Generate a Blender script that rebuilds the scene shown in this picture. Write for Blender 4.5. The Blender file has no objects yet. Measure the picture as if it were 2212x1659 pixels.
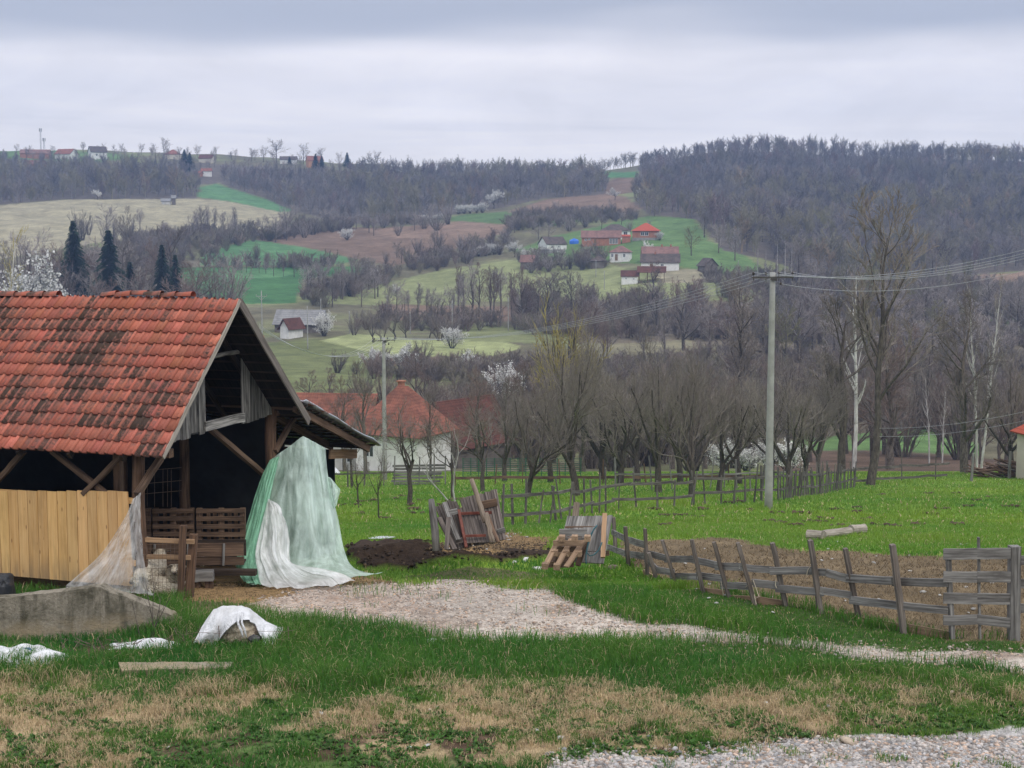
import bpy, bmesh, math, random
import numpy as np
from mathutils import Vector, Matrix
R = math.radians
random.seed(7)
RNG = np.random.default_rng(7)
sc = bpy.context.scene
col = sc.collection

# ------------------------------------------------------------------ camera
F, CX, CY, HZ, CAMZ = 3200.0, 1106.0, 829.5, 500.0, 6.07
TH = math.atan((CY - HZ) / F)
CT, ST = math.cos(TH), math.sin(TH)
cam_d = bpy.data.cameras.new("camera")
cam = bpy.data.objects.new("camera", cam_d)
col.objects.link(cam)
cam.location = (0, 0, CAMZ)
cam.rotation_euler = (R(90) - TH, 0, 0)
cam_d.sensor_width = 36.0
cam_d.lens = F / 2212.0 * 36.0
cam_d.clip_start = 0.5
cam_d.clip_end = 20000
sc.camera = cam
sc.view_settings.view_transform = 'Standard'
sc.view_settings.look = 'None'
sc.view_settings.exposure = 0.0
sc.view_settings.gamma = 1.0
sc.cycles.max_bounces = 6
sc.cycles.diffuse_bounces = 3
sc.cycles.glossy_bounces = 2
sc.cycles.transmission_bounces = 4
sc.cycles.transparent_max_bounces = 12
sc.cycles.volume_bounces = 0
sc.cycles.caustics_reflective = False
sc.cycles.caustics_refractive = False
sc.cycles.sample_clamp_indirect = 6.0

# ------------------------------------------------------------------ sun (veiled by cloud)
SUN_EL, SUN_AZ = R(48), R(150)          # azimuth measured from +Y towards +X
sun_d = bpy.data.lights.new("sun", 'SUN')
sun_d.energy = 1.3
sun_d.angle = R(25)
sun_d.color = (1.0, 0.95, 0.88)
sun = bpy.data.objects.new("sun", sun_d)
col.objects.link(sun)
sd = Vector((math.sin(SUN_AZ) * math.cos(SUN_EL), math.cos(SUN_AZ) * math.cos(SUN_EL), math.sin(SUN_EL)))
sun.rotation_euler = sd.to_track_quat('Z', 'Y').to_euler()

# ------------------------------------------------------------------ world: nishita sky behind a cloud deck
world = bpy.data.worlds.new("World")
sc.world = world
world.use_nodes = True


class NT:
    """small node-tree writer"""
    def __init__(s, nt):
        s.nt = nt
        nt.nodes.clear()

    def n(s, typ, ins=None, **props):
        nd = s.nt.nodes.new(typ)
        for k, v in props.items():
            setattr(nd, k, v)
        for k, v in (ins or {}).items():
            if hasattr(v, 'is_output'):
                s.nt.links.new(v, nd.inputs[k])
            else:
                nd.inputs[k].default_value = v
        return nd

    def math(s, op, a, b=None, c=None, clamp=False):
        nd = s.nt.nodes.new('ShaderNodeMath')
        nd.operation = op
        nd.use_clamp = clamp
        for i, v in enumerate((a, b, c)):
            if v is None:
                continue
            if hasattr(v, 'is_output'):
                s.nt.links.new(v, nd.inputs[i])
            else:
                nd.inputs[i].default_value = v
        return nd.outputs[0]

    def mix(s, fac, a, b, blend='MIX'):
        nd = s.nt.nodes.new('ShaderNodeMix')
        nd.data_type = 'RGBA'
        nd.blend_type = blend
        for k, v in ((0, fac), (6, a), (7, b)):
            if hasattr(v, 'is_output'):
                s.nt.links.new(v, nd.inputs[k])
            else:
                nd.inputs[k].default_value = v if k == 0 else (*v[:3], 1)
        return nd.outputs[2]

    def ramp(s, fac, stops, interp='LINEAR'):
        nd = s.nt.nodes.new('ShaderNodeValToRGB')
        s.nt.links.new(fac, nd.inputs[0])
        cr = nd.color_ramp
        cr.interpolation = interp
        while len(cr.elements) > 1:
            cr.elements.remove(cr.elements[-1])
        for i, (p, c) in enumerate(stops):
            e = cr.elements[0] if i == 0 else cr.elements.new(p)
            e.position = p
            e.color = (c, c, c, 1) if not hasattr(c, '__len__') else (*c[:3], 1)
        return nd.outputs[0]

    def noise(s, vec, scale, detail=4, rough=0.55, dist=0.0):
        ins = {'Scale': scale, 'Detail': detail, 'Roughness': rough, 'Distortion': dist}
        if vec is not None:
            ins['Vector'] = vec
        return s.n('ShaderNodeTexNoise', ins).outputs['Fac']

    def link(s, a, b):
        s.nt.links.new(a, b)


w = NT(world.node_tree)
tc = w.n('ShaderNodeTexCoord').outputs['Generated']
sep = w.n('ShaderNodeSeparateXYZ', {0: tc})
zc = w.math('MAXIMUM', sep.outputs[2], 0.015)
u = w.math('DIVIDE', sep.outputs[0], zc)
v = w.math('DIVIDE', sep.outputs[1], zc)
pl = w.n('ShaderNodeCombineXYZ', {0: u, 1: v, 2: 0.0}).outputs[0]
n1 = w.noise(pl, 0.42, 2, 0.45)
n2 = w.noise(pl, 0.16, 4, 0.55, 0.4)
# underside of the deck: a dark bank overhead whose far edge gives way to bright thin cloud
vv = w.math('ADD', v, w.math('MULTIPLY', w.math('SUBTRACT', n1, 0.5), 3.6))
dark = w.n('ShaderNodeMapRange', {0: vv, 1: 8.9, 2: 6.7, 3: 0.0, 4: 1.0}, interpolation_type='SMOOTHSTEP').outputs[0]
up = w.n('ShaderNodeMapRange', {0: sep.outputs[2], 1: 0.18, 2: 0.6, 3: 0.0, 4: 1.0}, interpolation_type='SMOOTHSTEP').outputs[0]
thin = w.mix(w.n('ShaderNodeMapRange', {0: n2, 1: 0.35, 2: 0.65}).outputs[0], (0.90, 0.875, 0.915), (1.12, 1.06, 1.06))
low = w.n('ShaderNodeMapRange', {0: sep.outputs[2], 1: 0.0, 2: 0.07, 3: 0.35, 4: 0.0}).outputs[0]
thin = w.mix(low, thin, (0.96, 0.935, 0.965))
n3 = w.noise(w.n('ShaderNodeMapping', {0: tc, 3: (1.0, 1.0, 3.2)}).outputs[0], 7.0, 6, 0.6, 0.5)
thin = w.mix(1.0, thin, w.ramp(n3, [(0.3, 0.98), (0.7, 1.15)]), 'MULTIPLY')
c1 = w.mix(dark, thin, (0.555, 0.58, 0.67))
c2 = w.mix(up, c1, (1.55, 1.58, 1.66))
sky = w.n('ShaderNodeTexSky')
sky.sky_type = 'NISHITA'
sky.sun_disc = False
sky.sun_elevation = SUN_EL
sky.sun_rotation = SUN_AZ
b1 = w.n('ShaderNodeBackground', {0: sky.outputs[0], 1: 0.08})
b2 = w.n('ShaderNodeBackground', {0: c2, 1: 1.0})
mx = w.n('ShaderNodeMixShader', {0: 0.93, 1: b1.outputs[0], 2: b2.outputs[0]})
w.n('ShaderNodeOutputWorld', {0: mx.outputs[0]})


# ------------------------------------------------------------------ picture <-> place helpers
def ray(px, py):
    a = (px - CX) / F
    b = (CY - py) / F
    dy = CT + b * ST
    return a / dy, (-ST + b * CT) / dy


def at(px, py, Y):
    ax, az = ray(px, py)
    return Vector((ax * Y, Y, CAMZ + az * Y))


def proj(X, Y, Z):
    z = np.asarray(Z) - CAMZ
    dep = np.maximum(Y * CT - z * ST, 0.05)
    return CX + F * X / dep, CY - F * (Y * ST + z * CT) / dep


def ppm(Y):
    return F / Y


def vnoise(x, y, seed=0):
    """value noise 0..1"""
    x = np.asarray(x, dtype=np.float64)
    y = np.asarray(y, dtype=np.float64)
    xi = np.floor(x).astype(np.int64)
    yi = np.floor(y).astype(np.int64)
    fx = x - xi
    fy = y - yi
    fx = fx * fx * (3 - 2 * fx)
    fy = fy * fy * (3 - 2 * fy)

    def h(i, j):
        n = (i * 374761393 + j * 668265263 + seed * 1442695041) & 0x7fffffff
        n = ((n ^ (n >> 13)) * 1274126177) & 0x7fffffff
        n = (n ^ (n >> 16)) & 0xffff
        return n / 65535.0
    return (h(xi, yi) * (1 - fx) + h(xi + 1, yi) * fx) * (1 - fy) + (h(xi, yi + 1) * (1 - fx) + h(xi + 1, yi + 1) * fx) * fy


def fbm(x, y, seed=0, o=3):
    s = 0
    a = 0.5
    t = 0
    for i in range(o):
        s = s + a * vnoise(x * 2 ** i, y * 2 ** i, seed + i * 17)
        t += a
        a *= 0.5
    return s / t


def inpoly(px, py, poly):
    ins = np.zeros(px.shape, bool)
    n = len(poly)
    for i in range(n):
        x0, y0 = poly[i]
        x1, y1 = poly[(i + 1) % n]
        if y0 == y1:
            continue
        c = ((y0 > py) != (y1 > py)) & (px < (x1 - x0) * (py - y0) / (y1 - y0) + x0)
        ins ^= c
    return ins


# ------------------------------------------------------------------ terrain
YS = np.array([1, 25, 40, 60, 100, 150, 180, 220, 260, 300, 340, 380, 430, 480, 520, 560, 620, 700, 800, 900, 950, 1100, 1400, 2000, 6000.])


def prof(d):
    out = {}
    for Y in YS:
        if Y in d:
            out[Y] = d[Y]
        elif Y >= 25 and Y <= 150:
            out[Y] = 938 + 8448 / Y
        elif Y < 340 and Y > 25:
            out[Y] = HZ + 78400 / Y
    out[1400], out[2000], out[6000] = out[1100] + 20, out[1100] + 40, out[1100] + 70
    return out


COLS = {
    -600: prof({340: 690, 380: 640, 430: 592, 480: 550, 520: 524, 560: 500, 620: 470, 700: 436, 800: 390, 900: 336, 950: 320, 1100: 328}),
    0: prof({340: 690, 380: 640, 430: 592, 480: 550, 520: 524, 560: 500, 620: 470, 700: 436, 800: 390, 900: 338, 950: 324, 1100: 330}),
    250: prof({340: 700, 380: 655, 430: 605, 480: 565, 520: 536, 560: 508, 620: 473, 700: 434, 800: 390, 900: 340, 950: 326, 1100: 334}),
    500: prof({300: 757, 340: 715, 380: 672, 430: 625, 480: 585, 520: 553, 560: 523, 620: 488, 700: 448, 800: 402, 900: 352, 950: 334, 1100: 342}),
    800: prof({300: 758, 340: 724, 380: 690, 430: 645, 480: 598, 520: 560, 560: 530, 620: 500, 700: 462, 800: 420, 900: 372, 950: 358, 1100: 366}),
    1100: prof({340: 728, 380: 690, 430: 640, 480: 585, 520: 545, 560: 515, 620: 480, 700: 445, 800: 410, 900: 382, 950: 374, 1100: 382}),
    1350: prof({340: 724, 380: 682, 430: 612, 480: 550, 520: 515, 560: 490, 620: 462, 700: 430, 800: 402, 900: 380, 950: 370, 1100: 378}),
    1425: prof({340: 722, 380: 676, 430: 607, 480: 547, 520: 512, 560: 488, 620: 463, 700: 430, 800: 394, 900: 352, 950: 344, 1100: 354}),
    1550: prof({340: 720, 380: 670, 430: 602, 480: 545, 520: 510, 560: 487, 620: 465, 700: 426, 800: 378, 900: 326, 950: 320, 1100: 330}),
    1900: prof({300: 768, 340: 735, 380: 692, 430: 642, 480: 592, 520: 557, 560: 527, 620: 487, 700: 442, 800: 390, 900: 344, 950: 340, 1100: 350}),
    2212: prof({300: 768, 340: 730, 380: 686, 430: 642, 480: 602, 520: 572, 560: 542, 620: 502, 700: 450, 800: 400, 900: 356, 950: 350, 1100: 358}),
    2800: prof({300: 768, 340: 730, 380: 686, 430: 642, 480: 602, 520: 572, 560: 542, 620: 502, 700: 450, 800: 400, 900: 356, 950: 350, 1100: 358}),
}
_ck = sorted(COLS)
_LY = np.linspace(math.log(20), math.log(6000), 420)
_CG = np.arange(-600, 2801, 40.0)
_T = np.zeros((len(_CG), len(_LY)))
_rows = []
for c in _ck:
    ys, zs = [], []
    for Y in YS:
        if Y < 25:
            continue
        ys.append(math.log(Y))
        zs.append(at(c, COLS[c][Y], Y)[2])
    _rows.append(np.interp(_LY, ys, zs))
_rows = np.array(_rows)
for j in range(len(_LY)):
    _T[:, j] = np.interp(_CG, _ck, _rows[:, j])


def _smooth(a, n, axis):
    k = np.hanning(n + 2)[1:-1]
    k /= k.sum()
    pad = [(0, 0), (0, 0)]
    pad[axis] = (n // 2, n // 2)
    b = np.pad(a, pad, mode='edge')
    return np.apply_along_axis(lambda m: np.convolve(m, k, 'valid'), axis, b)


_T = _smooth(_smooth(_T, 9, 0), 13, 1)
_T[:, _LY < math.log(24)] = np.minimum(_T[:, _LY < math.log(24)], 0.05)


def hgt(X, Y):
    X = np.asarray(X, dtype=np.float64)
    Y = np.asarray(Y, dtype=np.float64)
    Yc = np.clip(Y, 20.0, 5999)
    cc = np.clip(CX + F * X / Yc, -600, 2799.9)
    ci = (cc + 600) / 40.0
    li = np.clip((np.log(Yc) - _LY[0]) / (_LY[1] - _LY[0]), 0, len(_LY) - 1.001)
    i0 = np.clip(ci.astype(int), 0, len(_CG) - 2)
    j0 = li.astype(int)
    fi, fj = ci - i0, li - j0
    z = (_T[i0, j0] * (1 - fi) + _T[i0 + 1, j0] * fi) * (1 - fj) + (_T[i0, j0 + 1] * (1 - fi) + _T[i0 + 1, j0 + 1] * fi) * fj
    z = np.where(Y < 26, np.minimum(z, 0.02), z)
    # local relief
    nearw = np.clip((60 - Y) / 30, 0, 1)
    z = z + nearw * ((fbm(X / 1.3, Y / 1.3, 3) - 0.5) * 0.10)
    farw = np.clip((Y - 120) / 200, 0, 1)
    z = z + farw * (fbm(X / 45.0, Y / 45.0, 9) - 0.5) * 5.0
    # grassy bank left of the fence corner, dung heap by the barn gable
    for bx, by, sx, sy, h in ((2.7, 28.6, 1.3, 1.0, 0.28), (4.4, 27.6, 1.6, 0.9, 0.18), (-2.2, 30.6, 2.0, 0.8, 0.38), (-0.4, 31.0, 1.6, 0.7, 0.25)):
        z = z + h * np.exp(-(((X - bx) / sx) ** 2 + ((Y - by) / sy) ** 2))
    return z


def gz(x, y):
    return float(hgt(np.array([x]), np.array([y]))[0])


_MY = np.concatenate([np.arange(9, 60, 0.05), np.geomspace(60, 3000, 3000)])


def G(px, py):
    """the point of the ground seen at a pixel (first hit)"""
    ax, az = ray(px, py)
    z = CAMZ + az * _MY
    h = hgt(ax * _MY, _MY)
    k = np.argmax(z <= h)
    if z[k] > h[k]:
        k = len(_MY) - 1
    Y = _MY[k]
    return Vector((ax * Y, Y, float(h[k])))


def GY(px, Y):
    """ground point at a pixel column and a distance"""
    ax = (px - CX) / F / 0.99
    x = ax * Y
    return Vector((x, Y, gz(x, Y)))


# ------------------------------------------------------------------ mesh helpers
def npmesh(name, V, faces, mat=None, vcol=None, smooth=False, attrs=None, midx=None):
    me = bpy.data.meshes.new(name)
    V = np.ascontiguousarray(V, dtype=np.float32)
    faces = [np.asarray(f, dtype=np.int32) for f in faces if len(f)]
    nl = sum(f.size for f in faces)
    npoly = sum(len(f) for f in faces)
    me.vertices.add(len(V))
    me.vertices.foreach_set("co", V.ravel())
    me.loops.add(nl)
    me.loops.foreach_set("vertex_index", np.concatenate([f.ravel() for f in faces]))
    me.polygons.add(npoly)
    tot = np.concatenate([np.full(len(f), f.shape[1], np.int32) for f in faces])
    st = np.concatenate([[0], np.cumsum(tot)[:-1]]).astype(np.int32)
    me.polygons.foreach_set("loop_start", st)
    me.polygons.foreach_set("loop_total", tot)
    if smooth:
        me.polygons.foreach_set("use_smooth", np.ones(npoly, bool))
    if midx is not None:
        me.polygons.foreach_set("material_index", np.asarray(midx, np.int32))
    me.update(calc_edges=True)
    if vcol is not None:
        ca = me.color_attributes.new("Col", 'FLOAT_COLOR', 'POINT')
        c4 = np.ones((len(V), 4), np.float32)
        c4[:, :3] = vcol
        ca.data.foreach_set("color", c4.ravel())
    for k, a in (attrs or {}).items():
        a = np.asarray(a, np.float32)
        if a.ndim == 1:
            at_ = me.attributes.new(k, 'FLOAT', 'POINT')
            at_.data.foreach_set("value", a)
        else:
            at_ = me.attributes.new(k, 'FLOAT_VECTOR', 'POINT')
            at_.data.foreach_set("vector", a.ravel())
    if mat is not None:
        for m in (mat if isinstance(mat, (list, tuple)) else [mat]):
            me.materials.append(m)
    return me


def link(name, me, parent=None, loc=None, rz=0.0):
    o = bpy.data.objects.new(name, me)
    col.objects.link(o)
    if parent is not None:
        o.parent = parent
    if loc is not None:
        o.location = loc
    if rz:
        o.rotation_euler = (0, 0, rz)
    return o


def tag(o, label=None, cat=None, group=None, kind=None):
    if label:
        o['label'] = label
    if cat:
        o['category'] = cat
    if group:
        o['group'] = group
    if kind or label:
        o['kind'] = kind or 'thing'
    return o


def thing(name, label, cat, loc=(0, 0, 0), rz=0.0, group=None):
    o = bpy.data.objects.new(name, None)
    o.empty_display_size = 0.2
    col.objects.link(o)
    o.location = loc
    o.rotation_euler = (0, 0, rz)
    return tag(o, label, cat, group)


def dup(o, loc=None, rz=None, sc_=None, parent=None):
    c = o.copy()
    col.objects.link(c)
    if parent is not None:
        c.parent = parent
    if loc is not None:
        c.location = loc
    if rz is not None:
        c.rotation_euler = (0, 0, rz)
    if sc_ is not None:
        c.scale = sc_ if hasattr(sc_, '__len__') else (sc_, sc_, sc_)
    for ch in list(o.children):
        dup(ch, parent=c)
    return c


class MB:
    """collects beams, boxes, tubes... -> ONE mesh. gr = coordinates along/across the grain"""
    def __init__(s):
        s.v, s.f, s.g, s.c = [], [], [], []
        s.n = 0

    def add(s, V, faces, g=None, c=(1, 1, 1)):
        V = [tuple(p) for p in V]
        s.v += V
        s.f += [tuple(i + s.n for i in f) for f in faces]
        s.g += [tuple(p) for p in (g if g is not None else V)]
        s.c += [c] * len(V) if not hasattr(c[0], '__len__') else list(c)
        s.n += len(V)

    def beam(s, p0, p1, w, h, up=(0, 0, 1), segs=1, jit=0.0, taper=1.0, c=(1, 1, 1), bow=0.0):
        """bar from p0 to p1, w across, h along 'up'"""
        p0, p1 = Vector(p0), Vector(p1)
        d = p1 - p0
        L = d.length
        d.normalize()
        sx = d.cross(Vector(up))
        if sx.length < 1e-4:
            sx = d.cross(Vector((0, 1, 0.01)))
        sx.normalize()
        sy = sx.cross(d).normalized()
        off = random.uniform(0, 50)
        V, g, fs = [], [], []
        for i in range(segs + 1):
            t = i / segs
            k = 1 + (taper - 1) * t
            jx, jy = random.uniform(-jit, jit), random.uniform(-jit, jit)
            jw = 1 + random.uniform(-jit, jit) * 4
            cc = p0 + d * (L * t) + sx * jx + sy * (jy + bow * math.sin(math.pi * t))
            for (a, b) in ((-1, -1), (1, -1), (1, 1), (-1, 1)):
                V.append(cc + sx * (a * w / 2 * k * jw) + sy * (b * h / 2 * k * jw))
                g.append((L * t + off, a * w / 2 + off, b * h / 2))
            if i:
                o = (i - 1) * 4
                for q in range(4):
                    fs.append((o + q, o + (q + 1) % 4, o + 4 + (q + 1) % 4, o + 4 + q))
        fs.append((3, 2, 1, 0))
        o = segs * 4
        fs.append((o, o + 1, o + 2, o + 3))
        cv = random.uniform(0.82, 1.15)
        s.add(V, fs, g, tuple(x * cv for x in c))

    def box(s, lo, hi, c=(1, 1, 1)):
        x0, y0, z0 = lo
        x1, y1, z1 = hi
        V = [(x0, y0, z0), (x1, y0, z0), (x1, y1, z0), (x0, y1, z0), (x0, y0, z1), (x1, y0, z1), (x1, y1, z1), (x0, y1, z1)]
        s.add(V, [(3, 2, 1, 0), (4, 5, 6, 7), (0, 1, 5, 4), (1, 2, 6, 5), (2, 3, 7, 6), (3, 0, 4, 7)], None, c)

    def tube(s, pts, rad, sides=8, c=(1, 1, 1), rough=0.0, cap=True):
        pts = [Vector(p) for p in pts]
        n = len(pts)
        if not hasattr(rad, '__len__'):
            rad = [rad] * n
        ref = Vector((0.31, 0.17, 0.93))
        V, g, fs = [], [], []
        off = random.uniform(0, 50)
        L = 0
        for i, p in enumerate(pts):
            d = (pts[min(i + 1, n - 1)] - pts[max(i - 1, 0)]).normalized()
            a = d.cross(ref)
            if a.length < 0.05:
                a = d.cross(Vector((1, 0, 0)))
            a.normalize()
            b = d.cross(a)
            if i:
                L += (p - pts[i - 1]).length
            for k in range(sides):
                t = 2 * math.pi * k / sides
                r = rad[i] * (1 + random.uniform(-rough, rough))
                V.append(p + a * (r * math.cos(t)) + b * (r * math.sin(t)))
                g.append((L + off, r * math.cos(t) + off, r * math.sin(t)))
            if i:
                o = (i - 1) * sides
                for k in range(sides):
                    k2 = (k + 1) % sides
                    fs.append((o + k, o + k2, o + sides + k2, o + sides + k))
        if cap:
            fs.append(tuple(range(sides - 1, -1, -1)))
            o = (n - 1) * sides
            fs.append(tuple(range(o, o + sides)))
        s.add(V, fs, g, c)

    def build(s, name, mat, parent=None, smooth=False, loc=None):
        me = bpy.data.meshes.new(name)
        me.from_pydata(s.v, [], s.f)
        if smooth:
            me.polygons.foreach_set("use_smooth", [True] * len(me.polygons))
        a = me.attributes.new("gr", 'FLOAT_VECTOR', 'POINT')
        a.data.foreach_set("vector", np.array(s.g, np.float32).ravel())
        ca = me.color_attributes.new("Col", 'FLOAT_COLOR', 'POINT')
        c4 = np.ones((len(s.v), 4), np.float32)
        c4[:, :3] = np.array(s.c, np.float32)
        ca.data.foreach_set("color", c4.ravel())
        me.materials.append(mat)
        return link(name, me, parent, loc)


# ------------------------------------------------------------------ materials
def newmat(name):
    m = bpy.data.materials.new(name)
    m.use_nodes = True
    return m, NT(m.node_tree)


def finish(t, base, rough=0.9, bump=None, bstr=0.3, bdist=0.02, spec=0.2, **kw):
    ins = {'Base Color': base, 'Roughness': rough, 'Specular IOR Level': spec}
    ins.update(kw)
    if bump is not None:
        bn = t.n('ShaderNodeBump', {'Strength': bstr, 'Distance': bdist, 'Height': bump})
        ins['Normal'] = bn.outputs[0]
    p = t.n('ShaderNodeBsdfPrincipled', ins)
    t.n('ShaderNodeOutputMaterial', {0: p.outputs[0]})
    return p


def attr(t, name):
    return t.n('ShaderNodeAttribute', attribute_name=name)


def wood_mat(name, c0, c1, c2=None, stain=0.5, rough=0.85, knots=False):
    """sawn or weathered timber: streaks along the grain, blotches, per-board tint"""
    m, t = newmat(name)
    g = attr(t, "gr").outputs['Vector']
    mp = t.n('ShaderNodeMapping', {0: g, 3: (1.2, 38, 38)}).outputs[0]
    s1 = t.noise(mp, 1.0, 5, 0.6, 0.3)
    s2 = t.noise(t.n('ShaderNodeMapping', {0: g, 3: (1.0, 5, 5)}).outputs[0], 1.3, 4, 0.6)
    base = t.mix(t.n('ShaderNodeMapRange', {0: s1, 1: 0.32, 2: 0.68}).outputs[0], c0, c1)
    if c2 is not None:
        base = t.mix(t.math('MULTIPLY', t.n('ShaderNodeMapRange', {0: s2, 1: 0.45, 2: 0.7}).outputs[0], stain), base, c2)
    if knots:
        kd = t.n('ShaderNodeTexVoronoi', {'Vector': t.n('ShaderNodeMapping', {0: g, 3: (2.6, 7.5, 0.0)}).outputs[0], 'Scale': 1.0, 'Randomness': 1.0}).outputs['Distance']
        base = t.mix(t.n('ShaderNodeMapRange', {0: kd, 1: 0.05, 2: 0.13, 3: 0.75, 4: 0.0}).outputs[0], base, (0.22, 0.10, 0.04))
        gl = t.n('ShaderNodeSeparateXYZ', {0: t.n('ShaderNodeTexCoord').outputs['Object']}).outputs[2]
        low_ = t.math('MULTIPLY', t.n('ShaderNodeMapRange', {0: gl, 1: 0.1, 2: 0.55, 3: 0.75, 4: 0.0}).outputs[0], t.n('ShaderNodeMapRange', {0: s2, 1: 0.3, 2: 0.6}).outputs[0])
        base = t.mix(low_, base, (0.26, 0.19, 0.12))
    base = t.mix(1.0, base, attr(t, "Col").outputs['Color'], 'MULTIPLY')
    finish(t, base, rough, s1, 0.5, 0.01)
    return m


def simple_mat(name, c0, c1, scale=6.0, rough=0.9, bstr=0.3, bdist=0.02, detail=5, usecol=False, spec=0.2, objrand=0.0, world=False):
    m, t = newmat(name)
    v = t.n('ShaderNodeNewGeometry').outputs['Position'] if world else t.n('ShaderNodeTexCoord').outputs['Object']
    n = t.noise(v, scale, detail, 0.6)
    base = t.mix(t.n('ShaderNodeMapRange', {0: n, 1: 0.3, 2: 0.7}).outputs[0], c0, c1)
    if usecol:
        base = t.mix(1.0, base, attr(t, "Col").outputs['Color'], 'MULTIPLY')
    if objrand:
        r = t.n('ShaderNodeObjectInfo').outputs['Random']
        base = t.mix(1.0, base, t.ramp(r, [(0, 1 - objrand), (1, 1 + objrand)]), 'MULTIPLY')
    finish(t, base, rough, n if bstr else None, bstr, bdist, spec)
    return m


M = {}
M['grey_wood'] = wood_mat('weathered_grey_wood', (0.085, 0.078, 0.072), (0.32, 0.305, 0.285), (0.045, 0.038, 0.033), 0.75)
M['brown_wood'] = wood_mat('old_brown_wood', (0.065, 0.040, 0.027), (0.21, 0.135, 0.09), (0.03, 0.02, 0.015), 0.7)
M['dark_wood'] = wood_mat('dark_roof_wood', (0.022, 0.016, 0.012), (0.085, 0.06, 0.045), (0.012, 0.01, 0.008), 0.6)
M['gable_wood'] = wood_mat('bleached_gable_wood', (0.04, 0.036, 0.033), (0.42, 0.40, 0.37), (0.012, 0.011, 0.010), 0.95)
M['new_wood'] = wood_mat('fresh_pine_board', (0.57, 0.325, 0.125), (0.70, 0.45, 0.21), (0.40, 0.235, 0.095), 0.6, 0.7, True)
M['tan_wood'] = wood_mat('peeled_tan_wood', (0.26, 0.15, 0.08), (0.46, 0.30, 0.18), (0.12, 0.08, 0.05), 0.5)
# ================================================================== GROUND
def pal(r, g, b):
    """sRGB 0-255 -> linear"""
    f = lambda c: (c / 255) / 12.92 if c / 255 <= 0.04045 else ((c / 255 + 0.055) / 1.055) ** 2.4
    return np.array([f(r), f(g), f(b)])


GREEN = np.array([0.105, 0.185, 0.028])
DEEP = np.array([0.050, 0.125, 0.020])
DRY = np.array([0.33, 0.24, 0.135])
SOIL = np.array([0.105, 0.068, 0.045])
DUNG = np.array([0.030, 0.020, 0.014])
GRAVEL = np.array([0.42, 0.365, 0.315])
STONEG = np.array([0.36, 0.34, 0.325])
STRAW = np.array([0.27, 0.175, 0.085])
PALE = np.array([0.20, 0.215, 0.10])
PLOUGH = np.array([0.155, 0.105, 0.076])
CROP = np.array([0.055, 0.135, 0.048])
TAN = np.array([0.285, 0.255, 0.170])
WOODS = np.array([0.105, 0.088, 0.075])
SCRUB = np.array([0.150, 0.135, 0.085])
FARMG = np.array([0.100, 0.165, 0.058])

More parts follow.
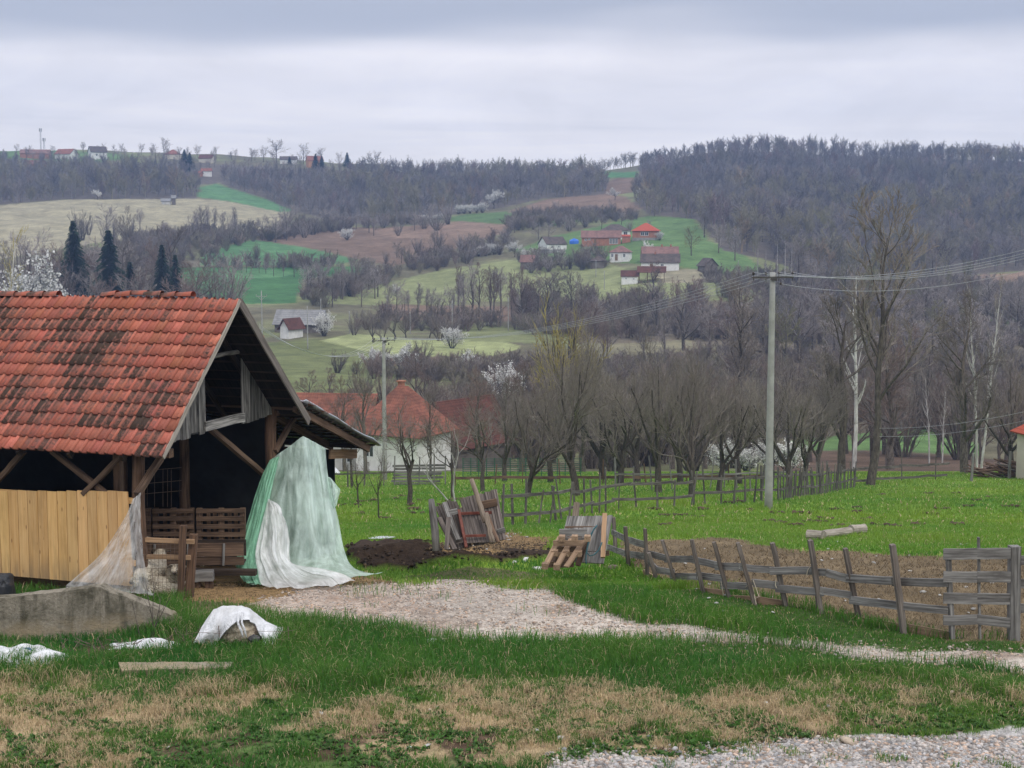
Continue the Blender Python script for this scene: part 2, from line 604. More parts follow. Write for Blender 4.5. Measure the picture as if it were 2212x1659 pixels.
# far fields: (polygon in picture coordinates of ground points, colour, min distance, max distance)
FAR = [
    ([(1480, 590), (2320, 600), (2320, 945), (1640, 948), (1250, 964), (1000, 934), (880, 850), (1130, 800), (1250, 800), (1500, 806), (1560, 745), (1230, 742), (1130, 715), (1100, 655), (1400, 645), (1660, 655)], np.array([0.135, 0.112, 0.080])),
    ([(-100, 600), (440, 560), (420, 620), (480, 660), (560, 700), (-100, 720)], np.array([0.135, 0.118, 0.085])),
    ([(-700, 448), (0, 443), (130, 432), (330, 429), (470, 431), (560, 448), (640, 462), (600, 500), (430, 505), (300, 512), (150, 535), (0, 560), (-700, 600)], TAN),
    ([(430, 404), (470, 398), (560, 426), (650, 455), (600, 457), (500, 436), (430, 426)], CROP * 1.2 + 0.02),
    ([(-100, 325), (60, 322), (230, 330), (300, 338), (220, 350), (60, 350), (-100, 350)], FARMG),
    ([(430, 562), (470, 535), (545, 518), (640, 530), (770, 547), (790, 560), (720, 573), (430, 573)], CROP * 1.2 + 0.02),
    ([(380, 578), (800, 576), (770, 592), (650, 602), (640, 655), (470, 658), (400, 610)], CROP),
    ([(480, 583), (560, 580), (640, 590), (600, 600), (480, 603)], CROP * 1.25 + 0.02),
    ([(545, 517), (640, 503), (780, 490), (960, 510), (1010, 520), (970, 548), (850, 574), (770, 560), (660, 535)], PLOUGH),
    ([(780, 495), (960, 482), (1080, 468), (1160, 480), (1030, 522), (840, 512)], PLOUGH * 1.3),
    ([(940, 474), (1010, 463), (1130, 453), (1250, 458), (1340, 465), (1200, 487), (1080, 484)], FARMG * 0.8),
    ([(1090, 458), (1180, 430), (1290, 418), (1350, 424), (1385, 450), (1350, 472), (1250, 464)], PLOUGH * 1.15),
    ([(1290, 402), (1340, 381), (1378, 380), (1385, 412), (1320, 425)], PLOUGH),
    ([(1296, 371), (1374, 371), (1376, 383), (1298, 385)], CROP * 1.3),
    ([(1110, 540), (1200, 508), (1340, 478), (1400, 466), (1500, 472), (1530, 520), (1600, 545), (1670, 595), (1640, 605), (1480, 578), (1330, 566), (1150, 566)], FARMG),
    ([(700, 655), (830, 612), (950, 583), (1100, 563), (1300, 562), (1400, 600), (1480, 588), (1660, 602), (1650, 655), (1400, 645), (1100, 648), (900, 662)], PALE),
    ([(1410, 585), (1500, 580), (1560, 592), (1540, 610), (1430, 612)], TAN * 0.9),
    ([(820, 657), (1120, 662), (1110, 694), (820, 692)], PLOUGH * 1.1),
    ([(690, 736), (760, 720), (900, 733), (1060, 733), (1130, 748), (1070, 768), (850, 768), (740, 760)], PALE * 1.35),
    ([(800, 771), (1130, 771), (1130, 796), (800, 790)], PLOUGH * 0.8),
    ([(540, 742), (680, 733), (830, 768), (870, 815), (760, 850), (560, 850)], np.array([0.135, 0.15, 0.062])),
    ([(1230, 748), (1480, 733), (1570, 760), (1500, 806), (1290, 784)], SCRUB * 1.2),
    ([(1000, 700), (1250, 715), (1250, 745), (1000, 735)], PALE * 0.8),
    ([(1640, 985), (1750, 974), (1900, 974), (2060, 984), (2230, 1000), (2260, 1024), (2000, 1026), (1680, 1018)], PLOUGH * 0.75),
    ([(1700, 952), (1900, 930), (2000, 924), (2110, 958), (2120, 984), (1900, 972), (1740, 972)], FARMG * 1.1),
    ([(2110, 690), (2260, 632), (2260, 712), (2150, 700)], FARMG * 1.2),
    ([(2060, 600), (2260, 583), (2260, 612), (2070, 617)], PLOUGH * 1.4),
    ([(1240, 880), (1330, 870), (1350, 960), (1250, 960)], FARMG * 0.9),
]
FOREST = [
    [(-500, 338), (60, 345), (200, 352), (430, 352), (620, 362), (760, 368), (860, 380), (1000, 380), (1200, 380), (1300, 384), (1310, 420), (1180, 428), (1080, 450), (960, 466), (800, 486), (690, 470), (620, 450), (560, 424), (470, 396), (425, 400), (425, 430), (300, 430), (130, 431), (0, 442), (-500, 452)],
    [(1378, 362), (1400, 346), (1440, 330), (1500, 317), (1550, 312), (1700, 316), (1900, 330), (2212, 340), (2900, 340), (2900, 580), (2212, 584), (2060, 598), (1900, 615), (1750, 590), (1650, 560), (1560, 540), (1510, 475), (1400, 463), (1372, 440), (1384, 380)],
]
# near ground, in picture coordinates
NEAR = [
    ([(1330, 1172), (1450, 1163), (1600, 1165), (1700, 1186), (2000, 1200), (2300, 1206), (2300, 1420), (2180, 1390), (2040, 1380), (1850, 1340), (1700, 1300), (1560, 1270), (1400, 1245), (1340, 1205)], (0.165, 0.122, 0.072), 'pen'),
    ([(745, 1180), (850, 1174), (930, 1184), (1060, 1186), (1180, 1188), (1200, 1206), (1080, 1216), (960, 1208), (890, 1232), (800, 1230), (755, 1215)], DUNG * 1.3, 'dung'),
    ([(930, 1180), (1080, 1150), (1200, 1165), (1180, 1190), (1060, 1205), (960, 1200)], STRAW * 0.75, 'mud'),
    ([(380, 1292), (420, 1262), (560, 1245), (820, 1240), (860, 1262), (700, 1285), (560, 1300), (420, 1310)], STRAW, 'straw'),
    ([(830, 1246), (900, 1236), (1000, 1222), (1130, 1230), (1200, 1246), (1120, 1260), (930, 1256)], (0.105, 0.105, 0.045), 'worn'),
    ([(100, 1412), (250, 1390), (380, 1370), (410, 1392), (320, 1404), (180, 1422)], (0.085, 0.062, 0.042), 'mud'),
    ([(395, 1296), (560, 1300), (560, 1345), (430, 1345), (395, 1320)], (0.12, 0.11, 0.055), 'worn'),
    ([(540, 1298), (600, 1284), (700, 1272), (840, 1262), (930, 1257), (1010, 1256), (1100, 1265), (1180, 1275), (1250, 1310), (1330, 1325), (1400, 1345), (1480, 1350), (1620, 1371), (1750, 1384), (1900, 1398), (2030, 1412), (2300, 1420), (2300, 1470), (2150, 1450), (2030, 1436), (1880, 1418), (1780, 1403), (1640, 1391), (1500, 1390), (1400, 1389), (1100, 1380), (950, 1371), (850, 1352), (760, 1345), (640, 1352), (575, 1342)], GRAVEL, 'gravel'),
    ([(1130, 1700), (1190, 1654), (1290, 1643), (1400, 1640), (1600, 1618), (1800, 1600), (2000, 1588), (2130, 1578), (2300, 1562), (2300, 1700)], STONEG, 'stone'),
]


def zones(X, Y, Z):
    """-> base colour, zone id (0 grass,1 pen,2 dung,3 mud,4 straw,5 gravel,6 stone), picture x, picture y"""
    px, py = proj(X, Y, Z)
    wob = np.clip(40 / np.maximum(Y, 5), 0.15, 2.2)
    qx = px + (fbm(X * 1.1, Y * 1.1, 31) - 0.5) * 26 * wob
    qy = py + (fbm(X * 0.9 + 7, Y * 0.9, 37) - 0.5) * 16 * wob
    n = X.shape
    C = np.zeros(n + (3,))
    zid = np.zeros(n, int)
    near = Y < 118
    g = fbm(X / 3.0, Y / 3.0, 5)
    g2 = fbm(X / 0.8, Y / 0.8, 15)
    C[:] = np.where((Y < 25.5)[..., None], GREEN, GREEN * np.array([1.35, 1.25, 1.1]))
    C += (g[..., None] - 0.5) * np.array([0.09, 0.05, 0.01])
    # far default: rough pasture and scrub
    far = ~near
    nz = fbm(X / 22.0, Y / 22.0, 44)
    base = SCRUB * 0.85 + (PALE - SCRUB) * np.clip((nz - 0.4) * 3, 0, 1)[..., None]
    C[far] = base[far]
    for poly, c in FAR:
        m = far & inpoly(px + (nz - 0.5) * 10, py + (nz - 0.5) * 3, poly)
        C[m] = np.asarray(c)
    for poly in FOREST:
        m = far & inpoly(px, py, poly)
        C[m] = WOODS
    C[far] *= (0.70 + 0.60 * fbm(X / 7.0, Y / 7.0, 51))[far][..., None] * (0.80 + 0.40 * fbm(X / 2.2 + Y / 9, Y / 1.6, 52))[far][..., None]
    yl = 8448 / np.maximum(py - 938, 20)
    # foreground turf: lush band, then drier towards the camera
    fg = near & (Y < 25.5)
    lush = np.clip((1500 - qy) / 70, 0, 1) * np.clip((qx + 900 - (qy - 1340) * 9) / 500 + 0.3, 0, 1)
    g3 = fbm(X / 0.33, Y / 0.33, 16)
    dryv = np.clip((qy - 1450) / 60, 0, 1) * np.clip(0.25 + (g - 0.34) * 3.2 + (g2 - 0.5) * 2.4 + (g3 - 0.5) * 1.6 - np.clip((qy - 1560) / 150, 0, .5) * np.clip((qx - 150) / 250, 0.2, 1) - np.clip((px - 1150) / 1300, 0, 0.42), 0, 1)
    cf = GREEN * 0.55 + 0.02 + dryv[..., None] * (DRY * 1.0 - GREEN * 0.55)
    cf = cf * (1 - lush[..., None] * 0.3)
    soil = np.clip((fbm(X / 0.55, Y / 0.55, 91) - 0.50) * 6, 0, 1) * np.clip((qy - 1520) / 60, 0, 1)
    cf = cf + soil[..., None] * (SOIL * 0.8 - cf)
    C[fg] = cf[fg]
    dry_out = np.where(fg, dryv, 0.0)
    ids = {'pen': 1, 'dung': 2, 'mud': 3, 'straw': 4, 'gravel': 5, 'stone': 6, 'worn': 7}
    for poly, c, nm in NEAR:
        m = near & inpoly(qx, qy, poly)
        C[m] = np.asarray(c)
        zid[m] = ids[nm]
    mot = fbm(X / 0.9, Y / 0.9, 71)
    pm = zid == 1
    C[pm] *= (0.6 + 0.8 * mot)[pm][..., None]
    gm = zid == 5
    gr_ = np.clip((fbm(X / 0.7, Y / 0.7, 77) - 0.6) * 5, 0, 1)
    C[gm] = (C + gr_[..., None] * (SOIL * 1.6 - C) * 0.6)[gm]
    reds = np.clip((fbm(X / 2.2, Y / 2.2, 78) - 0.45) * 3, 0, 1)
    C[gm] = (C * (1 + reds[..., None] * np.array([0.03, -0.05, -0.09]) * np.clip((1500 - px) / 300, 0, 1)[..., None]))[gm]
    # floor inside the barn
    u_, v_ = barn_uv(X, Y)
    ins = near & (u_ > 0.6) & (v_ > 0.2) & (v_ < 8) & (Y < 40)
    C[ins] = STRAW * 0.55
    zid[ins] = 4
    return C, zid, px, py, dry_out


# barn axes (needed for the ground under it): origin at the near eave corner of the gable
BO = np.array([-5.70, 24.0])
BU = np.array([-0.9495, 0.3138])
BV = np.array([0.3138, 0.9495])


def barn_uv(X, Y):
    dx, dy = X - BO[0], Y - BO[1]
    return dx * BU[0] + dy * BU[1], dx * BV[0] + dy * BV[1]


# one sheet from under the camera to the horizon
ra = np.linspace(-0.62, 0.62, 520)
rY = np.concatenate([np.arange(-14, 14, 1.0), np.arange(14, 32, 0.07), np.arange(32, 60, 0.2), np.geomspace(60, 160, 150, False),
                     np.geomspace(160, 1200, 420, False), np.geomspace(1200, 6000, 30)])
AA, YY = np.meshgrid(ra, rY)
XX = AA * (YY + 28)
ZZ = hgt(XX, YY)
ZZ = np.where((YY > 14) & (YY < 34), ZZ + (fbm(XX * 5, YY * 5, 120, 2) - 0.5) * 0.035, ZZ)
GC, GID, _, _, _ = zones(XX, YY, ZZ)
dg = GID == 2
ZZ = np.where(dg, ZZ + fbm(XX * 3, YY * 3, 130) * 0.22, ZZ)
nr, nc = XX.shape
idx = np.arange(nr * nc).reshape(nr, nc)
quads = np.stack([idx[:-1, :-1], idx[:-1, 1:], idx[1:, 1:], idx[1:, :-1]], -1).reshape(-1, 4)

mg, t = newmat('ground_turf_and_soil')
cc = attr(t, "Col").outputs['Color']
ps = t.n('ShaderNodeNewGeometry').outputs['Position']
na = t.noise(ps, 9.0, 6, 0.65)
nb = t.noise(ps, 0.35, 5, 0.6)
nd_ = t.noise(ps, 45.0, 3, 0.6)
f1 = t.ramp(na, [(0.28, 0.55), (0.5, 1.0), (0.72, 1.42)])
f2 = t.ramp(nb, [(0.3, 0.8), (0.7, 1.2)])
f3 = t.ramp(nd_, [(0.3, 0.62), (0.7, 1.38)])
b = t.mix(1.0, cc, f1, 'MULTIPLY')
b = t.mix(1.0, b, f2, 'MULTIPLY')
b = t.mix(1.0, b, f3, 'MULTIPLY')
finish(t, b, 0.95, t.math('ADD', na, t.math('MULTIPLY', nd_, 0.5)), 0.6, 0.05, 0.1)
g_me = npmesh('ground', np.stack([XX, YY, ZZ], -1).reshape(-1, 3), [quads], mg, GC.reshape(-1, 3), True)
tag(link('ground', g_me), kind='structure')
_gv = np.stack([XX, YY, ZZ], -1).reshape(-1, 3)
for gid, nm in ((5, 'gravel_track'), (6, 'gravel_drive')):
    on = (GID.ravel() == gid)[quads].all(1)
    used, inv = np.unique(quads[on], return_inverse=True)
    tag(link(nm, npmesh(nm, _gv[used] + np.array([0, 0, 0.006]), [inv.reshape(-1, 4)], mg, GC.reshape(-1, 3)[used], True)), kind='structure')


# ------------------------------------------------------------------ scatter of blades and stones
def sample_ground(n, y0, y1, xl=-0.40, xr=0.40, bias=0.0):
    Y = RNG.uniform(0, 1, n)
    Y = y0 + (y1 - y0) * Y ** (1 + bias)
    X = RNG.uniform(xl, xr, n) * (Y + 2)
    return X, Y


def blades(P, h, wd, lean, colr):
    """two-segment grass blades: 5 verts each"""
    n = len(P)
    a = RNG.uniform(0, 2 * np.pi, n)
    dx, dy = np.cos(a), np.sin(a)
    la = RNG.uniform(0, 2 * np.pi, n)
    lx, ly = np.cos(la) * lean * h, np.sin(la) * lean * h
    V = np.zeros((n, 5, 3), np.float32)
    hw = wd / 2
    for k, s_ in ((0, -1), (1, 1)):
        V[:, k, 0] = P[:, 0] + s_ * dx * hw
        V[:, k, 1] = P[:, 1] + s_ * dy * hw
        V[:, k, 2] = P[:, 2] - 0.01
    for k, s_ in ((2, 1), (3, -1)):
        V[:, k, 0] = P[:, 0] + s_ * dx * hw * 0.8 + lx * 0.35
        V[:, k, 1] = P[:, 1] + s_ * dy * hw * 0.8 + ly * 0.35
        V[:, k, 2] = P[:, 2] + h * 0.6
    V[:, 4, 0] = P[:, 0] + lx
    V[:, 4, 1] = P[:, 1] + ly
    V[:, 4, 2] = P[:, 2] + h * (1 - 0.35 * lean)
    o = np.arange(n)[:, None] * 5
    q = o + np.array([[0, 1, 2, 3]])
    tr = o + np.array([[3, 2, 4]])
    C = np.repeat(colr[:, None, :], 5, 1)
    return V.reshape(-1, 3), q, tr, C.reshape(-1, 3)


mgr, t = newmat('grass_blade')
cc = attr(t, "Col").outputs['Color']
dfs = t.n('ShaderNodeBsdfPrincipled', {'Base Color': cc, 'Roughness': 0.6, 'Specular IOR Level': 0.25})
trl = t.n('ShaderNodeBsdfTranslucent', {0: cc})
t.n('ShaderNodeOutputMaterial', {0: t.n('ShaderNodeMixShader', {0: 0.35, 1: dfs.outputs[0], 2: trl.outputs[0]}).outputs[0]})
GV, GQ, GT, GCOL = [], [], [], []
_go = 0


def add_blades(P, h, wd, lean, c):
    global _go
    V, q, tr, C = blades(P, h, wd, lean, c)
    GV.append(V)
    GQ.append(q + _go)
    GT.append(tr + _go)
    GCOL.append(C)
    _go += len(V)


def turf(n, y0, y1, xl, xr, hmul, wmul):
    X, Y = sample_ground(n, y0, y1, xl, xr, 0.25)
    Z = hgt(X, Y)
    C, zid, px, py, dry = zones(X, Y, Z)
    if y1 < 47:
        zid = zones(X + RNG.normal(0, 0.07, n), Y + RNG.normal(0, 0.16, n), Z)[1]
    dn = fbm(X / 0.5, Y / 0.5, 201)
    u_, v_ = barn_uv(X, Y)
    barn_in = (u_ > 0.5) & (v_ > 0.25) & (v_ < 8.5)
    keep = (zid == 0) & ~barn_in
    # short, patchy growth elsewhere
    rnd = RNG.uniform(0, 1, n)
    keep |= (zid == 1) & (rnd < 0.20)
    keep |= (zid == 5) & (rnd < 0.06 * (fbm(X / 0.9, Y / 0.9, 205) > 0.66))
    keep |= (zid == 6) & (rnd < 0.5 * (fbm(X / 0.3, Y / 0.3, 206) > 0.66))
    keep |= (zid == 3) & (rnd < 0.3)
    keep |= (zid == 2) & (rnd < 0.45)
    keep |= (zid == 7) & (rnd < 0.45)
    keep |= (zid == 4) & (rnd < 0.22) & ~barn_in
    fg = Y < 25.5
    # worn ground towards the camera: thin out
    worn = fg * np.clip((py - 1510) / 90, 0, 1) * np.clip((0.60 - dn) * 5, 0, 1)
    keep &= RNG.uniform(0, 1, n) > worn * 0.85
    k = np.where(keep)[0]
    X, Y, Z, zid, px, py, dry, dn = X[k], Y[k], Z[k], zid[k], px[k], py[k], dry[k], dn[k]
    m = len(k)
    r = RNG.uniform(0, 1, m)
    cl = fbm(X / 1.6, Y / 1.6, 210)
    c = np.zeros((m, 3))
    big = fbm(X / 6.0, Y / 6.0, 215)
    gcol = np.where((Y < 25.5)[:, None], np.array([[0.080, 0.185, 0.026]]), np.array([[0.150, 0.265, 0.034]])) + (r[:, None] - 0.5) * np.array([0.04, 0.055, 0.012]) + (cl[:, None] - 0.5) * np.array([0.11, 0.08, 0.01]) + (big[:, None] - 0.5) * np.array([0.15, 0.12, 0.01])
    fgm = Y < 25.5
    pyn = py + (fbm(X / 1.1, Y / 1.1, 216) - 0.5) * 110 + (RNG.uniform(0, 1, m) - .5) * 24
    lush = (pyn < 1470) & fgm
    gcol[lush] = gcol[lush] * np.array([0.78, 0.95, 0.9])
    bank = (px > 1180) & (py > 1180) & (py < 1400) & (Y > 20.5)
    gcol[bank] *= np.array([0.85, 0.95, 0.8])
    c[:] = np.clip(gcol, 0.012, 1)
    isdry = RNG.uniform(0, 1, m) < np.where(fgm, np.clip(dry * 1.15 + 0.10, 0, 0.93) * np.where(fbm(X / 0.16, Y / 0.16, 218, 2) > 0.58, 0.25, 1.0), 0.05)
    c[isdry] = np.array([0.56, 0.43, 0.255]) * RNG.uniform(0.55, 1.15, isdry.sum())[:, None]
    pen = (zid >= 1) & (zid <= 4)
    c[pen] = np.array([0.215, 0.155, 0.088]) * RNG.uniform(0.4, 1.2, pen.sum())[:, None]
    c[zid == 2] *= 0.42
    h = 0.05 + 0.05 * r
    tall = fgm & (pyn < 1480)
    edge = np.clip(1 - np.abs(py - (1362 + 0.012 * (px - 900))) / 45, 0, 1) * (px > 250) * (px < 1300)
    h = np.where(tall, 0.09 + 0.09 * r + 0.13 * np.clip((cl - 0.4) * 3, 0, 1) + 0.08 * edge, h)
    h = np.where(bank, 0.10 + 0.10 * r + 0.08 * np.clip((cl - 0.4) * 3, 0, 1), h)
    h = np.where(fgm & (pyn >= 1480), 0.035 + 0.05 * r + 0.035 * isdry * np.clip((1600 - py) / 90, 0, 1) + 0.05 * np.clip((dn - 0.5) * 4, 0, 1), h)
    h = np.where(pen, 0.010 + 0.022 * r, h)
    fl = np.interp(px, [1330, 1420, 1560, 1700, 1850, 2050, 2300], [1215, 1262, 1297, 1326, 1372, 1400, 1402])
    nearf = fgm & (np.abs(py - fl - 3) < 20) & (px > 1330)
    h = np.where(Y > 26, (0.05 + 0.07 * r + 0.10 * np.clip((cl - 0.55) * 3, 0, 1)) * np.where(pen | bank, 0.6, 1), h) * hmul
    h = np.where(bank, np.maximum(h, 0.09), h)
    nearg = (fgm & (np.abs(py - np.interp(px, [1400, 1640, 1900, 2060, 2300], [1389, 1400, 1426, 1446, 1478]) - 12) < 16) & (px > 1500))
    h = np.where(nearg, h * 0.4, h)
    h = np.where(zid == 7, np.minimum(h * 0.35, 0.07), h)
    h = np.where(nearf, h * 0.25, h)
    wd = (0.006 + 0.006 * RNG.uniform(0, 1, m)) * wmul
    lean = np.where(isdry, RNG.uniform(0.3, 1.4, m), RNG.uniform(0.1, 0.75, m))
    lean = np.where((zid >= 1) & (zid <= 4), RNG.uniform(1.0, 2.4, m), lean)
    add_blades(np.stack([X, Y, Z], -1), h, wd, lean, c)


turf(330000, 15.0, 26.0, -0.37, 0.40, 1.0, 1.0)
turf(150000, 26.0, 46.0, -0.20, 0.40, 1.0, 2.0)
turf(110000, 46.0, 112.0, -0.22, 0.40, 1.3, 4.5)
gm_ = npmesh('grass', np.concatenate(GV), [np.concatenate(GQ), np.concatenate(GT)], mgr, np.concatenate(GCOL))
tag(link('grass', gm_), kind='stuff')


# broad-leaved weeds (dock, clover) in the worn turf
def leaf_clumps(n, y0, y1, cond):
    X, Y = sample_ground(n, y0, y1, -0.36, 0.37)
    Z = hgt(X, Y)
    C, zid, px, py, dry = zones(X, Y, Z)
    k = np.where(cond(px, py, zid, fbm(X / 0.45, Y / 0.45, 301)))[0]
    m = len(k)
    P = np.stack([X[k], Y[k], Z[k]], -1)
    nl = 9
    P = np.repeat(P, nl, 0)
    a = RNG.uniform(0, 2 * np.pi, m * nl)
    L = RNG.uniform(0.03, 0.10, m * nl)
    W = L * RNG.uniform(0.28, 0.5, m * nl)
    el = RNG.uniform(0.1, 0.9, m * nl)
    d = np.stack([np.cos(a) * np.cos(el), np.sin(a) * np.cos(el), np.sin(el)], -1)
    sd_ = np.stack([-np.sin(a), np.cos(a), 0 * a], -1)
    V = np.zeros((m * nl, 4, 3))
    V[:, 0] = P
    V[:, 1] = P + d * (L * 0.55)[:, None] + sd_ * (W / 2)[:, None]
    V[:, 2] = P + d * L[:, None] - np.array([0, 0, 1]) * (L * 0.15)[:, None]
    V[:, 3] = P + d * (L * 0.55)[:, None] - sd_ * (W / 2)[:, None]
    c = np.array([0.055, 0.13, 0.022]) * RNG.uniform(0.5, 1.5, m * nl)[:, None]
    f = np.arange(m * nl)[:, None] * 4 + np.array([[0, 1, 2, 3]])
    return V.reshape(-1, 3), f, np.repeat(c, 4, 0)


V, f, c = leaf_clumps(15000, 15.3, 22.5, lambda px, py, z, nn: (z == 0) & (py > 1480) & (nn > 0.53 - (py - 1500) * 0.0004 - np.clip((px - 1100) / 9000, 0, 0.08)))
tag(link('ground_weeds', npmesh('ground_weeds', V, [f], mgr, c)), kind='stuff')


def ico(sub=1):
    bm = bmesh.new()
    bmesh.ops.create_icosphere(bm, subdivisions=sub, radius=1)
    v = np.array([x.co[:] for x in bm.verts])
    f_ = np.array([[x.index for x in p.verts] for p in bm.faces])
    bm.free()
    return v, f_


_IV, _IF = ico(1)


def stones_mesh(P, r, cols, squash=0.6):
    n = len(P)
    nv = len(_IV)
    V = np.repeat(_IV[None], n, 0) * (1 + RNG.uniform(-0.28, 0.28, (n, nv, 1)))
    s = r[:, None] * RNG.uniform(0.65, 1.3, (n, 3))
    s[:, 2] *= squash
    V = V * s[:, None, :]
    a = RNG.uniform(0, 2 * np.pi, n)
    c_, s_ = np.cos(a), np.sin(a)
    tl = RNG.normal(0, 0.35, n)
    x = V[..., 0] * c_[:, None] - V[..., 1] * s_[:, None]
    y = V[..., 0] * s_[:, None] + V[..., 1] * c_[:, None]
    V = np.stack([x, y, V[..., 2] + x * tl[:, None] * 0.5], -1) + P[:, None, :]
    f_ = (np.arange(n)[:, None, None] * nv + _IF[None]).reshape(-1, 3)
    return V.reshape(-1, 3), f_, np.repeat(cols, nv, 0)


m_stone = simple_mat('crushed_stone', (0.7, 0.7, 0.7), (1.1, 1.1, 1.1), 60, 0.85, 0.2, 0.01, 3, usecol=True)


def gravel(n, y0, y1, zsel, r0, r1, warm, xl=-0.25, xr=0.40):
    X, Y = sample_ground(n, y0, y1, xl, xr)
    Z = hgt(X, Y)
    C, zid, px, py, _ = zones(X, Y, Z)
    zid = zones(X + RNG.normal(0, 0.10, n), Y + RNG.normal(0, 0.22, n), Z)[1]
    k = zid == zsel
    # strays along the edge
    k |= (zid == 0) & (RNG.uniform(0, 1, n) < 0.018) & (py > 1400)
    X, Y, Z = X[k], Y[k], Z[k]
    m = len(X)
    r = r0 + (r1 - r0) * RNG.uniform(0, 1, m) ** 2.2
    g = RNG.uniform(0, 1, m) ** 1.3
    cols = np.array([0.19, 0.175, 0.165]) + g[:, None] * np.array([0.36, 0.33, 0.31])
    tint = RNG.uniform(0, 1, m)
    cols[tint < 0.22] *= np.array([1.12, 0.92, 0.78])
    cols[tint > 0.8] *= np.array([0.9, 0.97, 1.06])
    cols *= np.array(warm)
    return stones_mesh(np.stack([X, Y, Z + r * 0.15], -1), r, cols)


V1, f1_, c1_ = gravel(26000, 15.0, 17.6, 6, 0.014, 0.042, (1.1, 1.08, 1.06), 0.02, 0.40)
V2, f2_, c2_ = gravel(85000, 18.5, 27.5, 5, 0.010, 0.030, (1.10, 1.0, 0.89))
tag(link('gravel', npmesh('gravel', np.concatenate([V1, V2]), [np.concatenate([f1_, f2_ + len(V1)])], m_stone, np.concatenate([c1_, c2_]))), kind='stuff')
# ================================================================== TREES
HAZE_D = 0.00033


class Branches:
    """level by level, all branches of a level at once"""
    def __init__(s, seed):
        s.r = np.random.default_rng(seed)
        s.lv = []

    def trunk(s, pts, rad):
        s.lv.append((np.asarray(pts, float)[None], np.asarray(rad, float)[None]))

    def trunks(s, P, Rr):
        s.lv.append((np.asarray(P, float), np.asarray(Rr, float)))

    def level(s, n, ang, lr, k=4, wob=0.15, up=0.1, rr=0.6, tmin=0.3, tmax=1.0, end=0.35, src=-1, rmin=0.004, lfall=0.45):
        P, Rd = s.lv[src]
        N, K, _ = P.shape
        r = s.r
        M_ = N * n
        par = np.repeat(np.arange(N), n)
        t = (np.tile(np.arange(n), N) + r.uniform(0, 1, M_)) / n
        t = tmin + (tmax - tmin) * t
        x = t * (K - 1)
        i = np.clip(x.astype(int), 0, K - 2)
        f = (x - i)[:, None]
        p0 = P[par, i] * (1 - f) + P[par, i + 1] * f
        rad0 = Rd[par, i] * (1 - f[:, 0]) + Rd[par, i + 1] * f[:, 0]
        d = P[par, i + 1] - P[par, i]
        d /= np.linalg.norm(d, axis=1, keepdims=True) + 1e-9
        L0 = np.linalg.norm(np.diff(P, axis=1), axis=2).sum(1)[par]
        rv = r.normal(0, 1, (M_, 3))
        e = np.cross(d, rv)
        e /= np.linalg.norm(e, axis=1, keepdims=True) + 1e-9
        a = r.uniform(ang[0], ang[1], M_)[:, None]
        dr = d * np.cos(a) + e * np.sin(a)
        L = L0 * r.uniform(lr[0], lr[1], M_) * (1 - lfall * t)
        st = (L / (k - 1))[:, None]
        out = [p0]
        for q in range(k - 1):
            dr = dr + r.normal(0, wob, (M_, 3)) + np.array([0, 0, up])
            dr /= np.linalg.norm(dr, axis=1, keepdims=True)
            out.append(out[-1] + dr * st)
        Pn = np.stack(out, 1)
        r0 = np.maximum(rad0 * rr, rmin)
        Rn = r0[:, None] * np.linspace(1, end, k)[None]
        Rn = np.maximum(Rn, rmin * 0.6)
        s.lv.append((Pn, Rn))
        return s


def tube_arrays(P, Rd, sides):
    N, K, _ = P.shape
    d = np.gradient(P, axis=1)
    d /= np.linalg.norm(d, axis=2, keepdims=True) + 1e-9
    ref = np.tile(np.array([0.37, 0.21, 0.11]), (N, K, 1))
    ref[..., 0] += 0.6 * (np.abs(d[..., 2]) > 0.8)
    a = np.cross(d, ref)
    a /= np.linalg.norm(a, axis=2, keepdims=True) + 1e-9
    b = np.cross(d, a)
    th = np.arange(sides) * 2 * np.pi / sides
    V = P[:, :, None, :] + Rd[:, :, None, None] * (a[:, :, None, :] * np.cos(th)[None, None, :, None] + b[:, :, None, :] * np.sin(th)[None, None, :, None])
    o = (np.arange(N) * K * sides)[:, None, None] + (np.arange(K - 1) * sides)[None, :, None]
    k0 = np.arange(sides)[None, None]
    k1 = (k0 + 1) % sides
    q = np.stack([o + k0, o + k1, o + sides + k1, o + sides + k0], -1).reshape(-1, 4)
    return V.reshape(-1, 3), q


def merge(parts):
    V, Q, o = [], [], 0
    for v, q in parts:
        V.append(v)
        Q.append(q + o)
        o += len(v)
    return np.concatenate(V), np.concatenate(Q)


def bark_mat(name, c0, c1, objrand=0.25, scale=14):
    m, t = newmat(name)
    v = t.n('ShaderNodeTexCoord').outputs['Object']
    n = t.noise(t.n('ShaderNodeMapping', {0: v, 3: (1, 1, 0.3)}).outputs[0], scale, 4, 0.65)
    base = t.mix(t.n('ShaderNodeMapRange', {0: n, 1: 0.35, 2: 0.65}).outputs[0], c0, c1)
    r = t.n('ShaderNodeObjectInfo').outputs['Random']
    base = t.mix(1.0, base, t.ramp(r, [(0, 1 - objrand), (1, 1 + objrand)]), 'MULTIPLY')
    finish(t, base, 0.9, n, 0.6, 0.03, 0.1)
    return m


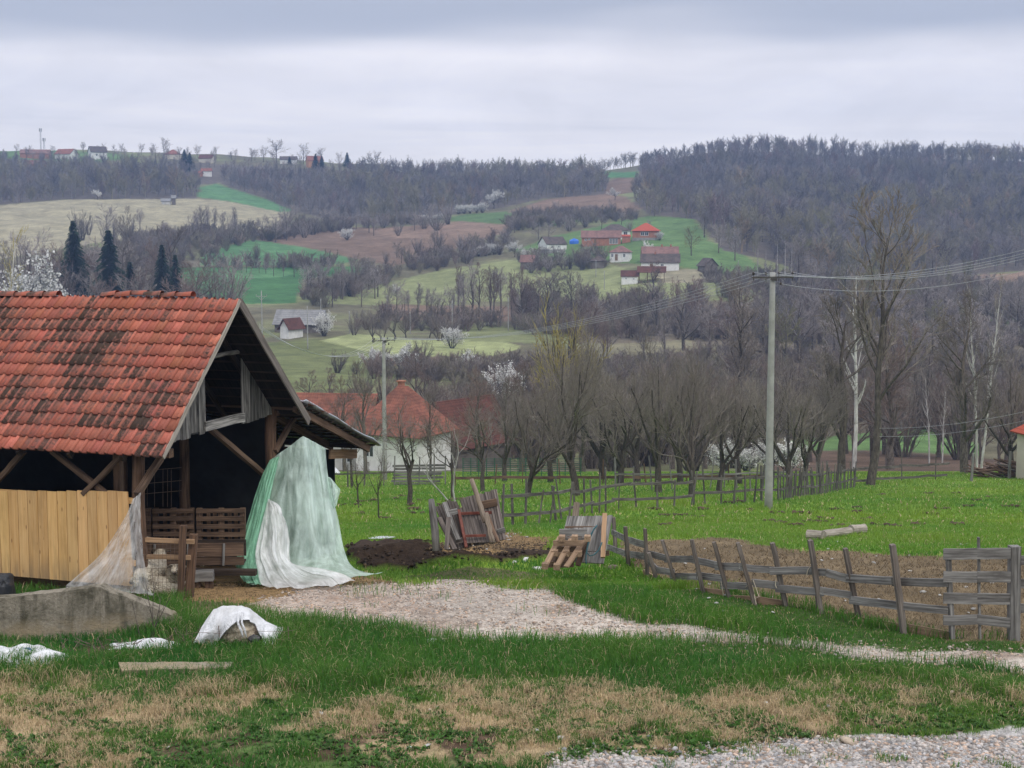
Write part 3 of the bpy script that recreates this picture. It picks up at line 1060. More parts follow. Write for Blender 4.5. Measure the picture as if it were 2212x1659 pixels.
M['bark'] = bark_mat('grey_brown_bark', (0.060, 0.048, 0.040), (0.165, 0.140, 0.118))
M['bark_dark'] = bark_mat('dark_bark', (0.040, 0.033, 0.028), (0.115, 0.098, 0.082))
M['birch'] = bark_mat('white_birch_bark', (0.30, 0.28, 0.26), (0.66, 0.64, 0.61), 0.1, 5)
M['twig'] = bark_mat('bare_twigs', (0.140, 0.117, 0.100), (0.262, 0.226, 0.195), 0.22, 3)
M['twig_red'] = bark_mat('reddish_bare_twigs', (0.150, 0.108, 0.092), (0.255, 0.190, 0.160), 0.2, 3)
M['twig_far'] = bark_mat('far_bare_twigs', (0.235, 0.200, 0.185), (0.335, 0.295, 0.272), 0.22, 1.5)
M['twig_olive'] = bark_mat('budding_twigs', (0.150, 0.140, 0.070), (0.255, 0.235, 0.120), 0.2, 3)
M['willow'] = bark_mat('yellow_willow_shoots', (0.26, 0.23, 0.06), (0.46, 0.38, 0.13), 0.15, 2)
M['blossom'] = bark_mat('white_blossom', (0.52, 0.51, 0.48), (0.80, 0.79, 0.76), 0.12, 3)
M['needle'] = bark_mat('dark_spruce_needles', (0.018, 0.034, 0.020), (0.045, 0.075, 0.040), 0.15, 2)

CACHE = {}


def proto(kind, seed):
    """-> [(part name, mesh)], a tree about 10 m high standing at the origin"""
    key = (kind, seed)
    if key in CACHE:
        return CACHE[key]
    b = Branches(seed * 13 + hash(kind) % 1 + len(kind) * 101)
    r = b.r
    parts = []
    if kind == 'orchard':                       # short trunk, open bowl of upright shoots
        H = 10.0
        ln = r.uniform(-0.6, 0.6, 2)
        b.trunk([(0, 0, -0.4), (ln[0] * .3, ln[1] * .3, 0.9), (ln[0], ln[1], 2.3), (ln[0] * 1.1, ln[1], 2.9)], [0.34, 0.27, 0.24, 0.2])
        b.level(6, (0.35, 0.95), (1.5, 2.2), 6, 0.13, 0.13, 0.62, 0.45, 1.0, 0.3, lfall=0.1)
        b.level(7, (0.35, 0.95), (0.5, 0.8), 5, 0.16, 0.16, 0.55, 0.22, 1.0, 0.35, rmin=0.024)
        b.level(7, (0.3, 0.9), (0.5, 0.85), 4, 0.17, 0.22, 0.55, 0.15, 1.0, 0.4, rmin=0.015)
        b.level(4, (0.3, 0.8), (0.45, 0.8), 3, 0.16, 0.2, 0.6, 0.15, 1.0, 0.5, rmin=0.009)
        tr, cr = (0, 1), (2, 3, 4)
        bm_, tm = 'bark_dark', 'twig'
    elif kind == 'round':                       # field tree, rounded crown
        b.trunk([(0, 0, -0.4), (0.1, 0.05, 1.5), (r.uniform(-.3, .3), 0, 3.2), (r.uniform(-.4, .4), 0.1, 6.5), (r.uniform(-.5, .5), 0, 8.6)], [0.30, 0.23, 0.2, 0.12, 0.05])
        b.level(11, (0.5, 1.1), (0.38, 0.55), 6, 0.13, 0.10, 0.6, 0.25, 1.0, 0.3, lfall=0.5)
        b.level(7, (0.4, 1.0), (0.45, 0.75), 5, 0.17, 0.08, 0.55, 0.2, 1.0, 0.35, rmin=0.024)
        b.level(6, (0.4, 1.0), (0.5, 0.8), 4, 0.18, 0.06, 0.55, 0.2, 1.0, 0.4, rmin=0.016)
        b.level(4, (0.4, 0.9), (0.5, 0.8), 3, 0.18, 0.04, 0.6, 0.2, 1.0, 0.5, rmin=0.012)
        tr, cr = (0, 1), (2, 3, 4)
        bm_, tm = 'bark', 'twig'
    elif kind == 'tall':                        # the big ash-like tree with rising limbs and seed tufts
        b.trunk([(0, 0, -0.4), (0.25, 0, 1.3), (0.35, 0.05, 2.6), (0.25, 0, 4.2), (0.4, 0, 6.3), (0.35, 0, 8.2), (0.5, 0, 9.6)], [0.17, 0.135, 0.115, 0.10, 0.075, 0.04, 0.018])
        b.level(15, (0.35, 0.85), (0.28, 0.42), 7, 0.11, 0.17, 0.62, 0.36, 1.0, 0.3, lfall=0.45)
        b.level(6, (0.35, 0.8), (0.4, 0.7), 5, 0.15, 0.2, 0.55, 0.25, 1.0, 0.4, rmin=0.02)
        b.level(5, (0.3, 0.8), (0.45, 0.75), 4, 0.16, 0.2, 0.6, 0.2, 1.0, 0.5, rmin=0.013)
        b.level(3, (0.3, 0.8), (0.4, 0.7), 3, 0.16, 0.2, 0.6, 0.2, 1.0, 0.9, rmin=0.011)
        tr, cr = (0, 1), (2, 3, 4)
        bm_, tm = 'bark_dark', 'twig'
    elif kind == 'birch':
        ln = r.uniform(-1.4, 1.4)
        b.trunk([(0, 0, -0.3), (ln * .1, 0, 2), (ln * .35, 0.1, 4.5), (ln * .75, 0, 7), (ln, 0, 9.8)], [0.13, 0.11, 0.09, 0.06, 0.02])
        b.level(22, (0.35, 0.8), (0.16, 0.30), 5, 0.12, 0.12, 0.5, 0.35, 1.0, 0.3, lfall=0.55)
        b.level(6, (0.3, 0.8), (0.4, 0.7), 4, 0.18, 0.05, 0.5, 0.2, 1.0, 0.4, rmin=0.014)
        b.level(4, (0.3, 0.8), (0.4, 0.8), 3, 0.18, 0.0, 0.6, 0.2, 1.0, 0.5, rmin=0.009)
        tr, cr = (0, 1), (2, 3)
        bm_, tm = 'birch', 'twig'
    elif kind == 'poplar':
        b.trunk([(0, 0, -0.3), (0.05, 0, 3), (0.1, 0, 6), (0.05, 0, 9.8)], [0.22, 0.18, 0.12, 0.04])
        b.level(26, (0.2, 0.5), (0.12, 0.22), 4, 0.08, 0.35, 0.5, 0.15, 1.0, 0.3, lfall=0.5, rmin=0.03)
        b.level(5, (0.2, 0.6), (0.4, 0.7), 3, 0.12, 0.2, 0.5, 0.2, 1.0, 0.4, rmin=0.02)
        tr, cr = (0,), (1, 2)
        bm_, tm = 'birch', 'twig_far'
    elif kind == 'young':                       # thin crooked plum tree
        a = r.uniform(-0.8, 0.8)
        b.trunk([(0, 0, -0.4), (a * .2, 0, 1.4), (a * .1, 0.1, 2.8), (a * .6, 0, 4.2)], [0.20, 0.17, 0.15, 0.11])
        b.level(5, (0.5, 1.1), (0.9, 1.4), 6, 0.2, 0.14, 0.6, 0.6, 1.0, 0.3, lfall=0.1)
        b.level(6, (0.4, 1.1), (0.4, 0.7), 5, 0.2, 0.12, 0.5, 0.25, 1.0, 0.4, rmin=0.03)
        b.level(5, (0.4, 1.0), (0.4, 0.8), 4, 0.2, 0.12, 0.55, 0.2, 1.0, 0.5, rmin=0.018)
        b.level(3, (0.4, 0.9), (0.4, 0.8), 3, 0.2, 0.1, 0.6, 0.2, 1.0, 0.5, rmin=0.013)
        tr, cr = (0, 1), (2, 3, 4)
        bm_, tm = 'bark_dark', 'twig'
    elif kind in ('shrub', 'willow', 'scrub'):  # many stems from the ground
        ns = 16 if kind != 'willow' else 22
        a = r.uniform(0, 2 * np.pi, ns)
        out = r.uniform(0.5, 3.6, ns) if kind != 'willow' else r.uniform(0.3, 2.6, ns)
        zt = r.uniform(6, 9.8, ns)
        P = np.zeros((ns, 4, 3))
        for q, f in enumerate((0, .3, .65, 1)):
            P[:, q, 0] = np.cos(a) * (0.5 + out * f)
            P[:, q, 1] = np.sin(a) * (0.5 + out * f)
            P[:, q, 2] = -0.3 + zt * f * (1 - 0.05 * out)
        P += r.normal(0, 0.12, P.shape)
        b.trunks(P, np.repeat(np.array([[0.12, 0.09, 0.06, 0.03]]), ns, 0))
        b.level(9, (0.2, 0.8), (0.25, 0.45), 4, 0.15, 0.15, 0.55, 0.15, 1.0, 0.35, rmin=0.035)
        b.level(6, (0.3, 0.9), (0.4, 0.75), 3, 0.2, 0.12, 0.6, 0.15, 1.0, 0.5, rmin=0.024)
        tr, cr = (0,), (1, 2)
        bm_, tm = 'bark', {'shrub': 'twig', 'willow': 'willow', 'scrub': 'twig_red'}[kind]
    elif kind in ('far', 'faru', 'faro'):      # small in the picture
        b.trunk([(0, 0, -0.5), (0.1, 0, 2.4), (0.15, 0.1, 4.6), (0, 0, 6.8)], [0.21, 0.16, 0.12, 0.06])
        if kind == 'faru':
            b.level(15, (0.25, 0.75), (0.45, 0.62), 4, 0.1, 0.18, 0.5, 0.25, 1.0, 0.4, rmin=0.045, lfall=0.25)
        else:
            b.level(15, (0.45, 1.2), (0.48, 0.70), 4, 0.12, 0.12, 0.5, 0.22, 1.0, 0.4, rmin=0.045, lfall=0.22)
        b.level(8, (0.35, 1.05), (0.34, 0.6), 3, 0.18, 0.1, 0.55, 0.2, 1.0, 0.5, rmin=0.034)
        b.level(4, (0.3, 1.0), (0.5, 0.8), 2, 0.18, 0.08, 0.6, 0.3, 1.0, 0.6, rmin=0.028)
        tr, cr = (0,), (1, 2, 3)
        bm_, tm = 'bark', ('twig_far' if kind != 'faro' else 'twig_olive')
    elif kind in ('blossom', 'blossomshrub'):
        if kind == 'blossom':
            b.trunk([(0, 0, -0.4), (0.1, 0, 1.4), (0, 0.1, 2.6), (0.1, 0, 3.6)], [0.3, 0.24, 0.2, 0.15])
            b.level(9, (0.3, 1.1), (1.0, 1.7), 5, 0.15, 0.12, 0.6, 0.4, 1.0, 0.3, lfall=0.1)
        else:
            ns = 14
            a = r.uniform(0, 2 * np.pi, ns)
            out = r.uniform(0.5, 4.5, ns)
            P = np.zeros((ns, 4, 3))
            for q, f in enumerate((0, .3, .65, 1)):
                P[:, q, 0] = np.cos(a) * (0.5 + out * f)
                P[:, q, 1] = np.sin(a) * (0.5 + out * f)
                P[:, q, 2] = -0.3 + 8.5 * f * (1 - 0.07 * out)
            b.trunks(P, np.repeat(np.array([[0.14, 0.1, 0.07, 0.04]]), ns, 0))
        b.level(7, (0.3, 0.9), (0.4, 0.7), 4, 0.16, 0.12, 0.55, 0.2, 1.0, 0.4, rmin=0.03)
        b.level(6, (0.3, 0.9), (0.4, 0.7), 3, 0.18, 0.12, 0.55, 0.2, 1.0, 0.5, rmin=0.022)
        tr, cr = (0, 1), (2, 3) if kind == 'blossom' else (2,)
        bm_, tm = 'bark_dark', 'twig'
        P, _ = b.lv[-1]
        P2, _ = b.lv[-2]
        tips = np.concatenate([P.reshape(-1, 3), P2[:, 1:].reshape(-1, 3)])
        tips = np.concatenate([tips, tips])
        n = len(tips)
        tips = tips + r.normal(0, 0.2, tips.shape)
        sz = r.uniform(0.10, 0.24, n)
        A = r.normal(0, 1, (n, 3))
        A /= np.linalg.norm(A, axis=1, keepdims=True)
        B = np.cross(A, r.normal(0, 1, (n, 3)))
        B /= np.linalg.norm(B, axis=1, keepdims=True)
        Vb = np.stack([tips - A * sz[:, None], tips + B * sz[:, None] * .8, tips + A * sz[:, None], tips - B * sz[:, None] * .8], 1).reshape(-1, 3)
        fb = np.arange(n)[:, None] * 4 + np.array([[0, 1, 2, 3]])
        parts.append(('blossom', npmesh('blossom', Vb, [fb], M['blossom'])))
    elif kind == 'conifer':
        b.trunk([(0, 0, -0.4), (0, 0, 3), (0.03, 0, 7), (0, 0, 10)], [0.22, 0.17, 0.09, 0.02])
        tr, cr = (0,), ()
        bm_, tm = 'bark_dark', 'needle'
        V, Fq = [], []
        nb = 420
        z = 0.7 + 9.2 * r.uniform(0, 1, nb) ** 0.85
        a = r.uniform(0, 2 * np.pi, nb)
        L = (10.1 - z) * 0.25 * r.uniform(0.42, 1.25, nb) + 0.12
        out = []
        for q in range(nb):
            d = np.array([math.cos(a[q]), math.sin(a[q]), 0])
            sdv = np.array([-d[1], d[0], 0])
            for s_ in range(9):
                f = (s_ + 1) / 9
                p = np.array([0, 0, z[q]]) + d * L[q] * f + np.array([0, 0, 0.10 * L[q] - 0.55 * f * f * L[q] + 0.12 * f * L[q]])
                for sgn in (-1, 1):
                    ln = (0.42 * L[q] * (1 - 0.55 * f) + 0.1) * r.uniform(0.6, 1.2)
                    tip = p + sdv * sgn * ln * 0.75 + d * ln * 0.6 - np.array([0, 0, ln * r.uniform(0.1, 0.5)])
                    wv = d * 0.075 + np.array([0, 0, 0.04])
                    out.append([p - wv, p + wv, tip])
        Vn = np.array(out).reshape(-1, 3)
        fn = np.arange(len(out))[:, None] * 3 + np.array([[0, 1, 2]])
        parts.append(('crown', npmesh('crown', Vn, [fn], M['needle'])))
    V, Q = merge([tube_arrays(*b.lv[i], 7 if i == 0 else 5) for i in tr])
    parts.insert(0, ('trunk', npmesh('trunk', V, [Q], M[bm_], smooth=True)))
    if cr:
        V, Q = merge([tube_arrays(*b.lv[i], 3) for i in cr])
        parts.insert(1, ('crown', npmesh('crown', V, [Q], M[tm])))
    CACHE[key] = parts
    return parts


def tree(kind, seed, loc, h, label, name=None, cat='tree', group=None, wide=1.0, rz=None, lean=0.0, crown_mat=None):
    o = thing(name or 'bare_tree', label, cat, loc, random.uniform(0, 6.28) if rz is None else rz, group)
    s = h / 10.0
    o.scale = (s * wide, s * wide, s)
    if lean:
        o.rotation_euler[1] = lean
    for pn, me in proto(kind, seed):
        if crown_mat and pn == 'crown':
            k2 = (kind, seed, crown_mat)
            if k2 not in CACHE:
                me2 = me.copy()
                me2.materials.clear()
                me2.materials.append(M[crown_mat])
                CACHE[k2] = me2
            me = CACHE[k2]
        link(pn, me, o)
    return o


# ------------------------------------------------------------------ far woods: one mass on the two hillsides
def low_forest(name, polys, spacing, hts, seeds, mat, bounds, skip=None):
    x0, x1, y0, y1 = bounds
    nx, ny = int((x1 - x0) / spacing), int((y1 - y0) / spacing)
    gx, gy = np.meshgrid(np.arange(nx), np.arange(ny))
    X = x0 + (gx + RNG.uniform(0, 1, gx.shape)) * spacing
    Y = y0 + (gy + RNG.uniform(0, 1, gx.shape)) * spacing
    X, Y = X.ravel(), Y.ravel()
    Z = hgt(X, Y)
    px, py = proj(X, Y, Z)
    wx = (fbm(X / 18, Y / 18, 400) - 0.5) * 16
    k = np.zeros(len(X), bool)
    for p in polys:
        k |= inpoly(px + wx, py + wx * 0.3, p)
    k &= (px > -260) & (px < 2480)
    # village ridge and the lanes stay clear
    k &= ~((px < 745) & (Y > 838) & (px > 30)) & ~((px > 428) & (px < 482) & (Y > 780))
    k &= ~((px > 1290) & (px < 1385) & (Y > 880))
    k &= RNG.uniform(0, 1, len(X)) > 0.5 * (Y > 905)
    X, Y, Z, px = X[k], Y[k], Z[k], px[k]
    Vs, Qs, Cs, o = [], [], [], 0
    base = []
    for kd, sd_ in seeds:
        v, q = merge([tube_arrays(*l, 3) for l in forest_levels(kd, sd_)])
        base.append((v, q))
    which = RNG.integers(0, len(base), len(X))
    patch = fbm(X / 40, Y / 40, 410)
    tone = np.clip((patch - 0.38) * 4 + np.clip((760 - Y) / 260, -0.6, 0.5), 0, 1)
    for w_ in range(len(base)):
        ii = np.where(which == w_)[0]
        if not len(ii):
            continue
        v, q = base[w_]
        a = RNG.uniform(0, 2 * np.pi, len(ii))
        s = RNG.uniform(hts[0], hts[1], len(ii)) / 10 * (0.55 + 0.9 * patch[ii])
        wd = s * RNG.uniform(0.85, 1.2, len(ii))
        x = (v[None, :, 0] * np.cos(a)[:, None] - v[None, :, 1] * np.sin(a)[:, None]) * wd[:, None] + X[ii][:, None]
        y = (v[None, :, 0] * np.sin(a)[:, None] + v[None, :, 1] * np.cos(a)[:, None]) * wd[:, None] + Y[ii][:, None]
        z = v[None, :, 2] * s[:, None] + Z[ii][:, None]
        Vs.append(np.stack([x, y, z], -1).reshape(-1, 3))
        Qs.append((np.arange(len(ii))[:, None, None] * len(v) + q[None] + o).reshape(-1, 4))
        o += len(ii) * len(v)
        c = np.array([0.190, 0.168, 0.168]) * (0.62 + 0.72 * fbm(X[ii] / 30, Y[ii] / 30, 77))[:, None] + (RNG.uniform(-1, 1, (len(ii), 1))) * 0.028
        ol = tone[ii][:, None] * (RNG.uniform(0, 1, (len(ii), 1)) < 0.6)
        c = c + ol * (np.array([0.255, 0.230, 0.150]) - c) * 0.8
        rd = (RNG.uniform(0, 1, (len(ii), 1)) < 0.12)
        c = c * np.where(rd, np.array([[1.12, 0.95, 0.95]]), 1)
        Cs.append(np.repeat(c, len(v), 0))
    me = npmesh(name, np.concatenate(Vs), [np.concatenate(Qs)], mat, np.concatenate(Cs))
    print(name, len(X), 'trees', len(me.polygons))
    return tag(link(name, me), kind='stuff')


def forest_levels(kd, seed):
    b = Branches(seed)
    b.trunk([(0, 0, -0.5), (0.15, 0, 3.2), (0, 0.1, 6.4)], [0.24, 0.18, 0.08])
    if kd == 'u':
        b.level(14, (0.25, 0.8), (0.50, 0.68), 3, 0.1, 0.2, 0.5, 0.2, 1.0, 0.4, rmin=0.08, lfall=0.25)
    else:
        b.level(15, (0.45, 1.2), (0.50, 0.72), 3, 0.12, 0.12, 0.5, 0.2, 1.0, 0.4, rmin=0.08, lfall=0.22)
    b.level(11, (0.35, 1.15), (0.30, 0.55), 2, 0.18, 0.08, 0.55, 0.15, 1.0, 0.5, rmin=0.062)
    return b.lv


M['forest'] = None
m_, t = newmat('far_forest')
cc = attr(t, "Col").outputs['Color']
finish(t, cc, 0.95, None, spec=0.05)
M['forest'] = m_
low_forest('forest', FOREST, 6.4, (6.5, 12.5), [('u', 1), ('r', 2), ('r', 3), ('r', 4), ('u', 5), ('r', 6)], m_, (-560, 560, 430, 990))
# ================================================================== BARN
BRZ = math.atan2(-0.3138, 0.9495)
barn = thing('barn', 'open timber sheep barn with mossy red tile roof and pine board front', 'barn', (BO[0], BO[1], 0), BRZ)
_BM = Matrix.Translation((BO[0], BO[1], 0)) @ Matrix.Rotation(BRZ, 4, 'Z')
_BI = _BM.inverted()


def bl(px, py, u=None, v=None, z=None):
    """picture point -> barn coordinates (x=-u along the ridge, y=v across, z) on the plane u=, v= or z="""
    ax, az = ray(px, py)
    o = _BI @ Vector((0, 0, CAMZ))
    d = _BI.to_3x3() @ Vector((ax, 1, az))
    if u is not None:
        k = (-u - o.x) / d.x
    elif v is not None:
        k = (v - o.y) / d.y
    else:
        k = (z - o.z) / d.z
    return o + d * k


ZE, ZR, VW = 2.42, 4.87, 2.66
SL = math.hypot(VW, ZR - ZE)
LEN = 11.0

# --- roof tiles
mt, t = newmat('old_clay_tile')
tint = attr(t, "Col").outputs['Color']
lich = attr(t, "lich").outputs['Fac']
ob = t.n('ShaderNodeTexCoord').outputs['Object']
nf = t.noise(ob, 11, 6, 0.7, 0.8)
nm_ = t.noise(ob, 55, 3, 0.6)
base = t.mix(t.n('ShaderNodeMapRange', {0: nm_, 1: 0.3, 2: 0.7}).outputs[0], (0.315, 0.092, 0.060), (0.42, 0.148, 0.102))
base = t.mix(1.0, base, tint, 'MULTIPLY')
a_ = t.math('ADD', t.math('MULTIPLY', nf, 1.35), t.math('SUBTRACT', lich, 0.2))
msk = t.n('ShaderNodeMapRange', {0: a_, 1: 0.80, 2: 1.10}, interpolation_type='SMOOTHSTEP').outputs[0]
msk2 = t.n('ShaderNodeMapRange', {0: a_, 1: 0.56, 2: 0.92}, interpolation_type='SMOOTHSTEP').outputs[0]
base = t.mix(t.math('MULTIPLY', msk2, 0.72), base, (0.165, 0.095, 0.080))
base = t.mix(t.math('MULTIPLY', msk, 0.92), base, (0.052, 0.037, 0.028))
spk = t.math('GREATER_THAN', t.noise(ob, 95, 1, 0.5), 0.74)
base = t.mix(t.math('MULTIPLY', spk, t.math('MULTIPLY', msk2, 0.55)), base, (0.42, 0.40, 0.34))
finish(t, base, 0.85, nf, 0.35, 0.01, 0.25)


def tile_field(y0, z0, dy, dz, L, x_lo, x_hi, nc, tw, seed, lb=0.0):
    """rows of interlocking tiles on the slope starting at (y0,z0) and rising along (dy,dz)"""
    r = np.random.default_rng(seed)
    gauge = L / nc
    nt = int((x_hi - x_lo) / tw)
    tw = (x_hi - x_lo) / nt
    prx = np.array([0.0, 0.03, 0.09, 0.60, 0.66, 0.74, 0.88, 0.96, 1.02]) * tw
    prh = np.array([0.022, 0.012, 0.0, 0.0, 0.014, 0.042, 0.042, 0.016, 0.004])
    I, J = np.meshgrid(np.arange(nc), np.arange(nt), indexing='ij')
    I, J = I.ravel(), J.ravel()
    n = len(I)
    jx, js, jh, jr = r.normal(0, .003, n), r.normal(0, .005, n), r.normal(0, .003, n), r.normal(0, .012, n)
    slip = (r.uniform(0, 1, n) < 0.03) * r.uniform(-0.04, 0.02, n)
    V = np.zeros((n, 3, 9, 3))
    rows = [(0.0, 0.042, -0.034), (0.0, 0.042, 0.0), (gauge * 1.14, 0.0, 0.0)]
    for k, (s_, hb_, dh) in enumerate(rows):
        ss = I[:, None] * gauge + s_ + js[:, None] + slip[:, None] - 0.06
        hh = prh[None] + hb_ + jh[:, None] + dh + (prx[None] - tw / 2) * jr[:, None] * 2
        xx = x_hi - (J[:, None] + 1) * tw + prx[None] + jx[:, None]
        V[:, k, :, 0] = xx
        V[:, k, :, 1] = y0 + dy * ss - dz * hh * np.sign(dy) * 1.0
        V[:, k, :, 2] = z0 + dz * ss + abs(dy) * hh
    # sag of the old rafters
    sag = -0.035 * np.sin((V[..., 0] - x_lo) / (x_hi - x_lo) * 9.0) * 0.5 - 0.03 * np.sin(V[..., 0] * 0.9)
    V[..., 2] += sag * 0.8
    o = np.arange(n)[:, None, None, None] * 27
    a = np.arange(2)[None, :, None, None] * 9
    b = np.arange(8)[None, None, :, None]
    q = o + a + b + np.array([0, 1, 10, 9])[None, None, None, :]
    cx, cs = (x_hi - (J + .5) * tw), I * gauge
    lf = fbm(cx / 0.75 + 10, cs / 0.55, 501, 3)
    lt = (lf - 0.5) * 1.35 + r.normal(0, 0.10, n) + 0.13 + lb - 0.10 * (I < 2) + 0.06 * (I > 4) - 0.1 * (I == nc - 1)
    lpr = np.array([.10, .10, .13, .13, .12, -.10, -.16, -.02, .10])
    lv = (lt[:, None, None] + lpr[None, None, :] + np.zeros((1, 3, 1)))
    lv[:, 2] += 0.10
    lv[:, 0] -= 0.2
    tn = np.array([1, 1, 1.0]) + r.normal(0, 0.09, (n, 1)) + r.normal(0, 0.035, (n, 3))
    tn *= np.where(r.uniform(0, 1, (n, 1)) < 0.06, 1.25, 1)
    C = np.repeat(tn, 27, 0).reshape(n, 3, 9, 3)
    C[:, 0] *= 0.30  # shadow line under each tile's lower edge, painted into the tint
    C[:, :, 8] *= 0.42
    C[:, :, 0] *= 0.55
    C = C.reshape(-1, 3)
    return V.reshape(-1, 3), q.reshape(-1, 4), C, lv.ravel()


sy, sz = VW / SL, (ZR - ZE) / SL
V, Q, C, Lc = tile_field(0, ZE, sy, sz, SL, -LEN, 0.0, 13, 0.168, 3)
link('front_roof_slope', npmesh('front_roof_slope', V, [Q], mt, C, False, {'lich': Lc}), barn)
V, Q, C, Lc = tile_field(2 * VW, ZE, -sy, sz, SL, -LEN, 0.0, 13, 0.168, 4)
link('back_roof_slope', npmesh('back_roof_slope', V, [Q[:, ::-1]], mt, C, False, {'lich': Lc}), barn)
# ridge cap tiles, several of them missing
rt = []
x = -0.95
while x > -LEN:
    px_, py_ = proj(*[np.array([c]) for c in (_BM @ Vector((x, VW, ZR)))])
    gap = (-2.55 < x < -0.9) or (-5.4 < x < -4.15)
    L = 0.36
    if not (-1.2 < x or gap and False):
        pass
    D = px_[0]
    if (D < 135) or (245 < D < 432):
        rt.append(x)
    x -= 0.315
first = None
for k, x in enumerate(rt):
    vs, fs, lc = [], [], []
    n_ = 9
    for e, (xx, rr_, lift) in enumerate(((-0.36, 0.062, 0.0), (-0.34, 0.078, 0.0), (-0.03, 0.090, 0.012), (0.0, 0.094, 0.014))):
        for q in range(n_):
            th = math.pi * (q / (n_ - 1)) * 1.1 - 0.05 * math.pi
            vs.append((xx, -math.cos(th) * rr_, math.sin(th) * rr_ * 0.85 + lift))
            lc.append(0.25 + 0.2 * (e < 2))
        if e:
            o = (e - 1) * n_
            for q in range(n_ - 1):
                fs.append((o + q, o + q + 1, o + n_ + q + 1, o + n_ + q))
    me = npmesh('ridge_tile', np.array(vs), [np.array(fs)], mt, np.tile(np.array([[1.05, 0.95, 0.9]]) * random.uniform(.75, 1.1), (len(vs), 1)), True, {'lich': np.array(lc) + random.uniform(-.2, .25)})
    o = link('ridge_tile', me, barn, (x, VW + random.uniform(-.015, .015), ZR + 0.015 - 0.03 * math.sin(x * 0.9) * 0.8))
    o.rotation_euler = (random.uniform(-.12, .12), random.uniform(-.07, .07), random.uniform(-.07, .07))

# boarding under the tiles
mb = MB()
for (ya, yb) in ((0.03, VW), (2 * VW - 0.03, VW)):
    mb.beam((-LEN + LEN / 2, ya, ZE - 0.012), (-LEN + LEN / 2, yb, ZR - 0.012), LEN - 0.06, 0.012)
# --- carcass
UW = 0.745                                  # gable plane behind the verge
XG = -UW


M['shade_wood'] = wood_mat('shade_dark_boarding', (0.006, 0.005, 0.004), (0.030, 0.022, 0.017), (0.004, 0.003, 0.003), 0.5)  # timber coloured near black to paint in the shade under the roof
mb.build('roof_boarding', M['shade_wood'], barn)


def bpart(name, mat, fn):
    mb = MB()
    fn(mb)
    return mb.build(name, M[mat], barn)


def beam1(name, p0, p1, w, h, mat='dark_wood', segs=4, jit=0.008, **kw):
    mb = MB()
    mb.beam(p0, p1, w, h, segs=segs, jit=jit, **kw)
    return mb.build(name, M[mat], barn)


def log1(name, p0, p1, r0, r1, mat='brown_wood', n=7, wob=0.02):
    p0, p1 = Vector(p0), Vector(p1)
    pts = [p0.lerp(p1, i / (n - 1)) + Vector((random.uniform(-wob, wob), random.uniform(-wob, wob), 0)) for i in range(n)]
    mb = MB()
    mb.tube(pts, [r0 + (r1 - r0) * i / (n - 1) for i in range(n)], 10, rough=0.10)
    return mb.build(name, M[mat], barn, True)


M['post_wood'] = wood_mat('bark_brown_post', (0.055, 0.033, 0.022), (0.205, 0.120, 0.075), (0.03, 0.02, 0.015), 0.6)
# posts
for (x, y, zt, r_) in ((XG, 0.40, 2.42, 0.105), (XG, 5.12, 2.62, 0.115), (XG - 3.2, 0.4, 2.45, 0.10), (XG - 6.4, 0.4, 2.45, 0.1), (XG - 9.6, 0.4, 2.45, 0.1),
                       (XG - 3.4, 5.1, 2.6, 0.11), (XG - 6.6, 5.1, 2.6, 0.11), (XG - 1.2, 8.1, 1.35, 0.08), (XG - 4.4, 8.1, 1.35, 0.08)):
    log1('post', (x, y, -0.3 if y < 4 else -1.6), (x + random.uniform(-.03, .03), y, zt), r_ * 1.08, r_, 'post_wood')
p = bl(254, 1050, v=0.62)
beam1('post', (p.x, 0.66, 0.0), (p.x, 0.66, 2.4), 0.13, 0.13, 'brown_wood')
p = bl(399, 1000, u=2.9)
log1('post', (p.x, p.y, -0.2), (p.x, p.y, 2.5), 0.11, 0.10, 'brown_wood')
# plates and tie beams
beam1('eave_beam', (-LEN, 0.40, 2.40), (-0.1, 0.40, 2.40), 0.14, 0.14, 'brown_wood', 12)
beam1('eave_beam', (-LEN, 5.12, 2.66), (-0.05, 5.12, 2.66), 0.16, 0.15, 'brown_wood', 12)
for i in range(4):
    mb = MB()
    x = XG + 0.03 - 3.3 * i
    mb.beam((x, 0.2, 2.55), (x, 5.55, 2.55), 0.12, 0.15, segs=8, jit=0.012)
    mb.build('tie_beam', M['gable_wood' if i == 0 else 'dark_wood'], barn)
# collar pole across the gable
a_, b_ = bl(464, 769, u=UW - 0.06), bl(566, 749, u=UW - 0.06)
log1('collar_pole', a_ + (a_ - b_) * 0.5, b_, 0.045, 0.04, 'gable_wood', 9, 0.012)
# rafters
for i, x in enumerate(np.linspace(XG - 0.05, -LEN + 0.1, 11)):
    for sgn in (0, 1):
        y_e, y_r = (0.0, VW) if sgn == 0 else (2 * VW, VW)
        beam1('rafter', (x, y_e, ZE - 0.10), (x, y_r, ZR - 0.10), 0.07, 0.11, 'dark_wood', 3)
# battens seen from below on the back slope, and overhanging ends
for k in range(13):
    f = (k + 0.4) / 13
    beam1('batten', (-LEN, 2 * VW - VW * f, ZE + (ZR - ZE) * f - 0.028), (-0.02, 2 * VW - VW * f, ZE + (ZR - ZE) * f - 0.028), 0.055, 0.04, 'dark_wood', 6)
    beam1('batten', (-LEN, VW * f, ZE + (ZR - ZE) * f - 0.028), (-0.03, VW * f, ZE + (ZR - ZE) * f - 0.028), 0.05, 0.035, 'dark_wood', 6)
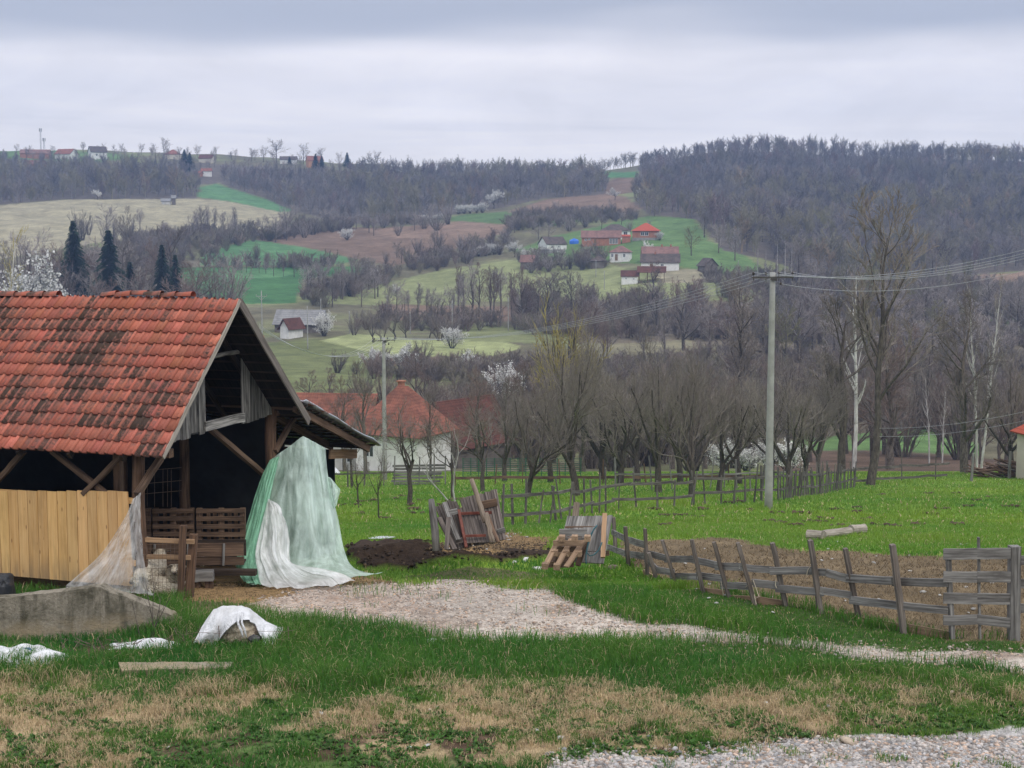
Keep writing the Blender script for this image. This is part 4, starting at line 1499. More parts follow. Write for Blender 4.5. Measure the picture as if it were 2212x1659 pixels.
# verge boards
M['verge_wood'] = wood_mat('pale_verge_board', (0.22, 0.19, 0.16), (0.44, 0.40, 0.34), (0.15, 0.13, 0.11), 0.5)
M['barge_wood'] = wood_mat('grey_barge_board', (0.10, 0.085, 0.075), (0.24, 0.21, 0.185), (0.06, 0.05, 0.045), 0.6)
mb = MB()
mb.beam((0.0, -0.02, ZE - 0.035), (0.0, VW, ZR - 0.03), 0.03, 0.085, segs=10, jit=0.006)
mb.build('verge_board', M['verge_wood'], barn)
mb = MB()
mb.beam((0.0, 2 * VW + 0.05, ZE - 0.10), (0.0, VW + 0.0, ZR - 0.06), 0.03, 0.16, segs=6, jit=0.004)
mb.build('barge_board', M['barge_wood'], barn)
# gable boarding: left and right of the hay opening


def roofz(y):
    return ZE + (ZR - ZE) / VW * (y if y < VW else 2 * VW - y)


def boards(name, y0, y1, mat, zb0=2.47, rag=0.05):
    mb = MB()
    y = y0
    while y < y1 - 0.02:
        w = min(random.uniform(0.13, 0.20), y1 - y)
        zb = zb0 + random.uniform(-rag, rag)
        V = []
        for xx in (XG + 0.10, XG + 0.125):
            for (yy, zz) in ((y, zb), (y + w - 0.006, zb + random.uniform(-.01, .01)), (y + w - 0.006, max(zb + .05, roofz(y + w) - 0.12)), (y, max(zb + .05, roofz(y) - 0.12))):
                V.append((xx + random.uniform(-.002, .002), yy, zz))
        off = random.uniform(0, 30)
        mb.add(V, [(3, 2, 1, 0), (4, 5, 6, 7), (0, 1, 5, 4), (1, 2, 6, 5), (2, 3, 7, 6), (3, 0, 4, 7)], [(p[2] + off, p[1] + off, p[0]) for p in V], tuple([random.uniform(.22, 1.0) if y > 3 else random.uniform(.4, 1.1)] * 3))
        y += w
    return mb.build(name, M[mat], barn)


boards('gable_boards', 0.45, 2.44, 'gable_wood')
boards('gable_boards', 3.80, 5.0, 'gable_wood')
beam1('lintel_board', (XG + 0.14, 2.38, 2.58), (XG + 0.14, 3.86, 2.575), 0.03, 0.17, 'gable_wood')
a_ = bl(597, 888, u=UW - 0.1)
b_ = bl(650, 890, u=UW - 0.1)
beam1('beam_end', (XG + 0.12, a_.y - 0.1, 2.53), (XG + 0.12, b_.y, 2.53), 0.13, 0.16, 'post_wood')


def brace(pxa, pxb, plane, w=0.09, mat='brown_wood'):
    a_, b_ = bl(*pxa, **plane), bl(*pxb, **plane)
    return beam1('brace', a_, b_, w, w * 0.9, mat, 5, 0.006)


gp = dict(u=UW - 0.03)
fp = dict(v=0.36)
brace((440, 914), (572, 1026), dict(u=UW + 0.1), 0.10)
brace((594, 975), (641, 892), dict(u=UW - 0.13), 0.10)
brace((-8, 1042), (52, 975), fp)
brace((112, 974), (232, 1068), fp)
brace((262, 985), (180, 1068), dict(v=0.28))
brace((346, 990), (296, 1068), dict(u=UW - 0.25), 0.10)
# lean-to: rafters, battens, rusty sheet
y0l, z0l, y1l, z1l = 5.18, 2.74, 8.72, 1.42
dl = Vector((0, y1l - y0l, z1l - z0l)).normalized()
nl_ = Vector((0, -dl.z, dl.y))


def lp(x, s, h=0.0):
    return Vector((x, y0l, z0l)) + dl * s + nl_ * h


LL = math.hypot(y1l - y0l, z1l - z0l)
for i, x in enumerate((-0.12, -1.0, -2.2, -3.4, -4.6, -5.8, -7.0, -8.2, -9.4)):
    beam1('lean_to_rafter', lp(x, -0.15, -0.17), lp(x, LL - 0.15, -0.15), 0.08, 0.14, 'brown_wood' if i < 2 else 'dark_wood', 4)
for k in range(12):
    s_ = 0.15 + k * (LL - 0.25) / 11
    beam1('lean_to_batten', lp(-LEN, s_, -0.055), lp(-0.02, s_, -0.055), 0.10, 0.03, 'dark_wood', 4)
ms, t = newmat('rusty_galvanised_sheet')
ob = t.n('ShaderNodeTexCoord').outputs['Object']
nr_ = t.noise(t.n('ShaderNodeMapping', {0: ob, 3: (3, 1.2, 1)}).outputs[0], 2.2, 6, 0.7)
rm = t.n('ShaderNodeMapRange', {0: nr_, 1: 0.50, 2: 0.62}).outputs[0]
base = t.mix(rm, (0.42, 0.45, 0.50), t.mix(t.noise(ob, 30, 4), (0.10, 0.035, 0.018), (0.24, 0.09, 0.045)))
finish(t, base, 0.55, nr_, 0.2, 0.01, 0.4, Metallic=0.25)
vs, fs = [], []
nx, ns = 160, 9
for j in range(ns):
    for i in range(nx):
        x = 0.05 - (LEN + 0.05) * i / (nx - 1)
        s_ = -0.05 + (LL + 0.15) * j / (ns - 1)
        wv = 0.018 * math.sin(x * 2 * math.pi / 0.165)
        p = lp(x, s_, wv + 0.025 + (0.012 * math.sin(j * 2.1 + x) if i < 3 else 0))
        if i == 0:
            p.z += random.uniform(-0.03, 0.012)
        vs.append(p[:])
for j in range(ns - 1):
    for i in range(nx - 1):
        o = j * nx + i
        fs.append((o, o + nx, o + nx + 1, o + 1))
sh = link('lean_to_sheet', npmesh('lean_to_sheet', np.array(vs), [np.array(fs)], ms), barn)
md = sh.modifiers.new('thickness', 'SOLIDIFY')
md.thickness = 0.025
# plank hanging under the lean-to eave
a_, b_ = bl(712, 981, u=0.5), bl(770, 980, u=0.5)
beam1('hanging_plank', a_, b_, 0.04, 0.20, 'tan_wood', 6, 0.004)
beam1('eave_beam', (-LEN, 8.35, 1.42), (-0.15, 8.35, 1.42), 0.11, 0.11, 'dark_wood', 8)
# dark back and end walls of boards and black sheeting
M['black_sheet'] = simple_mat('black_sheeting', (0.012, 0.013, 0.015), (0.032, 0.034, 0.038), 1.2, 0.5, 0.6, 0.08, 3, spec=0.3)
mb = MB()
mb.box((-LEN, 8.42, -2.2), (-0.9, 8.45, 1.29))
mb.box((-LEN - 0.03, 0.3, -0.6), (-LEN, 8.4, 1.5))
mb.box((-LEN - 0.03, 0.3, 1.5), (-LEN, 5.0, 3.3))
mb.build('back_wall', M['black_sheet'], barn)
# black tarp partition inside with a sagging surface
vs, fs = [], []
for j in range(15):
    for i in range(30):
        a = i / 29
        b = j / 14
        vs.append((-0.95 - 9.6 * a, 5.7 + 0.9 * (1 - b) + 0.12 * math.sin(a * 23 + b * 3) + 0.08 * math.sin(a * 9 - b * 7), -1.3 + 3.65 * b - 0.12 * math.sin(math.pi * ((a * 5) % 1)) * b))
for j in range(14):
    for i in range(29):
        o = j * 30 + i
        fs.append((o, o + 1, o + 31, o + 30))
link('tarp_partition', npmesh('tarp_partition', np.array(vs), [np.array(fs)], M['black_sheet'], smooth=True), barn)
# front boarding of fresh pine
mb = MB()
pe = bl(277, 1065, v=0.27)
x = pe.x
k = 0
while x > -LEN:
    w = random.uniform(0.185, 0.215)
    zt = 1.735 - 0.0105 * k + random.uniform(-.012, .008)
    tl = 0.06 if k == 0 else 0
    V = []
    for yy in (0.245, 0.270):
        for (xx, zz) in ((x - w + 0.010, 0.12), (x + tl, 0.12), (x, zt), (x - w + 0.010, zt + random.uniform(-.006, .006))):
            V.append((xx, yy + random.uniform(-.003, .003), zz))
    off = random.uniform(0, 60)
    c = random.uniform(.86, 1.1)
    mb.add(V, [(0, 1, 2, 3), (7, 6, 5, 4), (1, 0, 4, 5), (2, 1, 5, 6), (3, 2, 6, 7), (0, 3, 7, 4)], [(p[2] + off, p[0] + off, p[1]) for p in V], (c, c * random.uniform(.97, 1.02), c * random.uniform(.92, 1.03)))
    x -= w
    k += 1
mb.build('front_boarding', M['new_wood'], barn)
beam1('rail', (pe.x + 0.09, 0.31, 1.58), (-LEN, 0.31, 1.58), 0.04, 0.10, 'new_wood')
beam1('rail', (pe.x + 0.09, 0.31, 0.5), (-LEN, 0.31, 0.5), 0.04, 0.10, 'new_wood')

# ------------------------------------------------------------------ things in the barn
# row of old pallets set on edge as a partition


def pallet_mb(mb, L=1.0, H=0.82, c=(1, 1, 1)):
    """pallet standing on edge in the x-z plane, slatted both sides"""
    for z in np.linspace(0.05, H - 0.05, 5):
        mb.beam((0, -0.06, z), (L, -0.06, z), 0.022, 0.085, segs=3, jit=0.003, c=c)
    for z in (0.05, H * 0.5, H - 0.05):
        mb.beam((0, 0.06, z), (L, 0.06, z), 0.022, 0.10, segs=3, jit=0.003, c=c)
    for x in (0.05, L / 2, L - 0.05):
        mb.beam((x, 0, 0), (x, 0, H), 0.09, 0.09, segs=2, jit=0.003, c=c)
    for x in (0.22, 0.32, 0.42, L * .5 + .12, L * .5 + .22, L * .5 + .32):
        mb.beam((x, 0.09, 0), (x, 0.09, H), 0.06, 0.02, c=c)


pal_lab = ['dark brown pallet on edge inside the barn, next to the clear plastic sheet', 'dark brown pallet on edge in the barn, behind the two gate posts', 'dark brown pallet on edge in the barn, beside the green plastic sheet']
PXS = [(285, 333), (333, 425), (427, 535)]
for k, (xa, xb) in enumerate(PXS):
    Yp = 27.6
    a_, b_ = at(xa, 1190, Yp), at(xb, 1190, Yp + 0.1)
    L = (b_ - a_).length - 0.02
    o = thing('pallet', pal_lab[k], 'pallet', (a_.x, Yp, a_.z - 0.02), 0.02, 'pallets set on edge inside the barn')
    for nm, sel in (('slatting', 0), ('bearer_frame', 1)):
        mb = MB()
        if sel == 0:
            for z in np.linspace(0.06, 0.80, 6):
                mb.beam((0, -0.07, z), (L, -0.07, z + random.uniform(-.01, .01)), 0.022, 0.085, segs=3, jit=0.003)
            for x in (0.2, 0.32, 0.45, L * .5 + .14, L * .5 + .26):
                if x < L - 0.1:
                    mb.beam((x, 0.10, 0), (x, 0.10, 0.80), 0.07, 0.02)
        else:
            for x in (0.05, L / 2, L - 0.05):
                mb.beam((x, 0, 0), (x, 0, 0.84), 0.10, 0.10, segs=2, jit=0.003)
        mb.build(nm, M['brown_wood'], o)
# feed trough
a_, b_ = at(305, 1250, 26.2), at(530, 1250, 26.5)
tr_ = thing('feed_trough', 'long weathered wooden feed trough below the pallets in the barn', 'trough', (a_.x, 26.3, 0), 0.05)
L = b_.x - a_.x
mb = MB()
mb.beam((0, 0, 0.34), (L, 0, 0.34), 0.035, 0.24, segs=8, jit=0.004)
mb.beam((0, 0.02, 0.13), (L, 0.02, 0.13), 0.035, 0.15, segs=8, jit=0.004)
mb.build('front_board', M['brown_wood'], tr_)
mb = MB()
mb.beam((0, 0.35, 0.30), (L, 0.35, 0.30), 0.03, 0.30)
mb.beam((0, 0.18, 0.08), (L, 0.18, 0.08), 0.3, 0.03)
mb.build('back_board', M['dark_wood'], tr_)
for f in (0.12, 0.45, 0.80):
    mb = MB()
    mb.beam((L * f, -0.05, 0.06), (L * f + .02, -0.045, 0.46), 0.05, 0.04)
    mb.build('cleat', M['grey_wood'], tr_)
mb = MB()
mb.beam((0, -0.25, 0.02), (L + 0.3, -0.35, 0.02), 0.16, 0.10, segs=6, jit=0.006)
tag(mb.build('timber_sill', M['dark_wood'], None, loc=tr_.location), 'dark timber sill lying on straw in front of the feed trough', 'timber')
# small stool-like block
p = G(437, 1271)
o = thing('wooden_block', 'short wooden box lying on straw beside the brown gate posts', 'wooden box', p)
mb = MB()
mb.beam((-0.16, 0, 0.21), (0.20, 0.02, 0.23), 0.22, 0.17, segs=3, jit=0.006)
mb.build('box', M['grey_wood'], o)
for xx in (-0.1, 0.125):
    mb = MB()
    mb.beam((xx, 0, 0), (xx, 0, 0.13), 0.14, 0.065)
    mb.build('foot', M['brown_wood'], o)
# hurdle with wire mesh between post and gate posts
gt = thing('sheep_hurdle', 'wire mesh sheep hurdle with two orange brown rails in the barn gable', 'hurdle', at(330, 1290, 24.5))
gt.location.z = 0
o0 = gt.location


def rel(px, py, Y):
    return at(px, py, Y) - o0


mb = MB()
mb.beam(rel(300, 1165, 24.6), rel(420, 1170, 24.6), 0.05, 0.075, segs=4, jit=0.003)
mb.build('rail', M['tan_wood'], gt)
mb = MB()
mb.beam(rel(300, 1202, 24.6), rel(412, 1204, 24.6), 0.05, 0.075, segs=4, jit=0.003)
mb.build('rail', M['tan_wood'], gt)
m_wire = simple_mat('rusty_wire', (0.11, 0.07, 0.05), (0.20, 0.15, 0.12), 20, 0.6, 0, 0.01)
mb = MB()
for k in range(11):
    px = 300 + k * 8.6
    mb.tube([rel(px, 1170, 24.52), rel(px + random.uniform(-1, 1), 1291, 24.5)], 0.003, 3)
for k in range(8):
    py = 1183 + k * 14.5
    mb.tube([rel(298, py, 24.52), rel(340, py + 2, 24.5), rel(390, py + 1, 24.5)], 0.003, 3)
mb.build('wire_mesh', m_wire, gt)
for (xa, ya, xb, yb, Yp, w_, lab) in ((396, 1135, 390, 1300, 24.42, 0.10, 'slim brown gate post with pale split edge, left of a pair in the barn gable'), (418, 1154, 409, 1291, 24.75, 0.13, 'thick reddish brown gate post leaning in the barn gable')):
    mb = MB()
    mb.beam(at(xb, yb, Yp), at(xa, ya, Yp), w_, w_, segs=5, jit=0.004)
    tag(mb.build('gate_post', M['post_wood']), lab, 'gate post')
# coarse wire fence panel further in
mb = MB()
for py_ in (1012, 1040, 1062):
    mb.tube([at(300, py_ + 6, 27.2), at(345, py_ + 2, 27.2), at(392, py_ - 2, 27.2)], 0.006, 3)
for px_ in (303, 318, 334, 352, 362, 370):
    mb.tube([at(px_, 1014, 27.2), at(px_, 1095, 27.2)], 0.005, 3)
tag(mb.build('wire_netting', m_wire), 'bent wire mesh panel standing above the pallets in the dark barn', 'wire netting')

# ------------------------------------------------------------------ plastic sheets


def sheet_mat(name, c, alpha, rough=0.35, thin=0.5):
    m, t = newmat(name)
    ob = t.n('ShaderNodeTexCoord').outputs['Object']
    g = attr(t, "gr").outputs['Vector']
    n1 = t.noise(t.n('ShaderNodeMapping', {0: g, 3: (10, 2.2, 1)}).outputs[0], 1.0, 5, 0.65, 0.8)
    n2 = t.noise(ob, 7, 5, 0.7, 1.0)
    cr1 = t.math('ABSOLUTE', t.math('SUBTRACT', t.noise(t.n('ShaderNodeMapping', {0: ob, 3: (1, 1, 0.55)}).outputs[0], 3.2, 3, 0.6, 1.4), 0.5))
    cr2 = t.math('ABSOLUTE', t.math('SUBTRACT', t.noise(ob, 9.0, 2, 0.6, 2.0), 0.5))
    crs = t.math('ADD', t.math('MULTIPLY', cr1, -3.0), t.math('MULTIPLY', cr2, -1.2))
    cl_ = t.mix(t.n('ShaderNodeMapRange', {0: n1, 1: 0.35, 2: 0.68}).outputs[0], c, tuple(min(1, x * 1.30 + 0.05) for x in c))
    bp = t.n('ShaderNodeBump', {'Strength': 0.45, 'Distance': 0.035, 'Height': t.math('ADD', t.math('ADD', t.math('MULTIPLY', n1, 0.5), t.math('MULTIPLY', n2, 0.5)), crs)}).outputs[0]
    p = t.n('ShaderNodeBsdfPrincipled', {'Base Color': cl_, 'Roughness': rough, 'Specular IOR Level': 0.45, 'Normal': bp})
    tl = t.n('ShaderNodeBsdfTranslucent', {0: cl_, 'Normal': bp})
    mx = t.n('ShaderNodeMixShader', {0: thin, 1: p.outputs[0], 2: tl.outputs[0]})
    tp = t.n('ShaderNodeBsdfTransparent', {0: tuple(0.55 + 0.45 * x for x in c) + (1,)})
    big_ = t.noise(ob, 1.5, 3, 0.6, 0.6)
    al = t.n('ShaderNodeMapRange', {0: t.math('ADD', t.math('MULTIPLY', n1, 0.45), t.math('MULTIPLY', big_, 0.55)), 1: 0.36, 2: 0.62, 3: alpha - 0.24, 4: alpha + 0.20}).outputs[0]
    mx2 = t.n('ShaderNodeMixShader', {0: al, 1: tp.outputs[0], 2: mx.outputs[0]})
    t.n('ShaderNodeOutputMaterial', {0: mx2.outputs[0]})
    return m


M['green_film'] = sheet_mat('green_plastic_film', (0.60, 0.775, 0.665), 0.70, 0.25, thin=0.35)
M['white_film'] = sheet_mat('white_plastic_film', (0.78, 0.775, 0.745), 0.76, 0.28, thin=0.3)
M['clear_film'] = sheet_mat('clear_plastic_film', (0.78, 0.77, 0.75), 0.40, thin=0.3)


def curve_at(c, t):
    """polyline [(px,py,Y)...] -> world point at t in 0..1"""
    n = len(c) - 1
    x = min(max(t, 0), 0.99999) * n
    i = int(x)
    f = x - i
    return at(*c[i]).lerp(at(*c[i + 1]), f)


def drape(name, rows, mat, nu=60, nv=70, fold=0.05, freq=9.0, seed=1, ground=True, pw=1.0):
    """rows: list of across-curves from top to bottom, each [(px,py,Y)...]; folds run down the sheet"""
    r = np.random.default_rng(seed)
    ph = r.uniform(0, 6.28, 6)
    m = len(rows)
    vs, g = [], []
    for j in range(nv):
        b = j / (nv - 1)
        x = min(b * (m - 1), m - 1 - 1e-6)
        i = int(x)
        f = x - i
        # smooth interpolation between rows
        for k in range(nu):
            a = k / (nu - 1)
            p0, p1 = curve_at(rows[i], a), curve_at(rows[i + 1], a)
            pm = curve_at(rows[max(i - 1, 0)], a)
            pn = curve_at(rows[min(i + 2, m - 1)], a)
            p = 0.5 * ((2 * p0) + (p1 - pm) * f + (2 * pm - 5 * p0 + 4 * p1 - pn) * f * f + (3 * p0 - pm - 3 * p1 + pn) * f ** 3)
            amp = fold * (0.25 + 1.0 * b ** pw)
            w_ = math.sin(a * freq * 2.1 + ph[0] + 0.8 * math.sin(b * 3 + ph[1])) + 0.6 * math.sin(a * freq * 4.7 + ph[2] + b * 1.5) + 0.35 * math.sin(a * freq * 11 + ph[3] - b * 2.5)
            w_ = 1.5 * (2 * abs((a * freq * 0.8 + 0.22 * math.sin(b * 2.2 + ph[5]) + 0.3 * math.sin(a * 7 + ph[1])) % 1.0 - 0.5) - 0.5) + 0.35 * w_
            cr = 1.6 * (0.5 - abs(2 * vnoise(a * 9 + 2 * b, b * 8 - a * 3, seed) - 1)) + 0.8 * (0.5 - abs(2 * vnoise(a * 19, b * 17 + 3 * a, seed + 5) - 1)) + 0.3 * vnoise(a * 40, b * 36, seed + 9)
            p = Vector((p.x + 0.4 * amp * math.cos(a * freq * 3 + ph[4]), p.y - amp * w_ - 0.030 * float(cr) - 0.10 * (float(vnoise(a * 4 + seed, b * 5, seed + 2)) - 0.5) * b, p.z + 0.006 * float(cr)))
            if ground:
                gzv = gz(p.x, p.y) + 0.015
                if p.z < gzv:
                    p.z = gzv + 0.03 * abs(w_) * (0.5 + float(cr))
            vs.append(p[:])
            g.append((a * 1.0, b * 2.0, 0))
    idx = np.arange(nu * nv).reshape(nv, nu)
    q = np.stack([idx[:-1, :-1], idx[:-1, 1:], idx[1:, 1:], idx[1:, :-1]], -1).reshape(-1, 4)
    return link(name, npmesh(name, np.array(vs), [q], M[mat], smooth=True, attrs={'gr': np.array(g)}))


o = drape('plastic_sheet', [
    [(586, 992, 28.85), (620, 968, 28.8), (655, 942, 28.75), (680, 955, 28.95), (704, 969, 29.2)],
    [(570, 1040, 28.6), (614, 1030, 28.4), (658, 1022, 28.4), (690, 1025, 28.7), (710, 1030, 28.9)],
    [(545, 1110, 28.3), (600, 1120, 27.9), (660, 1130, 27.7), (705, 1120, 28.0), (730, 1115, 28.3)],
    [(522, 1180, 27.6), (590, 1190, 27.5), (660, 1200, 27.2), (712, 1190, 27.5), (746, 1190, 27.8)],
    [(512, 1222, 26.9), (580, 1225, 27.0), (660, 1228, 26.6), (720, 1222, 26.8), (765, 1225, 27.2)],
    [(530, 1254, 26.2), (590, 1256, 26.2), (660, 1250, 26.0), (740, 1244, 26.3), (812, 1238, 26.5)],
    [(545, 1262, 25.9), (600, 1262, 25.9), (680, 1255, 25.8), (760, 1248, 26.1), (832, 1234, 26.6)],
], 'green_film', 130, 130, 0.050, 7.0, 3)
tag(o, 'pale green translucent plastic sheet hanging from the barn lean-to to the ground', 'plastic sheet')
gs_ = o
M['green_bunch'] = sheet_mat('gathered_green_film', (0.27, 0.56, 0.38), 0.86, 0.3, thin=0.3)
o = drape('gathered_edge', [
    [(584, 993, 28.75), (590, 990, 28.65), (597, 988, 28.6), (604, 985, 28.6)],
    [(562, 1040, 28.5), (570, 1040, 28.35), (579, 1040, 28.3), (590, 1040, 28.3)],
    [(540, 1112, 28.15), (551, 1112, 28.0), (562, 1112, 27.9), (574, 1112, 27.9)],
    [(519, 1182, 27.45), (531, 1184, 27.3), (545, 1186, 27.2), (560, 1186, 27.2)],
    [(510, 1222, 26.75), (522, 1226, 26.6), (538, 1228, 26.5), (554, 1228, 26.5)],
    [(528, 1256, 26.0), (540, 1259, 25.9), (552, 1260, 25.85), (566, 1261, 25.8)],
], 'green_bunch', 40, 90, 0.05, 5.0, 31)
o.parent = gs_
o = drape('plastic_sheet', [
    [(578, 1082, 27.55), (581, 1078, 27.5), (583, 1078, 27.5), (586, 1082, 27.5), (590, 1088, 27.5)],
    [(570, 1112, 27.4), (579, 1106, 27.3), (591, 1098, 27.3), (604, 1098, 27.3), (616, 1120, 27.3)],
    [(560, 1150, 27.2), (576, 1150, 27.1), (594, 1146, 27.0), (612, 1150, 27.1), (626, 1160, 27.2)],
    [(550, 1195, 26.8), (572, 1195, 26.7), (598, 1200, 26.6), (616, 1205, 26.7), (632, 1215, 26.7)],
    [(556, 1235, 26.2), (586, 1232, 26.2), (618, 1238, 26.1), (655, 1240, 26.1), (690, 1226, 26.3)],
    [(562, 1258, 25.75), (600, 1260, 25.65), (650, 1262, 25.6), (700, 1250, 25.7), (738, 1238, 26.0)],
    [(572, 1268, 25.5), (615, 1270, 25.4), (660, 1270, 25.3), (715, 1266, 25.35), (768, 1254, 25.8)],
], 'white_film', 110, 100, 0.08, 6.0, 8)
tag(o, 'crumpled white plastic sheet spilling on the ground in front of the green one', 'plastic sheet')
o = drape('plastic_sheet', [
    [(288, 1078, 24.15), (293, 1074, 24.1), (298, 1070, 24.1), (304, 1064, 24.12)],
    [(278, 1105, 24.1), (286, 1104, 24.0), (294, 1102, 24.0), (304, 1095, 24.05)],
    [(252, 1150, 24.0), (270, 1150, 23.95), (288, 1148, 23.9), (306, 1140, 24.0)],
    [(212, 1205, 23.95), (246, 1208, 23.85), (282, 1206, 23.8), (312, 1200, 23.9)],
    [(150, 1260, 23.9), (210, 1268, 23.75), (270, 1272, 23.7), (330, 1278, 23.8)],
    [(148, 1268, 23.85), (208, 1277, 23.7), (270, 1281, 23.65), (332, 1281, 23.75)],
], 'clear_film', 80, 70, 0.035, 5.0, 12, ground=True)
tag(o, 'clear whitish plastic sheet tied to the corner post over the pine boards', 'plastic sheet')
# shreds on the right edge of the green sheet
o = drape('plastic_scrap', [
    [(706, 1030, 28.9), (711, 1030, 28.9), (716, 1034, 28.9)],
    [(708, 1044, 28.8), (720, 1046, 28.7), (732, 1053, 28.7)],
    [(712, 1070, 28.6), (722, 1076, 28.5), (736, 1062, 28.6)],
    [(718, 1098, 28.4), (724, 1096, 28.4), (729, 1084, 28.5)],
], 'green_film', 16, 20, 0.03, 4, 15, ground=False)
tag(o, 'torn pale scrap of film fluttering at the edge of the green sheet', 'plastic scrap')
# ================================================================== SHEEP


def skin_body(name, verts, edges, radii, mat, root=0, sub=2, parent=None, noise=0.0, seed=1):
    bm = bmesh.new()
    ly = bm.verts.layers.skin.verify()
    vs = [bm.verts.new(v) for v in verts]
    for a, b in edges:
        bm.edges.new((vs[a], vs[b]))
    for i, v in enumerate(vs):
        r = radii[i]
        v[ly].radius = r if hasattr(r, '__len__') else (r, r)
        v[ly].use_root = (i == root)
    me = bpy.data.meshes.new(name)
    bm.to_mesh(me)
    bm.free()
    o = link(name, me)
    o.modifiers.new('skin', 'SKIN').use_smooth_shade = True
    s = o.modifiers.new('sub', 'SUBSURF')
    s.levels = s.render_levels = sub
    dg = bpy.context.evaluated_depsgraph_get()
    me2 = bpy.data.meshes.new_from_object(o.evaluated_get(dg))
    o.modifiers.clear()
    o.data = me2
    me2.materials.clear()
    me2.materials.append(mat)
    if parent is not None:
        o.parent = parent
    return o


mw, t = newmat('sheep_coat')
ob = t.n('ShaderNodeTexCoord').outputs['Object']
vn = t.n('ShaderNodeTexVoronoi', {'Vector': ob, 'Scale': 34.0}).outputs['Distance']
nn = t.noise(ob, 9, 5, 0.7)
wool = t.mix(t.n('ShaderNodeMapRange', {0: nn, 1: 0.3, 2: 0.7}).outputs[0], (0.46, 0.39, 0.29), (0.74, 0.67, 0.55))
cc = attr(t, "Col").outputs['Color']
finish(t, t.mix(1.0, wool, cc, 'MULTIPLY'), 0.95, t.math('ADD', vn, nn), 0.9, 0.03, 0.05)
M['sheep'] = mw


